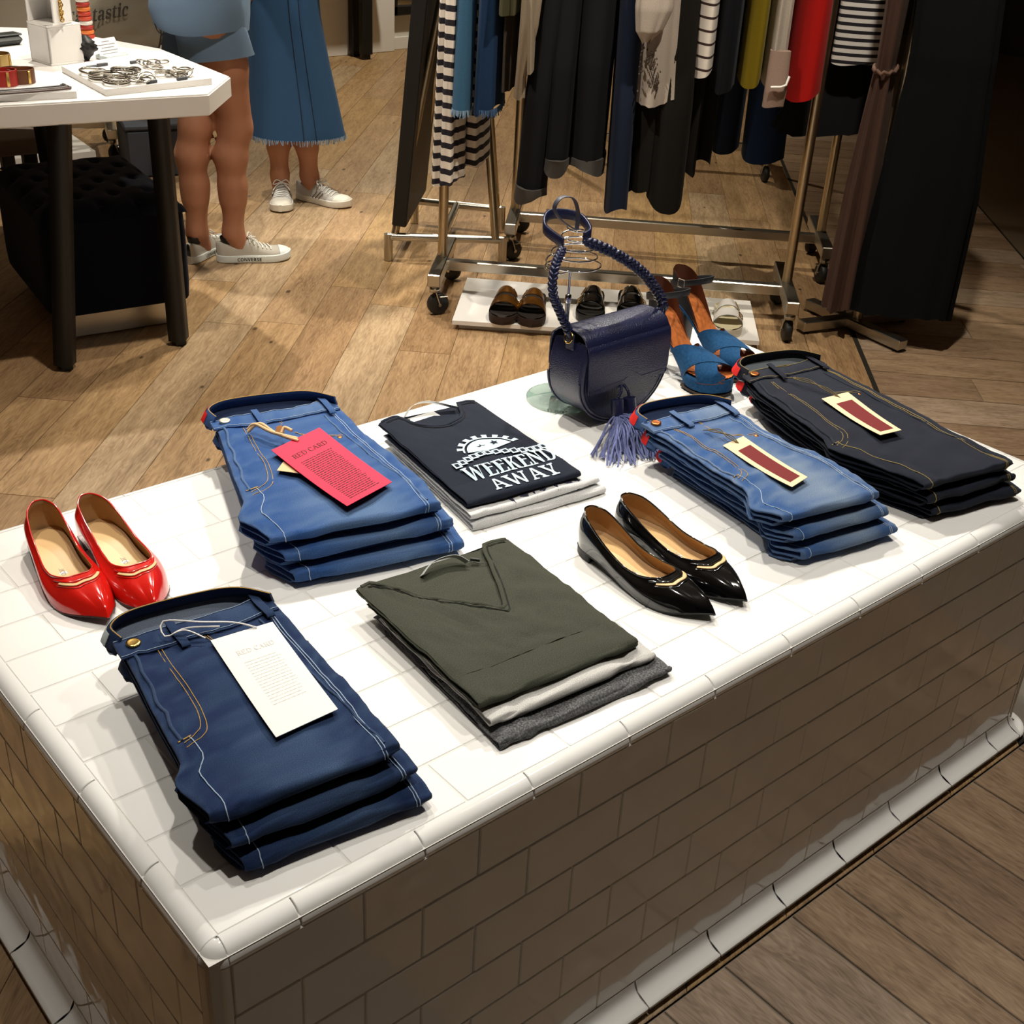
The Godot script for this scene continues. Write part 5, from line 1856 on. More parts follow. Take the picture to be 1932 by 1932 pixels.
	for q in [Vector3(-0.222, 0, -0.33), Vector3(0.192, 0, -0.39), Vector3(-0.2, 0, -0.81), Vector3(0.15, 0, -0.78)]:
		g = G.new()
		g.rod(q + Vector3(0, 0.002, 0), q + Vector3(0, 0.1, 0), 0.0165, 12)
		put("foot", g, M.steel, mo)
	# cross-footed stand with two long dresses
	var c := Vector3(3.14, 0, -1.45)
	var xo := thing("garment_stand", "steel garment stand on a four-armed cross foot under the long black dress", "clothes stand", c)
	for q in [[Vector3(2.947, 0, -1.535), Vector3(3.371, 0, -1.402)], [Vector3(3.094, 0, -1.235), Vector3(3.150, 0, -1.66)]]:
		var d: Vector3 = q[1] - q[0]
		g = G.new()
		g.box(Vector3.ZERO, Vector3(d.length(), 0.034, 0.042), 0.003)
		put("foot_bar", g, M.steel, xo, Transform3D(Basis(Vector3.UP, -atan2(d.z, d.x)), (q[0] + q[1]) / 2 - c + Vector3(0, 0.026, 0)))
		for e in q:
			g = G.new()
			g.lathe(PackedVector2Array([Vector2(0.0001, 0.0), Vector2(0.012, 0.0), Vector2(0.012, 0.01), Vector2(0.0001, 0.01)]), 12, Transform3D(Basis(), (e as Vector3).lerp((q[0] + q[1]) / 2, 0.12) - c))
			put("glide", g, M.rubber, xo)
	g = G.new()
	g.rod(Vector3(0, 0.04, 0), Vector3(0, 1.66, 0), 0.0165, 14)
	put("post", g, M.nickel, xo)
	g = G.new()
	g.rod(Vector3(-0.12, 1.66, -0.2), Vector3(0.16, 1.66, 0.27), 0.0125, 12)
	put("hanging_rail", g, M.nickel, xo)
	var yaw := -1.045
	var gr := "long dresses on the cross-footed stand"
	garment("long_dress", "long black pleated dress on the cross-footed stand", "dress", gr, Vector3(3.178, 0, -1.325), yaw, [[0.108, 0.0, 0.05, 0.158, 0.05], [0.5, 0.01, 0.05, 0.148, 0.05], [0.84, 0.002, 0.05, 0.122, 0.045], [0.9, 0.0, 0.05, 0.122, 0.048], [1.4, -0.04, 0.02, 0.115, 0.06], [1.56, -0.06, 0.0, 0.05, 0.03]], 11, 0.075, cloth(hexc("0d1013"), 9.0, 0.9, false, "weave", 0.1), null, 0.0, 0.0, 0.008, 1.67)
	var bo := garment("long_dress", "long brown dress gathered at the waist, left of the black one", "dress", gr, Vector3(3.085, 0, -1.495), yaw, [[0.10, 0.0, 0.0, 0.052, 0.12], [0.5, 0.002, 0.0, 0.046, 0.11], [0.83, 0.005, 0.0, 0.03, 0.09], [0.85, 0.005, 0.0, 0.026, 0.085], [0.9, 0.005, 0.0, 0.028, 0.09], [1.4, 0.0, 0.0, 0.04, 0.11], [1.56, 0.0, 0.0, 0.02, 0.05]], 7, 0.16, cloth(hexc("5b4238"), 9.0), null, 0.0, 0.4, 0.006, 1.67)
	g = G.new()
	var ring := PackedVector3Array()
	for k in 30: ring.append(Vector3(0.005 + 0.034 * cos(TAU * k / 30), 0.842 + 0.004 * sin(k * 2.1), 0.1 * sin(TAU * k / 30)))
	g.tube(ring, 0.006, 6, false, 1.0, null, true)
	put("waist_cord", g, mat(hexc("6a4f42"), 0.9), bo)
	# low white board with slides
	var b := [rk(0.095, 0, 0.305), rk(1.08, 0, 0.275), rk(1.08, 0, -0.10), rk(0.095, 0, -0.115)]
	var poly := PackedVector2Array()
	for p in b: poly.append(Vector2(p.x, p.z))
	var bd := thing("display_board", "low white board on the floor carrying the slide sandals", "display board")
	g = G.new()
	g.extr(poly, 0.018, 0.032)
	put("panel", g, M.white, bd)
	g = G.new()
	g.extr(Geometry2D.offset_polygon(poly, -0.02)[0], 0.0, 0.018)
	put("plinth_base", g, mat(hexc("b9b3a8"), 0.8), bd)
	var br := mat(hexc("8a5a22"), 0.28, 0.75)
	var dk := mat(hexc("2b1a12"), 0.8)
	var ds := mat(hexc("1c120d"), 0.9)
	slide("bronze slide sandal with two buckled straps, the left one of its pair", "bronze slides on the white board", rk(0.247, 0.032, 0.065), -PI / 4 + 0.03, 1.0, br, dk, ds, M.gold)
	slide("bronze slide sandal with two buckled straps, the right one of its pair", "bronze slides on the white board", rk(0.355, 0.032, 0.065), -PI / 4 - 0.03, -1.0, br, dk, ds, M.gold)
	var bp: Material = M.blackpatent
	slide("black patent slide sandal with gold buckles, the left one of its pair", "black slides on the white board", rk(0.548, 0.032, -0.005), -PI / 4 - 0.05, -1.0, bp, M.rubber, M.rubber, M.gold)
	slide("black patent slide sandal with gold buckles, the right one of its pair", "black slides on the white board", rk(0.652, 0.032, -0.03), -PI / 4 + 0.06, 1.0, bp, M.rubber, M.rubber, M.gold)
	var ws := mat(hexc("c9bf9e"), 0.8)
	var wp := mat(hexc("e6e2de"), 0.3)
	slide("white slide sandal with two buckled straps, at the right end of the board", "white slides on the white board", rk(0.975, 0.032, 0.025), -PI / 4, 1.0, wp, mat(hexc("d8d2c2"), 0.7), ws, M.gold)
	slide("white slide sandal mostly hidden behind the blue heels", "white slides on the white board", rk(0.872, 0.032, 0.02), -PI / 4, -1.0, wp, mat(hexc("d8d2c2"), 0.7), ws, M.gold)

# ---------------------------------------------------------------- people: one skin meshed from joints as surface nets
func nets(bones: Array, cell: float, k: float, lo: Vector3, hi: Vector3) -> G:
	var nx := int((hi.x - lo.x) / cell) + 2
	var ny := int((hi.y - lo.y) / cell) + 2
	var nzz := int((hi.z - lo.z) / cell) + 2
	var F := PackedFloat32Array()
	F.resize(nx * ny * nzz)
	F.fill(1.0)
	for b in bones:
		var a: Vector3 = b[0]
		var e: Vector3 = b[1]
		var ra: float = b[2]
		var rb: float = b[3]
		var m := maxf(ra, rb) + k + cell * 2.0
		var l := Vector3(minf(a.x, e.x), minf(a.y, e.y), minf(a.z, e.z)) - Vector3.ONE * m - lo
		var h := Vector3(maxf(a.x, e.x), maxf(a.y, e.y), maxf(a.z, e.z)) + Vector3.ONE * m - lo
		var d := e - a
		var dd := maxf(d.length_squared(), 1e-9)
		for z in range(maxi(0, int(l.z / cell)), mini(nzz, int(h.z / cell) + 2)):
			for y in range(maxi(0, int(l.y / cell)), mini(ny, int(h.y / cell) + 2)):
				for x in range(maxi(0, int(l.x / cell)), mini(nx, int(h.x / cell) + 2)):
					var p := lo + Vector3(x, y, z) * cell
					var t := clampf((p - a).dot(d) / dd, 0.0, 1.0)
					var v := (p - a - d * t).length() - lerpf(ra, rb, t)
					var i := x + nx * (y + ny * z)
					var f := F[i]
					var q := maxf(k - absf(f - v), 0.0) / k
					F[i] = minf(f, v) - q * q * k * 0.25
	var g := G.new()
	var id := {}
	for z in nzz - 1:
		for y in ny - 1:
			for x in nx - 1:
				var i := x + nx * (y + ny * z)
				var s := 0
				var f0 := F[i]
				if f0 > cell * 2.0 or f0 < -cell * 2.0: continue
				var c := Vector3.ZERO
				var n := 0
				var vals := [f0, F[i + 1], F[i + nx], F[i + nx + 1], F[i + nx * ny], F[i + nx * ny + 1], F[i + nx * ny + nx], F[i + nx * ny + nx + 1]]
				for ed in [[0, 1], [2, 3], [4, 5], [6, 7], [0, 2], [1, 3], [4, 6], [5, 7], [0, 4], [1, 5], [2, 6], [3, 7]]:
					var va: float = vals[ed[0]]
					var vb: float = vals[ed[1]]
					if (va < 0.0) != (vb < 0.0):
						var t := va / (va - vb)
						var pa := Vector3(ed[0] & 1, (ed[0] >> 1) & 1, ed[0] >> 2)
						var pb := Vector3(ed[1] & 1, (ed[1] >> 1) & 1, ed[1] >> 2)
						c += pa.lerp(pb, t)
						n += 1
				if n == 0: continue
				id[i] = g.v.size()
				g.v.append(lo + (Vector3(x, y, z) + c / n) * cell)
				var gr := Vector3(vals[1] + vals[3] + vals[5] + vals[7] - vals[0] - vals[2] - vals[4] - vals[6], vals[2] + vals[3] + vals[6] + vals[7] - vals[0] - vals[1] - vals[4] - vals[5], vals[4] + vals[5] + vals[6] + vals[7] - vals[0] - vals[1] - vals[2] - vals[3])
				g.nr.append(gr.normalized())
				g.uv.append(Vector2.ZERO)
				g.cl.append(Color.WHITE)
	for key in id:
		var i: int = key
		for ax in 3:
			var st: int = [1, nx, nx * ny][ax]
			var s1: int = [nx, nx * ny, 1][ax]
			var s2: int = [nx * ny, 1, nx][ax]
			if (F[i] < 0.0) == (F[i + st] < 0.0): continue
			if not (id.has(i - s1) and id.has(i - s2) and id.has(i - s1 - s2)): continue
			var q := [id[i], id[i - s1], id[i - s1 - s2], id[i - s2]]
			if F[i] < 0.0: g.ix.append_array([q[0], q[2], q[1], q[0], q[3], q[2]])
			else: g.ix.append_array([q[0], q[1], q[2], q[0], q[2], q[3]])
	return g

# feet: ankles in the world; the rest of the figure is set from hips and shoulders
func person(label: String, at: Vector3, hips: Vector3, fwd: Vector3, ankles: Array, knees: Array, toes: Array, kind: int) -> Node3D:
	var o := thing("person", label, "person", at)
	var r := fwd.cross(Vector3.UP).normalized()
	var B := []
	var hj := [hips - r * 0.085, hips + r * 0.085]
	for s in 2:
		var a: Vector3 = ankles[s] - at
		var kn: Vector3 = knees[s] - at
		var h: Vector3 = hj[s] - at
		var back := -fwd
		B.append([a + Vector3(0, -0.06, 0) + (toes[s] as Vector3) * 0.03, a, 0.032, 0.034])
		B.append([a, a.lerp(kn, 0.45), 0.034, 0.046])
		B.append([a.lerp(kn, 0.35) + back * 0.006, a.lerp(kn, 0.74) + back * 0.014, 0.042, 0.0535])
		B.append([a.lerp(kn, 0.74) + back * 0.01, kn, 0.052, 0.051])
		B.append([kn + fwd * 0.004, kn.lerp(h, 0.5) + fwd * 0.008, 0.054, 0.071])
		B.append([kn.lerp(h, 0.5) + fwd * 0.006, h + Vector3(0, -0.06, 0), 0.071, 0.08])
		B.append([h + Vector3(0, -0.05, 0) + back * 0.012, h + back * 0.012, 0.078, 0.078])
	var hp := hips - at
	var ch := hp + Vector3(0, 0.36, 0) + fwd * 0.03
	B.append([hp + Vector3(0, 0.05, 0), hp + Vector3(0, 0.18, 0), 0.115, 0.1])
	B.append([hp + Vector3(0, 0.2, 0), ch, 0.1, 0.115])
	for s in [-1.0, 1.0]:
		B.append([hp + Vector3(0, 0.18, 0) + r * 0.05 * s, ch + r * 0.075 * s, 0.085, 0.09])
		var sh: Vector3 = ch + r * 0.165 * s + Vector3(0, 0.085, 0)
		var el: Vector3 = sh + r * 0.04 * s + Vector3(0, -0.27, 0) - fwd * 0.02
		var wr: Vector3 = el + Vector3(0, 0.10, 0) + fwd * 0.20 - r * 0.03 * s
		B.append([ch + r * 0.06 * s + Vector3(0, 0.07, 0), sh, 0.06, 0.052])
		B.append([sh, el, 0.05, 0.039])
		B.append([el, wr, 0.039, 0.026])
		var hd: Vector3 = (wr - el).normalized()
		B.append([wr, wr + hd * 0.07, 0.024, 0.026])
		for f in 4:
			var rt: Vector3 = wr + hd * 0.07 + r * (f - 1.5) * 0.017
			B.append([rt, rt + hd * [0.04, 0.046, 0.044, 0.034][f] + Vector3(0, -0.012, 0), 0.009, 0.008])
		B.append([wr + hd * 0.02 - r * s * 0.02, wr + hd * 0.055 - r * s * 0.045, 0.011, 0.009])
	var nk := ch + Vector3(0, 0.12, 0)
	B.append([nk, nk + Vector3(0, 0.09, 0) + fwd * 0.015, 0.05, 0.047])
	var hc := nk + Vector3(0, 0.19, 0) + fwd * 0.03
	B.append([hc + Vector3(0, 0.02, 0) - fwd * 0.02, hc + Vector3(0, 0.03, 0) + fwd * 0.01, 0.088, 0.085])
	B.append([hc + Vector3(0, -0.07, 0) + fwd * 0.035, hc + Vector3(0, -0.02, 0) + fwd * 0.03, 0.045, 0.06])
	B.append([hc + Vector3(0, -0.005, 0) + fwd * 0.092, hc + Vector3(0, -0.028, 0) + fwd * 0.108, 0.01, 0.013])
	var lo := Vector3(1e9, 1e9, 1e9)
	var hi := -lo
	for b in B:
		for e in 2:
			lo = lo.min(b[e] - Vector3.ONE * 0.15); hi = hi.max(b[e] + Vector3.ONE * 0.15)
	put("body", nets(B, 0.0125, 0.03, lo, hi), M.skin, o)
	for s in 2:
		var d: Vector3 = toes[s]
		var yaw := atan2(d.x, d.z)
		sneaker(o, Transform3D(Basis(Vector3.UP, yaw), Vector3(ankles[s].x, 0, ankles[s].z) - at - d * 0.062 + Vector3(0, 0.001, 0)), 1.0 if s == 0 else -1.0, kind)
	# top, hair
	var knit := cloth(hexc("2b2a2c") if kind == 0 else hexc("cfc8bb"), 10.0)
	var rows := []
	for q in [[0.02, 0.15, 0.125], [0.14, 0.145, 0.115], [0.28, 0.155, 0.12], [0.40, 0.185, 0.13], [0.455, 0.19, 0.11], [0.485, 0.13, 0.09], [0.50, 0.075, 0.07]]:
		var rr := PackedVector3Array()
		for k in 32:
			var a := TAU * k / 32
			rr.append(hp + Vector3(0, q[0], 0) + fwd * (0.03 * q[0] / 0.4) + r * cos(a) * q[1] + fwd * sin(a) * q[2])
		rows.append(rr)
	var g := G.new()
	g.grid(rows, true)
	for s in [-1.0, 1.0]:
		var sh: Vector3 = ch + r * 0.15 * s + Vector3(0, 0.085, 0)
		var el: Vector3 = sh + r * 0.05 * s + Vector3(0, -0.2, 0) - fwd * 0.015
		g.tube(arr([sh, sh.lerp(el, 0.5), el]), PackedFloat32Array([0.068, 0.06, 0.055]), 14)
	put("shirt", g, knit, o)
	var hb := [[hc + Vector3(0, 0.045, 0) - fwd * 0.03, hc + Vector3(0, 0.055, 0), 0.086, 0.08], [hc - fwd * 0.06, hc + Vector3(0, -0.2, 0) - fwd * 0.075, 0.07, 0.045]]
	put("hair", nets(hb, 0.012, 0.03, hc - Vector3.ONE * 0.36, hc + Vector3.ONE * 0.3), mat(hexc("1d1512"), 0.5), o)
	for s in [-1.0, 1.0]:
		g = G.new()
		g.tube(arr([hc + fwd * 0.083 + r * 0.031 * s, hc + fwd * 0.093 + r * 0.031 * s]), 0.009, 10)
		put("eye", g, M.black, o)
	g = G.new()
	g.tube(arr([hc + Vector3(0, -0.058, 0) + fwd * 0.083 - r * 0.02, hc + Vector3(0, -0.056, 0) + fwd * 0.092, hc + Vector3(0, -0.058, 0) + fwd * 0.083 + r * 0.02]), 0.005, 8)
	put("mouth", g, mat(hexc("8c4a42"), 0.5), o)
	return o

func build_all() -> void:
	build_goods()
	build_bag()
	build_racks()
	build_table()
	build_people()

func build_goods() -> void:
	# folded jeans, three pairs to a stack
	var inside := cloth(hexc("8a97ad"), 14.0)
	var inside2 := cloth(hexc("39496e"), 14.0)
	var A := {"kl": [[0.0, -0.125], [0.2, -0.138], [0.27, -0.122], [1.0, -0.112]], "kr": [[0.0, 0.09], [0.2, 0.09], [1.0, 0.084]], "dark": lin("223d70"), "light": lin("7597c4"), "fade": 0.42, "thread": M.thread, "button": M.gold, "rivet": M.steel, "inside": inside, "label": mat(hexc("cfd9dc"), 0.7), "goldband": false}
	var Bk := {"kl": [[0.0, -0.124], [0.17, -0.15], [0.3, -0.128], [1.0, -0.102]], "kr": [[0.0, 0.13], [0.2, 0.134], [0.75, 0.107], [1.0, 0.104]], "dark": lin("3e70bf"), "light": lin("a3c6ec"), "fade": 0.55, "thread": M.thread, "button": mat(hexc("c9c6ba"), 0.4, 0.6), "rivet": M.copper, "inside": inside2, "label": M.red, "goldband": false}
	var Ck := {"kl": [[0.0, -0.1], [0.12, -0.125], [0.25, -0.1], [1.0, -0.113]], "kr": [[0.0, 0.09], [0.3, 0.095], [0.6, 0.068], [1.0, 0.066]], "dark": lin("4678c2"), "light": lin("c8def2"), "fade": 0.72, "thread": M.thread, "button": M.copper, "rivet": M.copper, "inside": inside2, "label": M.red, "goldband": false}
	var Dk := {"kl": [[0.0, -0.125], [0.35, -0.18], [0.42, -0.165], [0.85, -0.145], [1.0, -0.125]], "kr": [[0.0, 0.075], [0.4, 0.062], [1.0, 0.05]], "dark": lin("262c3e"), "light": lin("47506a"), "fade": 0.12, "thread": mat(hexc("9a8752"), 0.9), "button": M.copper, "rivet": M.copper, "inside": cloth(hexc("8f98a0"), 14.0), "label": M.red, "goldband": true, "pale": false}
	var S := [
		[A, Vector3(0.163, PT, -0.036), -0.12, 0.222, 0.196, 0.322, 0.0082, "dark blue jeans in the front corner stack", "the white card", 0.0],
		[Bk, Vector3(0.478, PT, -0.447), -0.235, 0.268, 0.205, 0.372, 0.0086, "mid-blue jeans in the stack beside the red flats", "the red card", 0.0],
		[Ck, Vector3(1.083, PT, -0.083), -0.19, 0.252, 0.205, 0.338, 0.0086, "faded light blue jeans by the tassels", "a maroon tag", 0.0],
		[Dk, Vector3(1.385, PT, -0.036), -0.20, 0.222, 0.195, 0.45, 0.0078, "black raw denim jeans in the right-hand stack", "a maroon tag", 0.0],
	]
	var tops := []
	for i in 4:
		var s: Array = S[i]
		for k in 3:
			var y: float = (2 - k) * s[6] * 3.04
			var fw := [0.0, 0.004, 0.012][2 - k] as float
			var at: Vector3 = s[1] + Vector3([0.0, 0.012, 0.018][k] - 0.006 * k * 0.0, y, [-0.026, -0.010, 0.006][k])
			if i == 3: at = s[1] + Vector3([0.0, 0.008, 0.016][k], y, [-0.012, -0.006, 0.004][k])
			var lab: String = ["top pair of %s, with %s" % [s[7], s[8]], "middle pair of three %s" % s[7], "bottom pair of three %s" % s[7]][k]
			var look: Dictionary = (s[0] as Dictionary).duplicate()
			if k > 0 and i != 3 and i != 2: look.erase("label")
			var t := jeans(lab, "pairs in the stack of %s" % s[7], at, s[2] + [0.0, 0.018, -0.012][k], s[3] - 0.004 * (2 - k), s[4], s[5] - 0.01 * k, s[6], look, i * 7 + k, k == 0)
			if k == 0: tops.append(t)
	var r := RandomNumberGenerator.new()
	r.seed = 9
	# tags
	var hA := PT + 0.0765
	var w := hang_tag("large white card with faint lettering tied by a white cord to the front corner jeans", [Vector3(0.176, hA + 0.004, -0.328), Vector3(0.254, hA + 0.004, -0.319), Vector3(0.226, hA + 0.002, -0.133), Vector3(0.147, hA + 0.002, -0.131)], M.paper, 0.003,
		[[Vector3(0.232, hA + 0.006, -0.318), Vector3(0.212, hA + 0.012, -0.335), Vector3(0.178, hA + 0.017, -0.352), Vector3(0.142, hA + 0.018, -0.378), Vector3(0.136, hA + 0.007, -0.362), Vector3(0.16, hA + 0.012, -0.358), Vector3(0.194, hA + 0.012, -0.338)], [Vector3(0.138, hA + 0.006, -0.362), Vector3(0.156, hA + 0.014, -0.352), Vector3(0.172, hA + 0.007, -0.333)]], M.white, 0.0011)
	var onc: Callable = w[1]
	var lift_map := func(oc: Callable, x: float, y: float, sx: float, sy: float) -> Callable:
		return func(p: Vector2) -> Array: return [oc.call(x + p.x * sx, y - p.y * sy, 0.0004), Vector3.UP]
	var faint := mat(hexc("d7d4ce"), 0.6)
	put("lettering", text_g("RED CARD", 0.1, lift_map.call(onc, 0.52, 0.2, 0.9, 0.42), "Droid Serif"), faint, w[0])
	put("fine_print", print_lines(onc, 0.24, 0.8, 0.3, 0.74, 16, 0.006, r), mat(hexc("dfdcd7"), 0.6), w[0], Transform3D(), true)
	var hB := PT + 0.081
	w = hang_tag("bright red printed card tied with raffia to the mid-blue jeans", [Vector3(0.478, hB + 0.007, -0.700), Vector3(0.580, hB + 0.006, -0.727), Vector3(0.568, hB + 0.004, -0.514), Vector3(0.474, hB + 0.004, -0.489)], mat(hexc("df2247"), 0.75), 0.006,
		[[Vector3(0.487, hB + 0.006, -0.785), Vector3(0.494, hB + 0.017, -0.775), Vector3(0.504, hB + 0.014, -0.742), Vector3(0.529, hB + 0.010, -0.708)], [Vector3(0.484, hB + 0.004, -0.781), Vector3(0.499, hB + 0.019, -0.77), Vector3(0.508, hB + 0.013, -0.738), Vector3(0.527, hB + 0.009, -0.703)], [Vector3(0.516, hB + 0.012, -0.735), Vector3(0.524, hB + 0.018, -0.738), Vector3(0.53, hB + 0.016, -0.726)]], M.kraft, 0.0026)
	onc = w[1]
	put("lettering", text_g("RED CARD", 0.1, lift_map.call(onc, 0.5, 0.2, 1.05, 0.55), "Droid Serif"), M.ink, w[0])
	put("fine_print", print_lines(onc, 0.17, 0.83, 0.295, 0.93, 26, 0.009, r), M.ink, w[0], Transform3D(), true)
	var g := G.new()
	g.extr(PackedVector2Array([Vector2(-0.03, -0.02), Vector2(0.03, -0.02), Vector2(0.03, 0.02), Vector2(-0.03, 0.02)]), 0.0, 0.0008)
	put("backing_card", g, M.kraft, w[0], Transform3D(Basis(Vector3.UP, 0.7), Vector3(0.492, hB + 0.0022, -0.652) - w[0].position))
	g = G.new()
	g.lathe(PackedVector2Array([Vector2(0.0001, 0.0), Vector2(0.008, 0.0), Vector2(0.008, 0.0008), Vector2(0.0001, 0.0008)]), 6, Transform3D(Basis(Vector3.RIGHT, 1.0), Vector3(0.516, hB + 0.016, -0.738) - w[0].position))
	put("leather_disc", g, mat(hexc("b9824f"), 0.6), w[0])
	var cream := mat(hexc("e9cfa6"), 0.8)
	var wine := mat(hexc("6e1416"), 0.85)
	for q in [["cream tag with a maroon panel tied to the faded light blue jeans", [Vector3(1.079, PT + 0.080, -0.327), Vector3(1.133, PT + 0.080, -0.331), Vector3(1.096, PT + 0.082, -0.172), Vector3(1.05, PT + 0.080, -0.165)], Vector3(1.092, PT + 0.082, -0.382)], ["cream tag with a maroon panel tied to the black raw denim jeans", [Vector3(1.374, PT + 0.0745, -0.358), Vector3(1.438, PT + 0.0745, -0.350), Vector3(1.372, PT + 0.077, -0.193), Vector3(1.326, PT + 0.0745, -0.202)], Vector3(1.392, PT + 0.077, -0.452)]]:
		var c: Array = q[1]
		var m: Vector3 = (c[0] + c[1]) / 2 + Vector3(0, 0.001, 0.012)
		var st: Vector3 = q[2]
		var ss := []
		for k in 3: ss.append([st + Vector3(0.004 * k, 0, 0.002 * k), st.lerp(m, 0.35) + Vector3(0.008 - 0.008 * k, 0.008, 0.0), st.lerp(m, 0.7) + Vector3(-0.004 + 0.005 * k, 0.006, 0), m])
		w = hang_tag(q[0], c, cream, 0.007, ss, mat(hexc("6a5c3c"), 0.9), 0.0008)
		onc = w[1]
		g = G.new()
		for j in 12:
			var y0 := lerpf(0.17, 0.93, j / 12.0)
			var y1 := lerpf(0.17, 0.93, (j + 1) / 12.0)
			g.face(arr([onc.call(0.2, y0, 0.0003), onc.call(0.82, y0, 0.0003), onc.call(0.82, y1, 0.0003), onc.call(0.2, y1, 0.0003)]), Vector3.UP)
		put("maroon_panel", g, wine, w[0])
	# printing inside the waistband of the corner jeans
	var to: Array = tops[0]
	var bx := Vector3(0.03, 0.0315, -0.3555)
	put("lettering", text_g("Anniversary 50th", 0.0072, flat_map(bx, Vector3(1, 0.0, 0.14).normalized(), Vector3(-0.03, 1, -0.5).normalized()), "Droid Sans", 700), mat(hexc("c9d3e2"), 0.8), to[0])
	# printed tees: navy on two white ones
	var navy := cloth(hexc("262c3c"), 13.0, 0.9)
	var whit := cloth(hexc("ffffff"), 13.0, 0.85)
	var grp := "tees in the printed stack"
	var crew := func(u: float) -> float: return -0.298 + 0.062 * pow(maxf(0.0, 1.0 - pow(absf(u + 0.02) / 0.58, 2.4)), 0.6)
	folded_tee("bottom white folded t-shirt with navy letters in the printed stack", grp, Vector3(0.797, PT, -0.437), -0.11, 0.252, 0.215, 0.31, 0.0066, 2, whit, 31)
	var mid := folded_tee("middle white folded t-shirt with navy letters under the navy one", grp, Vector3(0.795, PT + 0.0134, -0.446), -0.10, 0.246, 0.21, 0.30, 0.0066, 2, whit, 33)
	var tp := folded_tee("navy folded t-shirt with pale blue print on top of the printed stack", grp, Vector3(0.783, PT + 0.0272, -0.462), -0.115, 0.212, 0.196, 0.298, 0.0066, 2, navy, 35, crew, navy, 0.002)
	var pale := mat(hexc("bcd0dc"), 0.85)
	var f: Fold = tp[1]
	var shirt_map := func(ff: Fold, dx: float, dz: float, lift: float) -> Callable:
		# x across the shirt, y towards its far edge, measured along the cloth from the front fold
		return func(p: Vector2) -> Array:
			var s := dz - p.y
			var end: Vector2 = ff.c[ff.top_n - 1]
			var fi: float
			if s < end.x: fi = ff.fz(s)
			else: fi = ff.top_n - 1.0 + (s - end.x) / (ff.t * 0.5 * PI * 1.12) * 8.0
			var u := clampf((dx + p.x - ff.cx(s)) / (ff.width(s) * 0.5), -0.98, 0.98)
			return [ff.at(fi, u, lift * (1.0 - 0.9 * smoothstep(-0.066, -0.05, s)) + 0.0008), ff.nrm(fi)]
	var lf := 0.0056
	put("lettering", text_g("WEEKEND", 0.034, shirt_map.call(f, 0.014, -0.066, lf), "Droid Serif", 900, 0.166), pale, tp[0])
	put("lettering", text_g("AWAY", 0.034, shirt_map.call(f, 0.014, -0.024, lf), "Droid Serif", 900, 0.125), pale, tp[0])
	var pm: Callable = shirt_map.call(f, 0.0, 0.0, lf)
	var pm2: Callable = shirt_map.call(f, 0.0, 0.0, lf + 0.0005)
	var patch := func(gg: G, mp: Callable, pts: Array) -> void:
		var l := PackedVector3Array()
		for p in pts: l.append(mp.call(Vector2(p[0], p[1]))[0])
		gg.face(l, Vector3.UP)
	g = G.new()
	var g2 := G.new()
	for k in 16:      # the dome
		var a0 := PI * (0.06 + 0.88 * k / 16.0)
		var a1 := PI * (0.06 + 0.88 * (k + 1) / 16.0)
		var cx := 0.014
		var cy := 0.118
		for rr in [[0.0, 0.040, 1], [0.044, 0.047, 0], [0.047, 0.056, 2]]:
			if rr[2] == 2 and k % 2 == 1: continue
			var q := []
			for e in [[rr[0], a0], [rr[1], a0], [rr[1], a1], [rr[0], a1]]: q.append([cx + e[0] * cos(e[1]) * 1.05, cy + e[0] * sin(e[1]) * 0.95])
			patch.call(g, pm, q)
	for k in 13:      # the strip of frames beneath it
		var x := -0.072 + k * 0.0135
		var y := 0.094 + 0.012 * sin((k - 1) * 0.5)
		patch.call(g, pm, [[x, y], [x + 0.0126, y], [x + 0.0126, y + 0.015], [x, y + 0.015]])
		patch.call(g2, pm2, [[x + 0.003, y + 0.0035], [x + 0.0095, y + 0.0035], [x + 0.0095, y + 0.0115], [x + 0.003, y + 0.0115]])
	for st in [[0.004, 0.134, 0.009], [0.030, 0.138, 0.0085], [-0.014, 0.125, 0.005]]:
		for k in 5:
			var a := PI / 2 + TAU * k / 5
			patch.call(g2, pm2, [[st[0] + cos(a) * st[2], st[1] + sin(a) * st[2]], [st[0] + cos(a + 0.63) * st[2] * 0.4, st[1] + sin(a + 0.63) * st[2] * 0.4], [st[0], st[1]], [st[0] + cos(a - 0.63) * st[2] * 0.4, st[1] + sin(a - 0.63) * st[2] * 0.4]])
	put("dome_print", g, pale, tp[0])
	put("star_print", g2, navy, tp[0])
	var ink := mat(hexc("2a2b45"), 0.9)
	var fm: Fold = mid[1]
	put("lettering", text_g("WEEKEND", 0.034, shirt_map.call(fm, 0.01, -0.035, 0.0), "Droid Serif", 900, 0.166), ink, mid[0])
	put("lettering", text_g("AWAY", 0.034, shirt_map.call(fm, 0.016, 0.004, 0.0), "Droid Serif", 900, 0.15), ink, mid[0])
	g = G.new()
	for q in [[-0.03, -0.262, 0.055, 0.026, 0.0]]:
		patch.call(g, func(p): return [Vector3(p.x, 0.0118 + 0.006 * absf(p.y + 0.258) * 10.0, p.y), Vector3.UP], [[-0.046, -0.290], [0.008, -0.296], [0.012, -0.270], [-0.042, -0.262]])
	put("neck_label", g, M.paper, tp[0])
	g = G.new()
	ribbon(g, smooth_path([Vector3(-0.05, 0.012, -0.298), Vector3(-0.03, 0.026, -0.306), Vector3(0.0, 0.028, -0.304), Vector3(0.045, 0.016, -0.285)], 20), 0.011, 0.0008, Vector3(0, 0.6, 0.8).normalized())
	put("hanger_loop", g, mat(hexc("c9cbc8"), 0.3), tp[0])
	# knit tops by the front edge
	grp = "knit tops in the front stack"
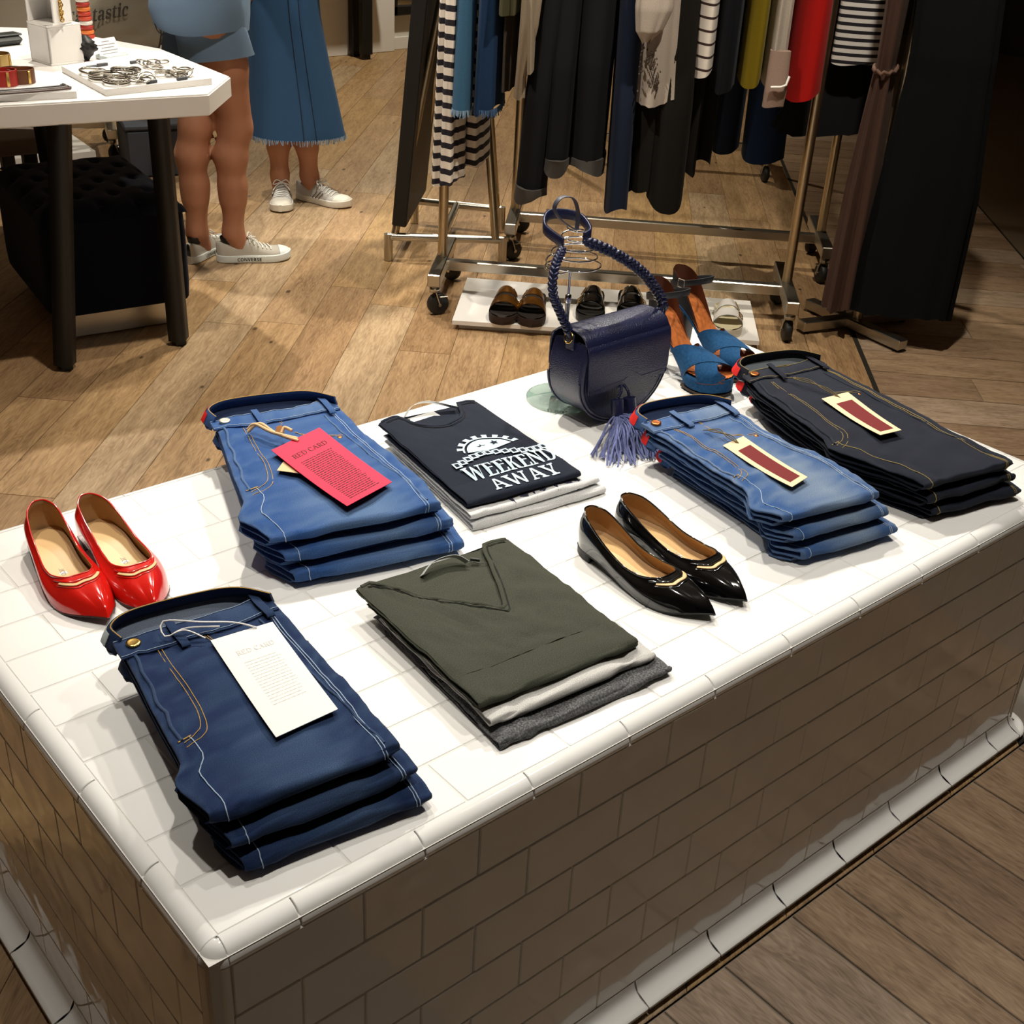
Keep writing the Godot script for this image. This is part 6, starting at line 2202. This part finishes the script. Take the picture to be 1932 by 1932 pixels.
	var heather := cloth(hexc("8c8c8e"), 12.0, 0.95, false, "heather")
	var ivory := cloth(hexc("f0eeea"), 13.0, 0.9)
	var olive := cloth(hexc("54564a"), 10.0, 0.95)
	folded_tee("heathered charcoal folded t-shirt at the bottom of the front stack", grp, Vector3(0.522, PT, -0.036), -0.055, 0.27, 0.245, 0.30, 0.0062, 2, heather, 51, null, null, 0.0075)
	folded_tee("white folded t-shirt between the olive top and the charcoal one", grp, Vector3(0.522, PT + 0.0128, -0.060), -0.06, 0.258, 0.25, 0.285, 0.0062, 2, ivory, 53, null, null, 0.006)
	var vn := func(u: float) -> float:
		var d := absf(u - 0.12)
		return -0.292 + 0.152 * maxf(0.0, 1.0 - d / (0.98 if u < 0.12 else 0.52)) * (1.0 + 0.35 * d) - (0.004 if absf(u) > 0.9 else 0.0)
	var ol := folded_tee("olive green v-neck top folded on the front stack", grp, Vector3(0.514, PT + 0.026, -0.080), -0.075, 0.246, 0.252, 0.285, 0.0066, 2, olive, 55, vn, olive, 0.0045)
	g = G.new()
	ribbon(g, smooth_path([Vector3(-0.036, 0.012, -0.268), Vector3(-0.012, 0.022, -0.276), Vector3(0.02, 0.022, -0.274), Vector3(0.034, 0.014, -0.262)], 16), 0.012, 0.0008, Vector3(0, 0.7, 0.7).normalized())
	put("neck_label", g, mat(hexc("b9bcbc"), 0.5), ol[0])
	g = G.new()
	g.tube(smooth_path([Vector3(0.03, 0.02, -0.266), Vector3(0.05, 0.0155, -0.25), Vector3(0.072, 0.015, -0.235), Vector3(0.082, 0.016, -0.212)], 16), 0.0006, 5)
	g.tube(arr([Vector3(0.042, 0.0185, -0.262), Vector3(0.053, 0.0168, -0.255)]), 0.0024, 8)
	put("tag_fastener", g, mat(hexc("1f211d"), 0.4), ol[0])
	# shoes
	flat_shoe("red patent pointed flat shoe, the left one of its pair", "red patent flats", Vector3(0.152, PT + 0.0002, -0.790), 0.075 * -1.0, -1.0, M.redpatent, mat(hexc("3a1410"), 0.5))
	flat_shoe("red patent pointed flat shoe, the right one of its pair", "red patent flats", Vector3(0.212, PT + 0.0002, -0.770), -0.06, 1.0, M.redpatent, mat(hexc("3a1410"), 0.5))
	flat_shoe("black patent pointed flat shoe, the left one of its pair", "black patent flats", Vector3(0.782, PT + 0.0002, -0.328), 0.02, -1.0, M.blackpatent, M.rubber)
	flat_shoe("black patent pointed flat shoe, the right one of its pair", "black patent flats", Vector3(0.852, PT + 0.0002, -0.325), 0.02, 1.0, M.blackpatent, M.rubber)
	heel_sandal("blue suede high-heeled sandal nearest the navy bag", "blue suede heels", Vector3(1.372, PT + 0.0002, -0.774), 0.0, -1.0)
	heel_sandal("blue suede high-heeled sandal touching the black raw denim jeans", "blue suede heels", Vector3(1.462, PT + 0.0002, -0.800), 0.0, 1.0)

func build_table() -> void:
	var H := 0.755
	var poly := PackedVector2Array([Vector2(1.3014, -2.412), Vector2(1.472, -2.60), Vector2(1.492, -3.08), Vector2(1.33, -3.55), Vector2(1.16, -3.66), Vector2(-0.9, -4.05), Vector2(-1.05, -3.85), Vector2(-0.85, -3.0), Vector2(-0.62, -2.787)])
	var o := thing("display_table", "white table with chamfered corners on black splayed legs, set with jewellery", "table")
	var g := G.new()
	g.extr(Geometry2D.offset_polygon(poly, -0.004)[0], H - 0.058, H)
	g.extr(poly, H - 0.055, H - 0.004)
	put("tabletop", g, M.white, o)
	for q in [[Vector3(1.215, 0.0, -2.545), Vector3(1.205, 0.698, -2.53)], [Vector3(0.86, 0, -2.55), Vector3(0.919, 0.698, -2.516)], [Vector3(1.19, 0, -3.30), Vector3(1.17, 0.698, -3.32)], [Vector3(-0.6, 0, -3.0), Vector3(-0.58, 0.698, -3.0)], [Vector3(-0.7, 0, -3.7), Vector3(-0.66, 0.698, -3.7)]]:
		g = G.new()
		g.tube(arr([q[0] + Vector3(0, 0.016, 0), q[1]]), 0.034, 4, true, 1.0, null, false, Vector3(1, 0, 0.0))
		g.box(q[0] + Vector3(0, 0.009, 0), Vector3(0.034, 0.018, 0.034), 0.002)
		put("leg", g, M.black, o)
	# tufted bench on a steel base
	var yaw := -0.14
	var bn := thing("tufted_bench", "dark navy velvet tufted bench on a brushed steel base under the white table", "bench", Vector3(1.158, 0, -2.98), yaw)
	var velvet := cloth(hexc("0c1226"), 8.0, 0.95, false, "weave", 0.6)
	g = G.new()
	g.box(Vector3(0, 0.045, 0), Vector3(0.33, 0.085, 0.50), 0.002)
	put("steel_base", g, M.steel, bn)
	g = G.new()
	var rows := []
	var HW := 0.215
	var HD := 0.30
	for i in 41:
		var p := PackedVector3Array()
		for j in 41:
			var u := lerpf(-1.0, 1.0, i / 40.0)
			var v := lerpf(-1.0, 1.0, j / 40.0)
			var y := 0.415
			for s in 2:
				var fx := fposmod(u * 2.0 + s * 0.5 + 0.25, 1.0) - 0.5
				var fv := fposmod(v * 2.0 + s * 0.5 + 0.25, 1.0) - 0.5
				y -= 0.02 * exp(-(fx * fx + fv * fv) / 0.016)
			y -= 0.05 * pow(maxf(absf(u), absf(v)), 12.0)
			p.append(Vector3(u * HW, y, v * HD))
		rows.append(p)
	g.grid(rows, false, true)
	var fl := 0.0
	for k in range(0, g.nr.size(), 37): fl += g.nr[k].y
	if fl < 0.0:
		g = G.new(); g.grid(rows, false, false)
	var ringr := []
	for q in [[0.365, 1.0], [0.30, 1.012], [0.14, 1.012], [0.095, 1.0], [0.088, 0.985]]:
		var r := PackedVector3Array()
		for k in 48:
			var a := TAU * k / 48
			r.append(Vector3(signf(cos(a)) * pow(absf(cos(a)), 0.16) * HW * q[1], q[0], signf(sin(a)) * pow(absf(sin(a)), 0.16) * HD * q[1]))
		ringr.append(r)
	g.grid(ringr, true)
	g.cap(ringr[4], Vector3.DOWN)
	put("cushion", g, velvet, bn)
	g = G.new()
	for i in range(-1, 3):
		for j in range(-1, 3):
			for s in 2:
				var u := (i - s * 0.5 + 0.25) * 0.5 - 0.25 + 0.0
				var v := (j - s * 0.5 + 0.25) * 0.5 - 0.25
				if absf(u) < 0.92 and absf(v) < 0.92: g.lathe(PackedVector2Array([Vector2(0.0001, 0.0), Vector2(0.007, -0.001), Vector2(0.009, -0.005)]), 10, Transform3D(Basis(), Vector3(u * HW, 0.399, v * HD)))
	put("buttons", g, velvet, bn, Transform3D(), true)
	# smaller taupe bench behind it, with sandals on a white board beneath
	var b2 := thing("low_bench", "taupe low bench on black legs behind the navy bench", "bench", Vector3(0.92, 0, -3.72), -0.12)
	g = G.new()
	g.box(Vector3(0, 0.40, 0), Vector3(0.68, 0.055, 0.42), 0.004)
	put("seat", g, mat(hexc("6e6259"), 0.7), b2)
	for x in [-0.3, 0.29]:
		for z in [-0.17, 0.17]:
			g = G.new()
			g.box(Vector3(x, 0.187, z), Vector3(0.045, 0.372, 0.045), 0.003)
			put("leg", g, M.black, b2)
	var bd := thing("display_board", "white floor board far behind the navy bench", "display board", Vector3(1.62, 0, -4.93), -0.1)
	g = G.new()
	g.box(Vector3(0, 0.02, 0), Vector3(0.62, 0.036, 0.42), 0.002)
	put("panel", g, M.white, bd)
	var rd := mat(hexc("5a3a33"), 0.6)
	slide("brown slide sandal seen between the bench legs, the left one", "brown slides under the table", Vector3(1.55, 0.039, -5.02), 0.1, -1.0, rd, M.rubber, M.rubber, M.steel)
	slide("brown slide sandal seen between the bench legs, the right one", "brown slides under the table", Vector3(1.68, 0.039, -5.0), -0.1, 1.0, rd, M.rubber, M.rubber, M.steel)
	# garment rack far behind, seen under the table
	var fr := thing("clothes_rack", "clothes rack on casters seen under the white table", "clothes rack", Vector3(2.02, 0, -4.78), -0.35, "wheeled steel garment racks")
	g = G.new()
	g.box(Vector3(0, 0.125, 0), Vector3(0.042, 0.042, 0.42), 0.003)
	put("foot", g, M.steel, fr)
	for s in [-1.0, 1.0]: caster(fr, Vector3(0, 0, s * 0.17), 0.6)
	g = G.new()
	g.rod(Vector3(0, 0.14, 0), Vector3(0, 1.5, 0), 0.0165, 12)
	g.rod(Vector3(-0.75, 0.14, 0), Vector3(-0.75, 1.5, 0), 0.0165, 12)
	put("post", g, M.nickel, fr)
	g = G.new()
	g.box(Vector3(-0.375, 0.125, 0.0), Vector3(0.75, 0.03, 0.03), 0.003)
	put("lower_rail", g, M.steel, fr)
	g = G.new()
	g.box(Vector3(-0.75, 0.125, 0), Vector3(0.042, 0.042, 0.42), 0.003)
	for s in [-1.0, 1.0]: caster(fr, Vector3(-0.75, 0, s * 0.17), 0.6)
	put("foot", g, M.steel, fr)
	g = G.new()
	g.rod(Vector3(-0.77, 1.5, 0), Vector3(0.02, 1.5, 0), 0.0165, 12)
	put("hanging_rail", g, M.nickel, fr)
	var sbx := thing("storage_box", "dark grey box with a brown base on the floor behind the navy bench", "box", Vector3(2.08, 0, -4.42), -0.3)
	g = G.new()
	g.box(Vector3(0, 0.10, 0), Vector3(0.3, 0.2, 0.3), 0.01)
	put("body", g, mat(hexc("343944"), 0.7), sbx)
	g = G.new()
	g.box(Vector3(0, 0.212, 0), Vector3(0.31, 0.022, 0.31), 0.006)
	put("lid", g, mat(hexc("3d434e"), 0.7), sbx)
	# jewellery on the table
	var ty := H + 0.0005
	var tr := thing("jewellery_tray", "low white tray carrying silver bangles at the table's chamfered corner", "tray")
	g = G.new()
	g.extr(PackedVector2Array([Vector2(1.05, -2.505), Vector2(1.37, -2.52), Vector2(1.435, -2.965), Vector2(1.075, -2.85)]), ty, ty + 0.017)
	put("panel", g, M.white, tr)
	var tr2 := thing("jewellery_tray", "low white tray carrying cuffs and thin straps at the table's left front", "tray")
	g = G.new()
	g.extr(PackedVector2Array([Vector2(0.55, -2.60), Vector2(0.975, -2.515), Vector2(1.0, -2.70), Vector2(0.58, -2.80)]), ty, ty + 0.017)
	put("panel", g, M.white, tr2)
	var silver := mat(hexc("b5afa5"), 0.25, 1.0)
	var gb := "silver bangles on the white tray"
	var bl := [["plain silver bangle lying on the pile at the tray's left", 0], ["ribbed silver bangle under the plain one at the tray's left", 1], ["beaded silver bangle nearest the tray's front edge", 2], ["dark-stoned bangle in the middle of the white tray", 3], ["thin open cuff behind the dark-stoned bangle", 4]]
	var bp := [[1.105, -2.70, 0.036, 0.0, 0.1], [1.10, -2.625, 0.038, 0.0, 0.0], [1.105, -2.555, 0.034, 0.0, 0.05], [1.165, -2.635, 0.034, 0.0, 0.08], [1.205, -2.70, 0.034, 0.0, 0.0]]
	for k in 5:
		var p: Array = bp[k]
		var b := thing("bangle", bl[k][0], "bangle", Vector3(p[0], ty + 0.0175, p[1]), p[4] * 8.0, gb)
		g = G.new()
		var n := 3 if k in [1, 2, 3] else 1
		for l in n: g.torus(p[2], 0.0028 if n > 1 else 0.0042, Transform3D(Basis(Vector3.RIGHT, p[4]), Vector3(0, 0.0045 + l * 0.0055 + p[4] * p[2], 0)), 36, 6)
		put("band", g, silver, b)
		if k in [2, 3]:
			g = G.new()
			for q in 22: g.lathe(PackedVector2Array([Vector2(0.0001, 0.004), Vector2(0.003, 0.002), Vector2(0.003, -0.002), Vector2(0.0001, -0.004)]), 6, Transform3D(Basis(), Vector3(cos(TAU * q / 22) * p[2], 0.012 + p[4] * p[2], sin(TAU * q / 22) * p[2])))
			put("beads", g, silver if k == 2 else M.black, b, Transform3D(), true)
	for q in [["tangled silver chain bracelet heaped at the tray's right", 1.285, -2.585, 14, 0.04], ["small silver charm bracelet near the tray's front edge", 1.175, -2.545, 6, 0.028], ["silver link bracelet at the far right of the tray", 1.305, -2.73, 7, 0.03]]:
		var c := thing("chain_bracelet", q[0], "bracelet", Vector3(q[1], ty + 0.0175, q[2]), 0.0, "silver chain bracelets on the white tray")
		g = G.new()
		for k in q[3]:
			var p := Vector3(rng.randf_range(-1, 1) * q[4], 0.006 + 0.012 * rng.randf() * (1.0 if q[3] > 10 else 0.4), rng.randf_range(-1, 1) * q[4] * 0.7)
			g.torus(0.015 + 0.012 * rng.randf(), 0.0025, Transform3D(Basis.from_euler(Vector3(rng.randf_range(-0.4, 0.4), rng.randf() * 3.0, rng.randf_range(-0.4, 0.4))), p), 16, 5)
		put("links", g, silver, c)
	for k in 5:
		var p: Array = [[1.192, -2.525], [1.285, -2.53], [1.135, -2.78], [1.175, -2.80], [1.275, -2.80]][k]
		var t := thing("price_label", ["small dark price label in front of the charm bracelet", "small dark price label in front of the tangled chain", "small dark price label left behind the bangles", "small dark price label right behind the bangles", "small dark price label at the back of the white tray"][k], "label", Vector3(p[0], ty + 0.0176, p[1]), 0.2, "dark price labels on the tray")
		g = G.new()
		g.box(Vector3(0, 0.004, 0), Vector3(0.034, 0.008, 0.008), 0.001)
		put("strip", g, mat(hexc("3f4148"), 0.5), t)
	var cd := thing("sign_card", "clear stand with a small white printed card behind the bangles", "sign", Vector3(1.29, ty + 0.0005, -2.99), 0.35)
	g = G.new()
	g.box(Vector3(0, 0.032, 0), Vector3(0.085, 0.055, 0.0016), 0.0003)
	put("card", g, M.paper, cd, Transform3D(Basis(Vector3.RIGHT, -0.5), Vector3(0, 0.0, 0)))
	g = G.new()
	for k in 5: g.box(Vector3(0, 0.014 + k * 0.009, 0.0011), Vector3([0.06, 0.07, 0.05, 0.066, 0.03][k], 0.0022, 0.0004))
	put("fine_print", g, M.greyink, cd, Transform3D(Basis(Vector3.RIGHT, -0.5), Vector3(0, 0.0, 0)))
	g = G.new()
	g.box(Vector3(0, 0.006, 0.0), Vector3(0.088, 0.012, 0.05), 0.002)
	put("holder", g, mat(hexc("c9d2d2"), 0.15), cd)
	# two white cubes, one on the other
	var cubes := []
	for k in 2:
		var s: float = [0.108, 0.088][k]
		var cb := thing("display_cube", ["large white open cube holding black fabric pieces on the table", "small white open cube stacked on the larger cube, with a gold bracelet"][k], "display cube", [Vector3(1.128, ty, -3.005), Vector3(1.112, ty + 0.1115, -2.985)][k], [0.15, 0.5][k])
		var h: float = [0.11, 0.086][k]
		for q in [[0, 0.003, 0, s, 0.006, s], [0, h - 0.003, 0, s, 0.006, s], [0, h / 2, -s / 2 + 0.003, s, h - 0.012, 0.006]]:
			g = G.new()
			g.box(Vector3(q[0], q[1], q[2]), Vector3(q[3], q[4], q[5]), 0.001)
			put("panel", g, M.white, cb)
		g = G.new()
		if k == 0: g.box(Vector3(-s / 2 + 0.003, h / 2, 0), Vector3(0.006, h - 0.012, s), 0.001)
		else: g.box(Vector3(0.004, h / 2, s / 2 - 0.003), Vector3(s - 0.008, h - 0.012, 0.006), 0.001)
		put("panel", g, M.white, cb)
		g = G.new()
		if k == 0: g.box(Vector3(0.0, h / 2, s / 2 - 0.003), Vector3(s, h - 0.012, 0.006), 0.001)
		else: g.box(Vector3(s / 2 - 0.003, h / 2, 0), Vector3(0.006, h - 0.012, s), 0.001)
		put("panel", g, M.white, cb)
		cubes.append(cb)
	var blk := thing("black_scarf", "black crumpled fabric spilling from the large white cube", "scarf", Vector3(1.205, ty, -2.975), 0.2)
	var rows3 := []
	for i in 12:
		var r := PackedVector3Array()
		for k in 20:
			var a := TAU * k / 20
			var rr := 0.034 * sin(PI * (i + 0.6) / 12.4) * (1.0 + 0.35 * nz.get_noise_2d(k * 1.7, i * 0.9))
			r.append(Vector3(rr * cos(a) * 0.8, 0.001 + 0.072 * pow(i / 11.0, 0.8), rr * sin(a)))
		rows3.append(r)
	g = G.new()
	g.grid(rows3, true)
	g.cap(rows3[0], Vector3.DOWN); g.cap(rows3[11], Vector3.UP)
	put("cloth", g, M.rubber, blk)
	var gbk := thing("gold_bracelet", "gold link bracelet draped over the small white cube", "bracelet", Vector3(1.125, ty + 0.1115, -2.945), 0.5)
	g = G.new()
	for k in 15:
		g.torus(0.0055, 0.0018, Transform3D(Basis.from_euler(Vector3(1.4, k * 0.8, 0)), Vector3(0.0015 * sin(k * 2.0), 0.094 - 0.0058 * k, 0.0075)), 12, 5)
	put("links", g, M.gold, gbk)
	var red := thing("beaded_cuff", "red and orange woven bracelets on a clear upright stand behind the cubes", "bracelet", Vector3(1.31, ty, -3.2), 0.4)
	for k in 9:
		g = G.new()
		g.torus(0.014, 0.0072, Transform3D(Basis(), Vector3(-0.002 * k * 0.6, 0.03 + k * 0.0135, 0)), 18, 7)
		put("band", g, mat([hexc("b8371f"), hexc("d9742f"), hexc("a52a1c"), hexc("e0d8cc"), hexc("c1452a")][k % 5], 0.6), red)
	g = G.new()
	g.rod(Vector3(0, 0, 0), Vector3(-0.008, 0.165, 0), 0.008, 12)
	put("stand", g, mat(hexc("d9b9a8"), 0.3), red)
	var cuffs := [["red leather cuff with a gold clasp at the table's left edge", 0.842, -2.66, hexc("a82015"), 0.034, 0.04], ["brown leather cuff nearest the thin straps", 0.895, -2.675, hexc("6b3d1c"), 0.035, 0.036], ["dark brown leather cuff behind the other brown one", 0.905, -2.775, hexc("4c2c17"), 0.036, 0.036], ["wide gold cuff standing behind the leather cuffs", 0.925, -2.92, hexc("b89a62"), 0.036, 0.05]]
	for k in 4:
		var c: Array = cuffs[k]
		var o2 := thing("leather_cuff" if k < 3 else "gold_cuff", c[0], "cuff", Vector3(c[1], ty + (0.0172 if k < 2 else 0.0), c[2]), 0.3 * k, "cuffs on the white table")
		g = G.new()
		var rr := []
		for q in [[1.0, 0.0], [1.03, 0.02], [1.03, 0.98], [1.0, 1.0], [0.92, 1.0], [0.92, 0.0], [1.0, 0.0]]:
			var ring := PackedVector3Array()
			for j in 30: ring.append(Vector3(cos(TAU * j / 30) * c[4] * q[0], 0.0006 + q[1] * c[5], sin(TAU * j / 30) * c[4] * q[0] * 0.86))
			rr.append(ring)
		g.grid(rr, true)
		put("band", g, mat(c[3], 0.5 if k < 3 else 0.3, 0.0 if k < 3 else 0.9), o2)
		g = G.new()
		g.box(Vector3(0.0, c[5] / 2, c[4] * 0.86 * 1.03 + 0.001), Vector3(0.008, c[5] * 0.9, 0.003), 0.001)
		put("clasp", g, M.gold, o2)
	for k in 3:
		var sN := thing("thin_strap", ["thin black cord necklace along the tray's front edge", "thin grey cord necklace next to the black one", "thin brown cord necklace with a clasp at its end"][k], "necklace", Vector3(0.7, ty + 0.0176, -2.60 + 0.018 * k), 0.0, "thin cord necklaces on the tray")
		g = G.new()
		g.tube(smooth_path([Vector3(-0.1, 0.004, -0.02), Vector3(0.05, 0.004, 0.012), Vector3(0.17, 0.004, 0.028), Vector3(0.262, 0.004, 0.028), Vector3(0.27, 0.005, 0.012)], 30), 0.0032, 6)
		put("cord", g, mat([hexc("1c1a1c"), hexc("6d6460"), hexc("5b4a44")][k], 0.5), sN)
		g = G.new()
		g.torus(0.006, 0.0018, Transform3D(Basis(), Vector3(0.272, 0.003, 0.008)), 14, 5)
		put("clasp", g, silver, sN)
	var pouch := thing("dark_purse", "dark green-black clutch at the table's far left", "purse", Vector3(1.08, ty, -3.32), 0.2)
	g = G.new()
	g.box(Vector3(0, 0.014, 0), Vector3(0.12, 0.028, 0.07), 0.012)
	put("body", g, mat(hexc("1d211e"), 0.5), pouch)
	g = G.new()
	g.box(Vector3(0, 0.03, 0.004), Vector3(0.118, 0.006, 0.05), 0.003)
	put("flap", g, mat(hexc("222724"), 0.5), pouch)

func build_people() -> void:
	# person in denim shorts, side on
	var fw := Vector3(0.925, 0, 0.38).normalized()
	var pa := person("person standing side-on in blue denim shorts and white canvas shoes with black ankle socks", Vector3(1.7, 0, -3.18), Vector3(1.712, 0.885, -3.172), fw,
		[Vector3(1.640, 0.1, -3.225), Vector3(1.741, 0.1, -3.147)], [Vector3(1.655, 0.47, -3.212), Vector3(1.768, 0.47, -3.135)], [Vector3(0.87, 0, -0.49).normalized(), fw], 0)
	var dn := cloth(hexc("94b4d8"), 16.0, 0.92, false, "denim")
	var at := Vector3(1.7, 0, -3.18)
	var r := fw.cross(Vector3.UP).normalized()
	var hp := Vector3(1.712, 0.885, -3.172) - at
	var g := G.new()
	var rows := []
	for q in [[0.135, 0.125, 0.135, 0.0], [0.09, 0.158, 0.145, -0.008], [0.02, 0.182, 0.16, -0.02], [-0.04, 0.186, 0.162, -0.026], [-0.09, 0.178, 0.152, -0.022]]:
		var rr := PackedVector3Array()
		for k in 40:
			var a := TAU * k / 40
			rr.append(hp + Vector3(0, q[0] + 0.006 * sin(a * 3.0), 0) + r * cos(a) * q[1] + fw * (sin(a) * q[2] + q[3]))
		rows.append(rr)
	g.grid(rows, true)
	for s in [-1.0, 1.0]:
		var c: Vector3 = hp + r * 0.082 * s
		var lr := []
		var kn: Vector3 = (Vector3(1.655, 0.47, -3.212) if s < 0 else Vector3(1.768, 0.47, -3.135)) - at
		for q in [[-0.03, 0.1, 0.0], [-0.09, 0.107, 0.0], [-0.15, 0.111, 0.0], [-0.165, 0.113, 0.0]]:
			var rr := PackedVector3Array()
			var cc: Vector3 = c.lerp(kn, -q[0] / 0.42) - fw * 0.018 * (1.0 + q[0] * 3.0)
			for k in 30:
				var a := TAU * k / 30
				rr.append(Vector3(cc.x, hp.y + q[0] - 0.03 * (0.5 - 0.5 * sin(a + 0.6)) * (q[0] / -0.165), cc.z) + r * cos(a) * q[1] * 0.86 + fw * sin(a) * q[1] * 1.08)
			lr.append(rr)
		g.grid(lr, true)
		var inr := []
		for rw in [lr[3], lr[2]]:
			var x := PackedVector3Array()
			var m := Vector3.ZERO
			for p in rw: m += p / 30.0
			for p in rw: x.append(p + (m - p) * 0.05)
			inr.append(x)
		g.grid(inr, true)
	var sh := put("shorts", g, dn, pa)
	g = G.new()
	var pk := smooth_path([Vector3(-0.045, 0.02, 0), Vector3(0.05, 0.03, 0), Vector3(0.05, -0.07, 0), Vector3(0.0, -0.10, 0), Vector3(-0.05, -0.075, 0), Vector3(-0.045, 0.02, 0)], 40)
	var lp := PackedVector3Array()
	for p in pk:
		var a := -1.05 + p.x * 6.0
		lp.append(hp + Vector3(0, 0.0 + p.y, 0) + r * cos(a) * 0.17 + fw * (sin(a) * 0.152 - 0.024))
	g.tube(lp, 0.0014, 5)
	put("pocket_stitching", g, M.navythread, sh)
	g = G.new()
	g.box(hp + Vector3(0, 0.02, 0) + r * cos(-1.35) * 0.17 + fw * (sin(-1.35) * 0.153 - 0.024), Vector3(0.004, 0.013, 0.004), 0.001)
	put("pocket_tab", g, M.white, sh)
	# cream shoulder bag at the far hip
	var bo := thing("canvas_bag", "cream soft canvas bag with dark script lettering, hanging beside the person in shorts", "bag", Vector3(1.585, 0, -3.56), 0.32)
	var canv := cloth(hexc("cfc7b2"), 9.0)
	rows = []
	for i in 17:
		var v := i / 16.0
		var r2 := PackedVector3Array()
		var wv := 0.172 * (0.90 + 0.1 * sin(PI * minf(v * 1.6, 1.0)))
		var dv := 0.055 * (0.35 + 0.65 * pow(sin(PI * (0.12 + 0.8 * v)), 0.6))
		for k in 44:
			var a := TAU * k / 44
			var cr := nz.get_noise_3d(cos(a) * 2.2, v * 5.0, sin(a) * 2.0) * 0.018 * smoothstep(0.0, 0.5, cos(a) + 0.4)
			r2.append(Vector3(signf(cos(a)) * pow(absf(cos(a)), 0.45) * wv, 0.668 + 0.34 * v + 0.018 * pow(absf(cos(a)), 6.0) * (1.0 - v), signf(sin(a)) * pow(absf(sin(a)), 0.6) * dv + cr))
		rows.append(r2)
	g = G.new()
	g.grid(rows, true)
	g.cap(rows[0], Vector3.DOWN); g.cap(rows[16], Vector3.UP)
	put("body", g, canv, bo)
	g = G.new()
	var pp := PackedVector3Array()
	for rw in rows: pp.append(rw[6] + Vector3(0, 0, 0.004))
	g.tube(pp, 0.003, 6)
	var pb := PackedVector3Array()
	for k in range(0, 23): pb.append(rows[0][k] + Vector3(0, -0.001, 0.003))
	g.tube(pb, 0.003, 6)
	put("piping", g, mat(hexc("4a4236"), 0.7), bo)
	put("lettering", text_g("Fantastic", 0.045, func(p: Vector2) -> Array: return [Vector3(-0.155 + p.x + p.y * 0.25, 0.808 + p.y + p.x * 0.03, 0.062), Vector3(0, 0, 1)], "Droid Serif", 700), mat(hexc("4b4742"), 0.8), bo)
	g = G.new()
	g.tube(smooth_path([Vector3(-0.13, 1.0, 0), Vector3(-0.08, 1.2, 0.02), Vector3(0.06, 1.36, 0.18), Vector3(0.12, 1.2, 0.06), Vector3(0.13, 1.0, 0)], 30), 0.011, 8, true, 0.4)
	put("strap", g, canv, bo)
	# person in the long denim skirt
	var fb := Vector3(-0.25, 0, 0.97).normalized()
	var hb := Vector3(2.315, 0.9, -3.72)
	var pb2 := person("person facing the camera in a long frayed denim skirt and white striped sneakers", Vector3(2.33, 0, -3.7), hb, fb,
		[Vector3(2.284, 0.1, -3.733), Vector3(2.384, 0.1, -3.668)], [Vector3(2.28, 0.46, -3.735), Vector3(2.37, 0.46, -3.67)], [Vector3(-0.52, 0, 0.85).normalized(), Vector3(0.40, 0, 0.92).normalized()], 1)
	var at2 := Vector3(2.33, 0, -3.7)
	var sx := Vector3(0.85, 0, 0.53).normalized()
	var sz := Vector3(-0.53, 0, 0.85).normalized()
	rows = []
	for q in [[0.272, 0.196, 0.15, 0.025], [0.4, 0.178, 0.145, 0.018], [0.55, 0.158, 0.14, 0.008], [0.72, 0.142, 0.135, -0.005], [0.85, 0.14, 0.132, -0.012], [0.98, 0.125, 0.115, -0.012], [1.04, 0.115, 0.10, -0.012]]:
		var rr := PackedVector3Array()
		for k in 48:
			var a := TAU * k / 48
			var rp := 1.0 + 0.03 * sin(a * 4.0 + 0.5) * smoothstep(0.9, 0.3, q[0])
			rr.append(Vector3(hb.x, q[0], hb.z) - at2 + sx * (q[3] + 0.012 + signf(cos(a)) * pow(absf(cos(a)), 0.85) * q[1] * rp) + sz * (sin(a) * q[2] * rp))
		rows.append(rr)
	g = G.new()
	g.grid(rows, true)
	var inr := []
	for rw in [rows[0], rows[1]]:
		var x := PackedVector3Array()
		var m := Vector3.ZERO
		for p in rw: m += p / 48.0
		for p in rw: x.append(p + (m - p) * 0.05)
		inr.append(x)
	g.grid(inr, true)
	var sk := put("skirt", g, cloth(hexc("4a78ab"), 14.0, 0.92, false, "denim"), pb2)
	g = G.new()
	for k in 150:
		var a := 48.0 * k / 150.0
		var p: Vector3 = (rows[0][int(a) % 48] as Vector3).lerp(rows[0][(int(a) + 1) % 48], a - int(a))
		g.tube(arr([p + Vector3(0, 0.004, 0), p + Vector3(rng.randf_range(-0.005, 0.005), -rng.randf_range(0.008, 0.022), rng.randf_range(-0.005, 0.005))]), 0.0024, 4, false)
	put("frayed_hem", g, mat(hexc("8299b3"), 0.9), sk, Transform3D(), true)
	g = G.new()
	for k in [9, 11]:
		var p := PackedVector3Array()
		for rw in rows: p.append(rw[k] + sz * 0.002)
		g.tube(p, 0.0016, 5)
	put("placket_stitching", g, M.navythread, sk)
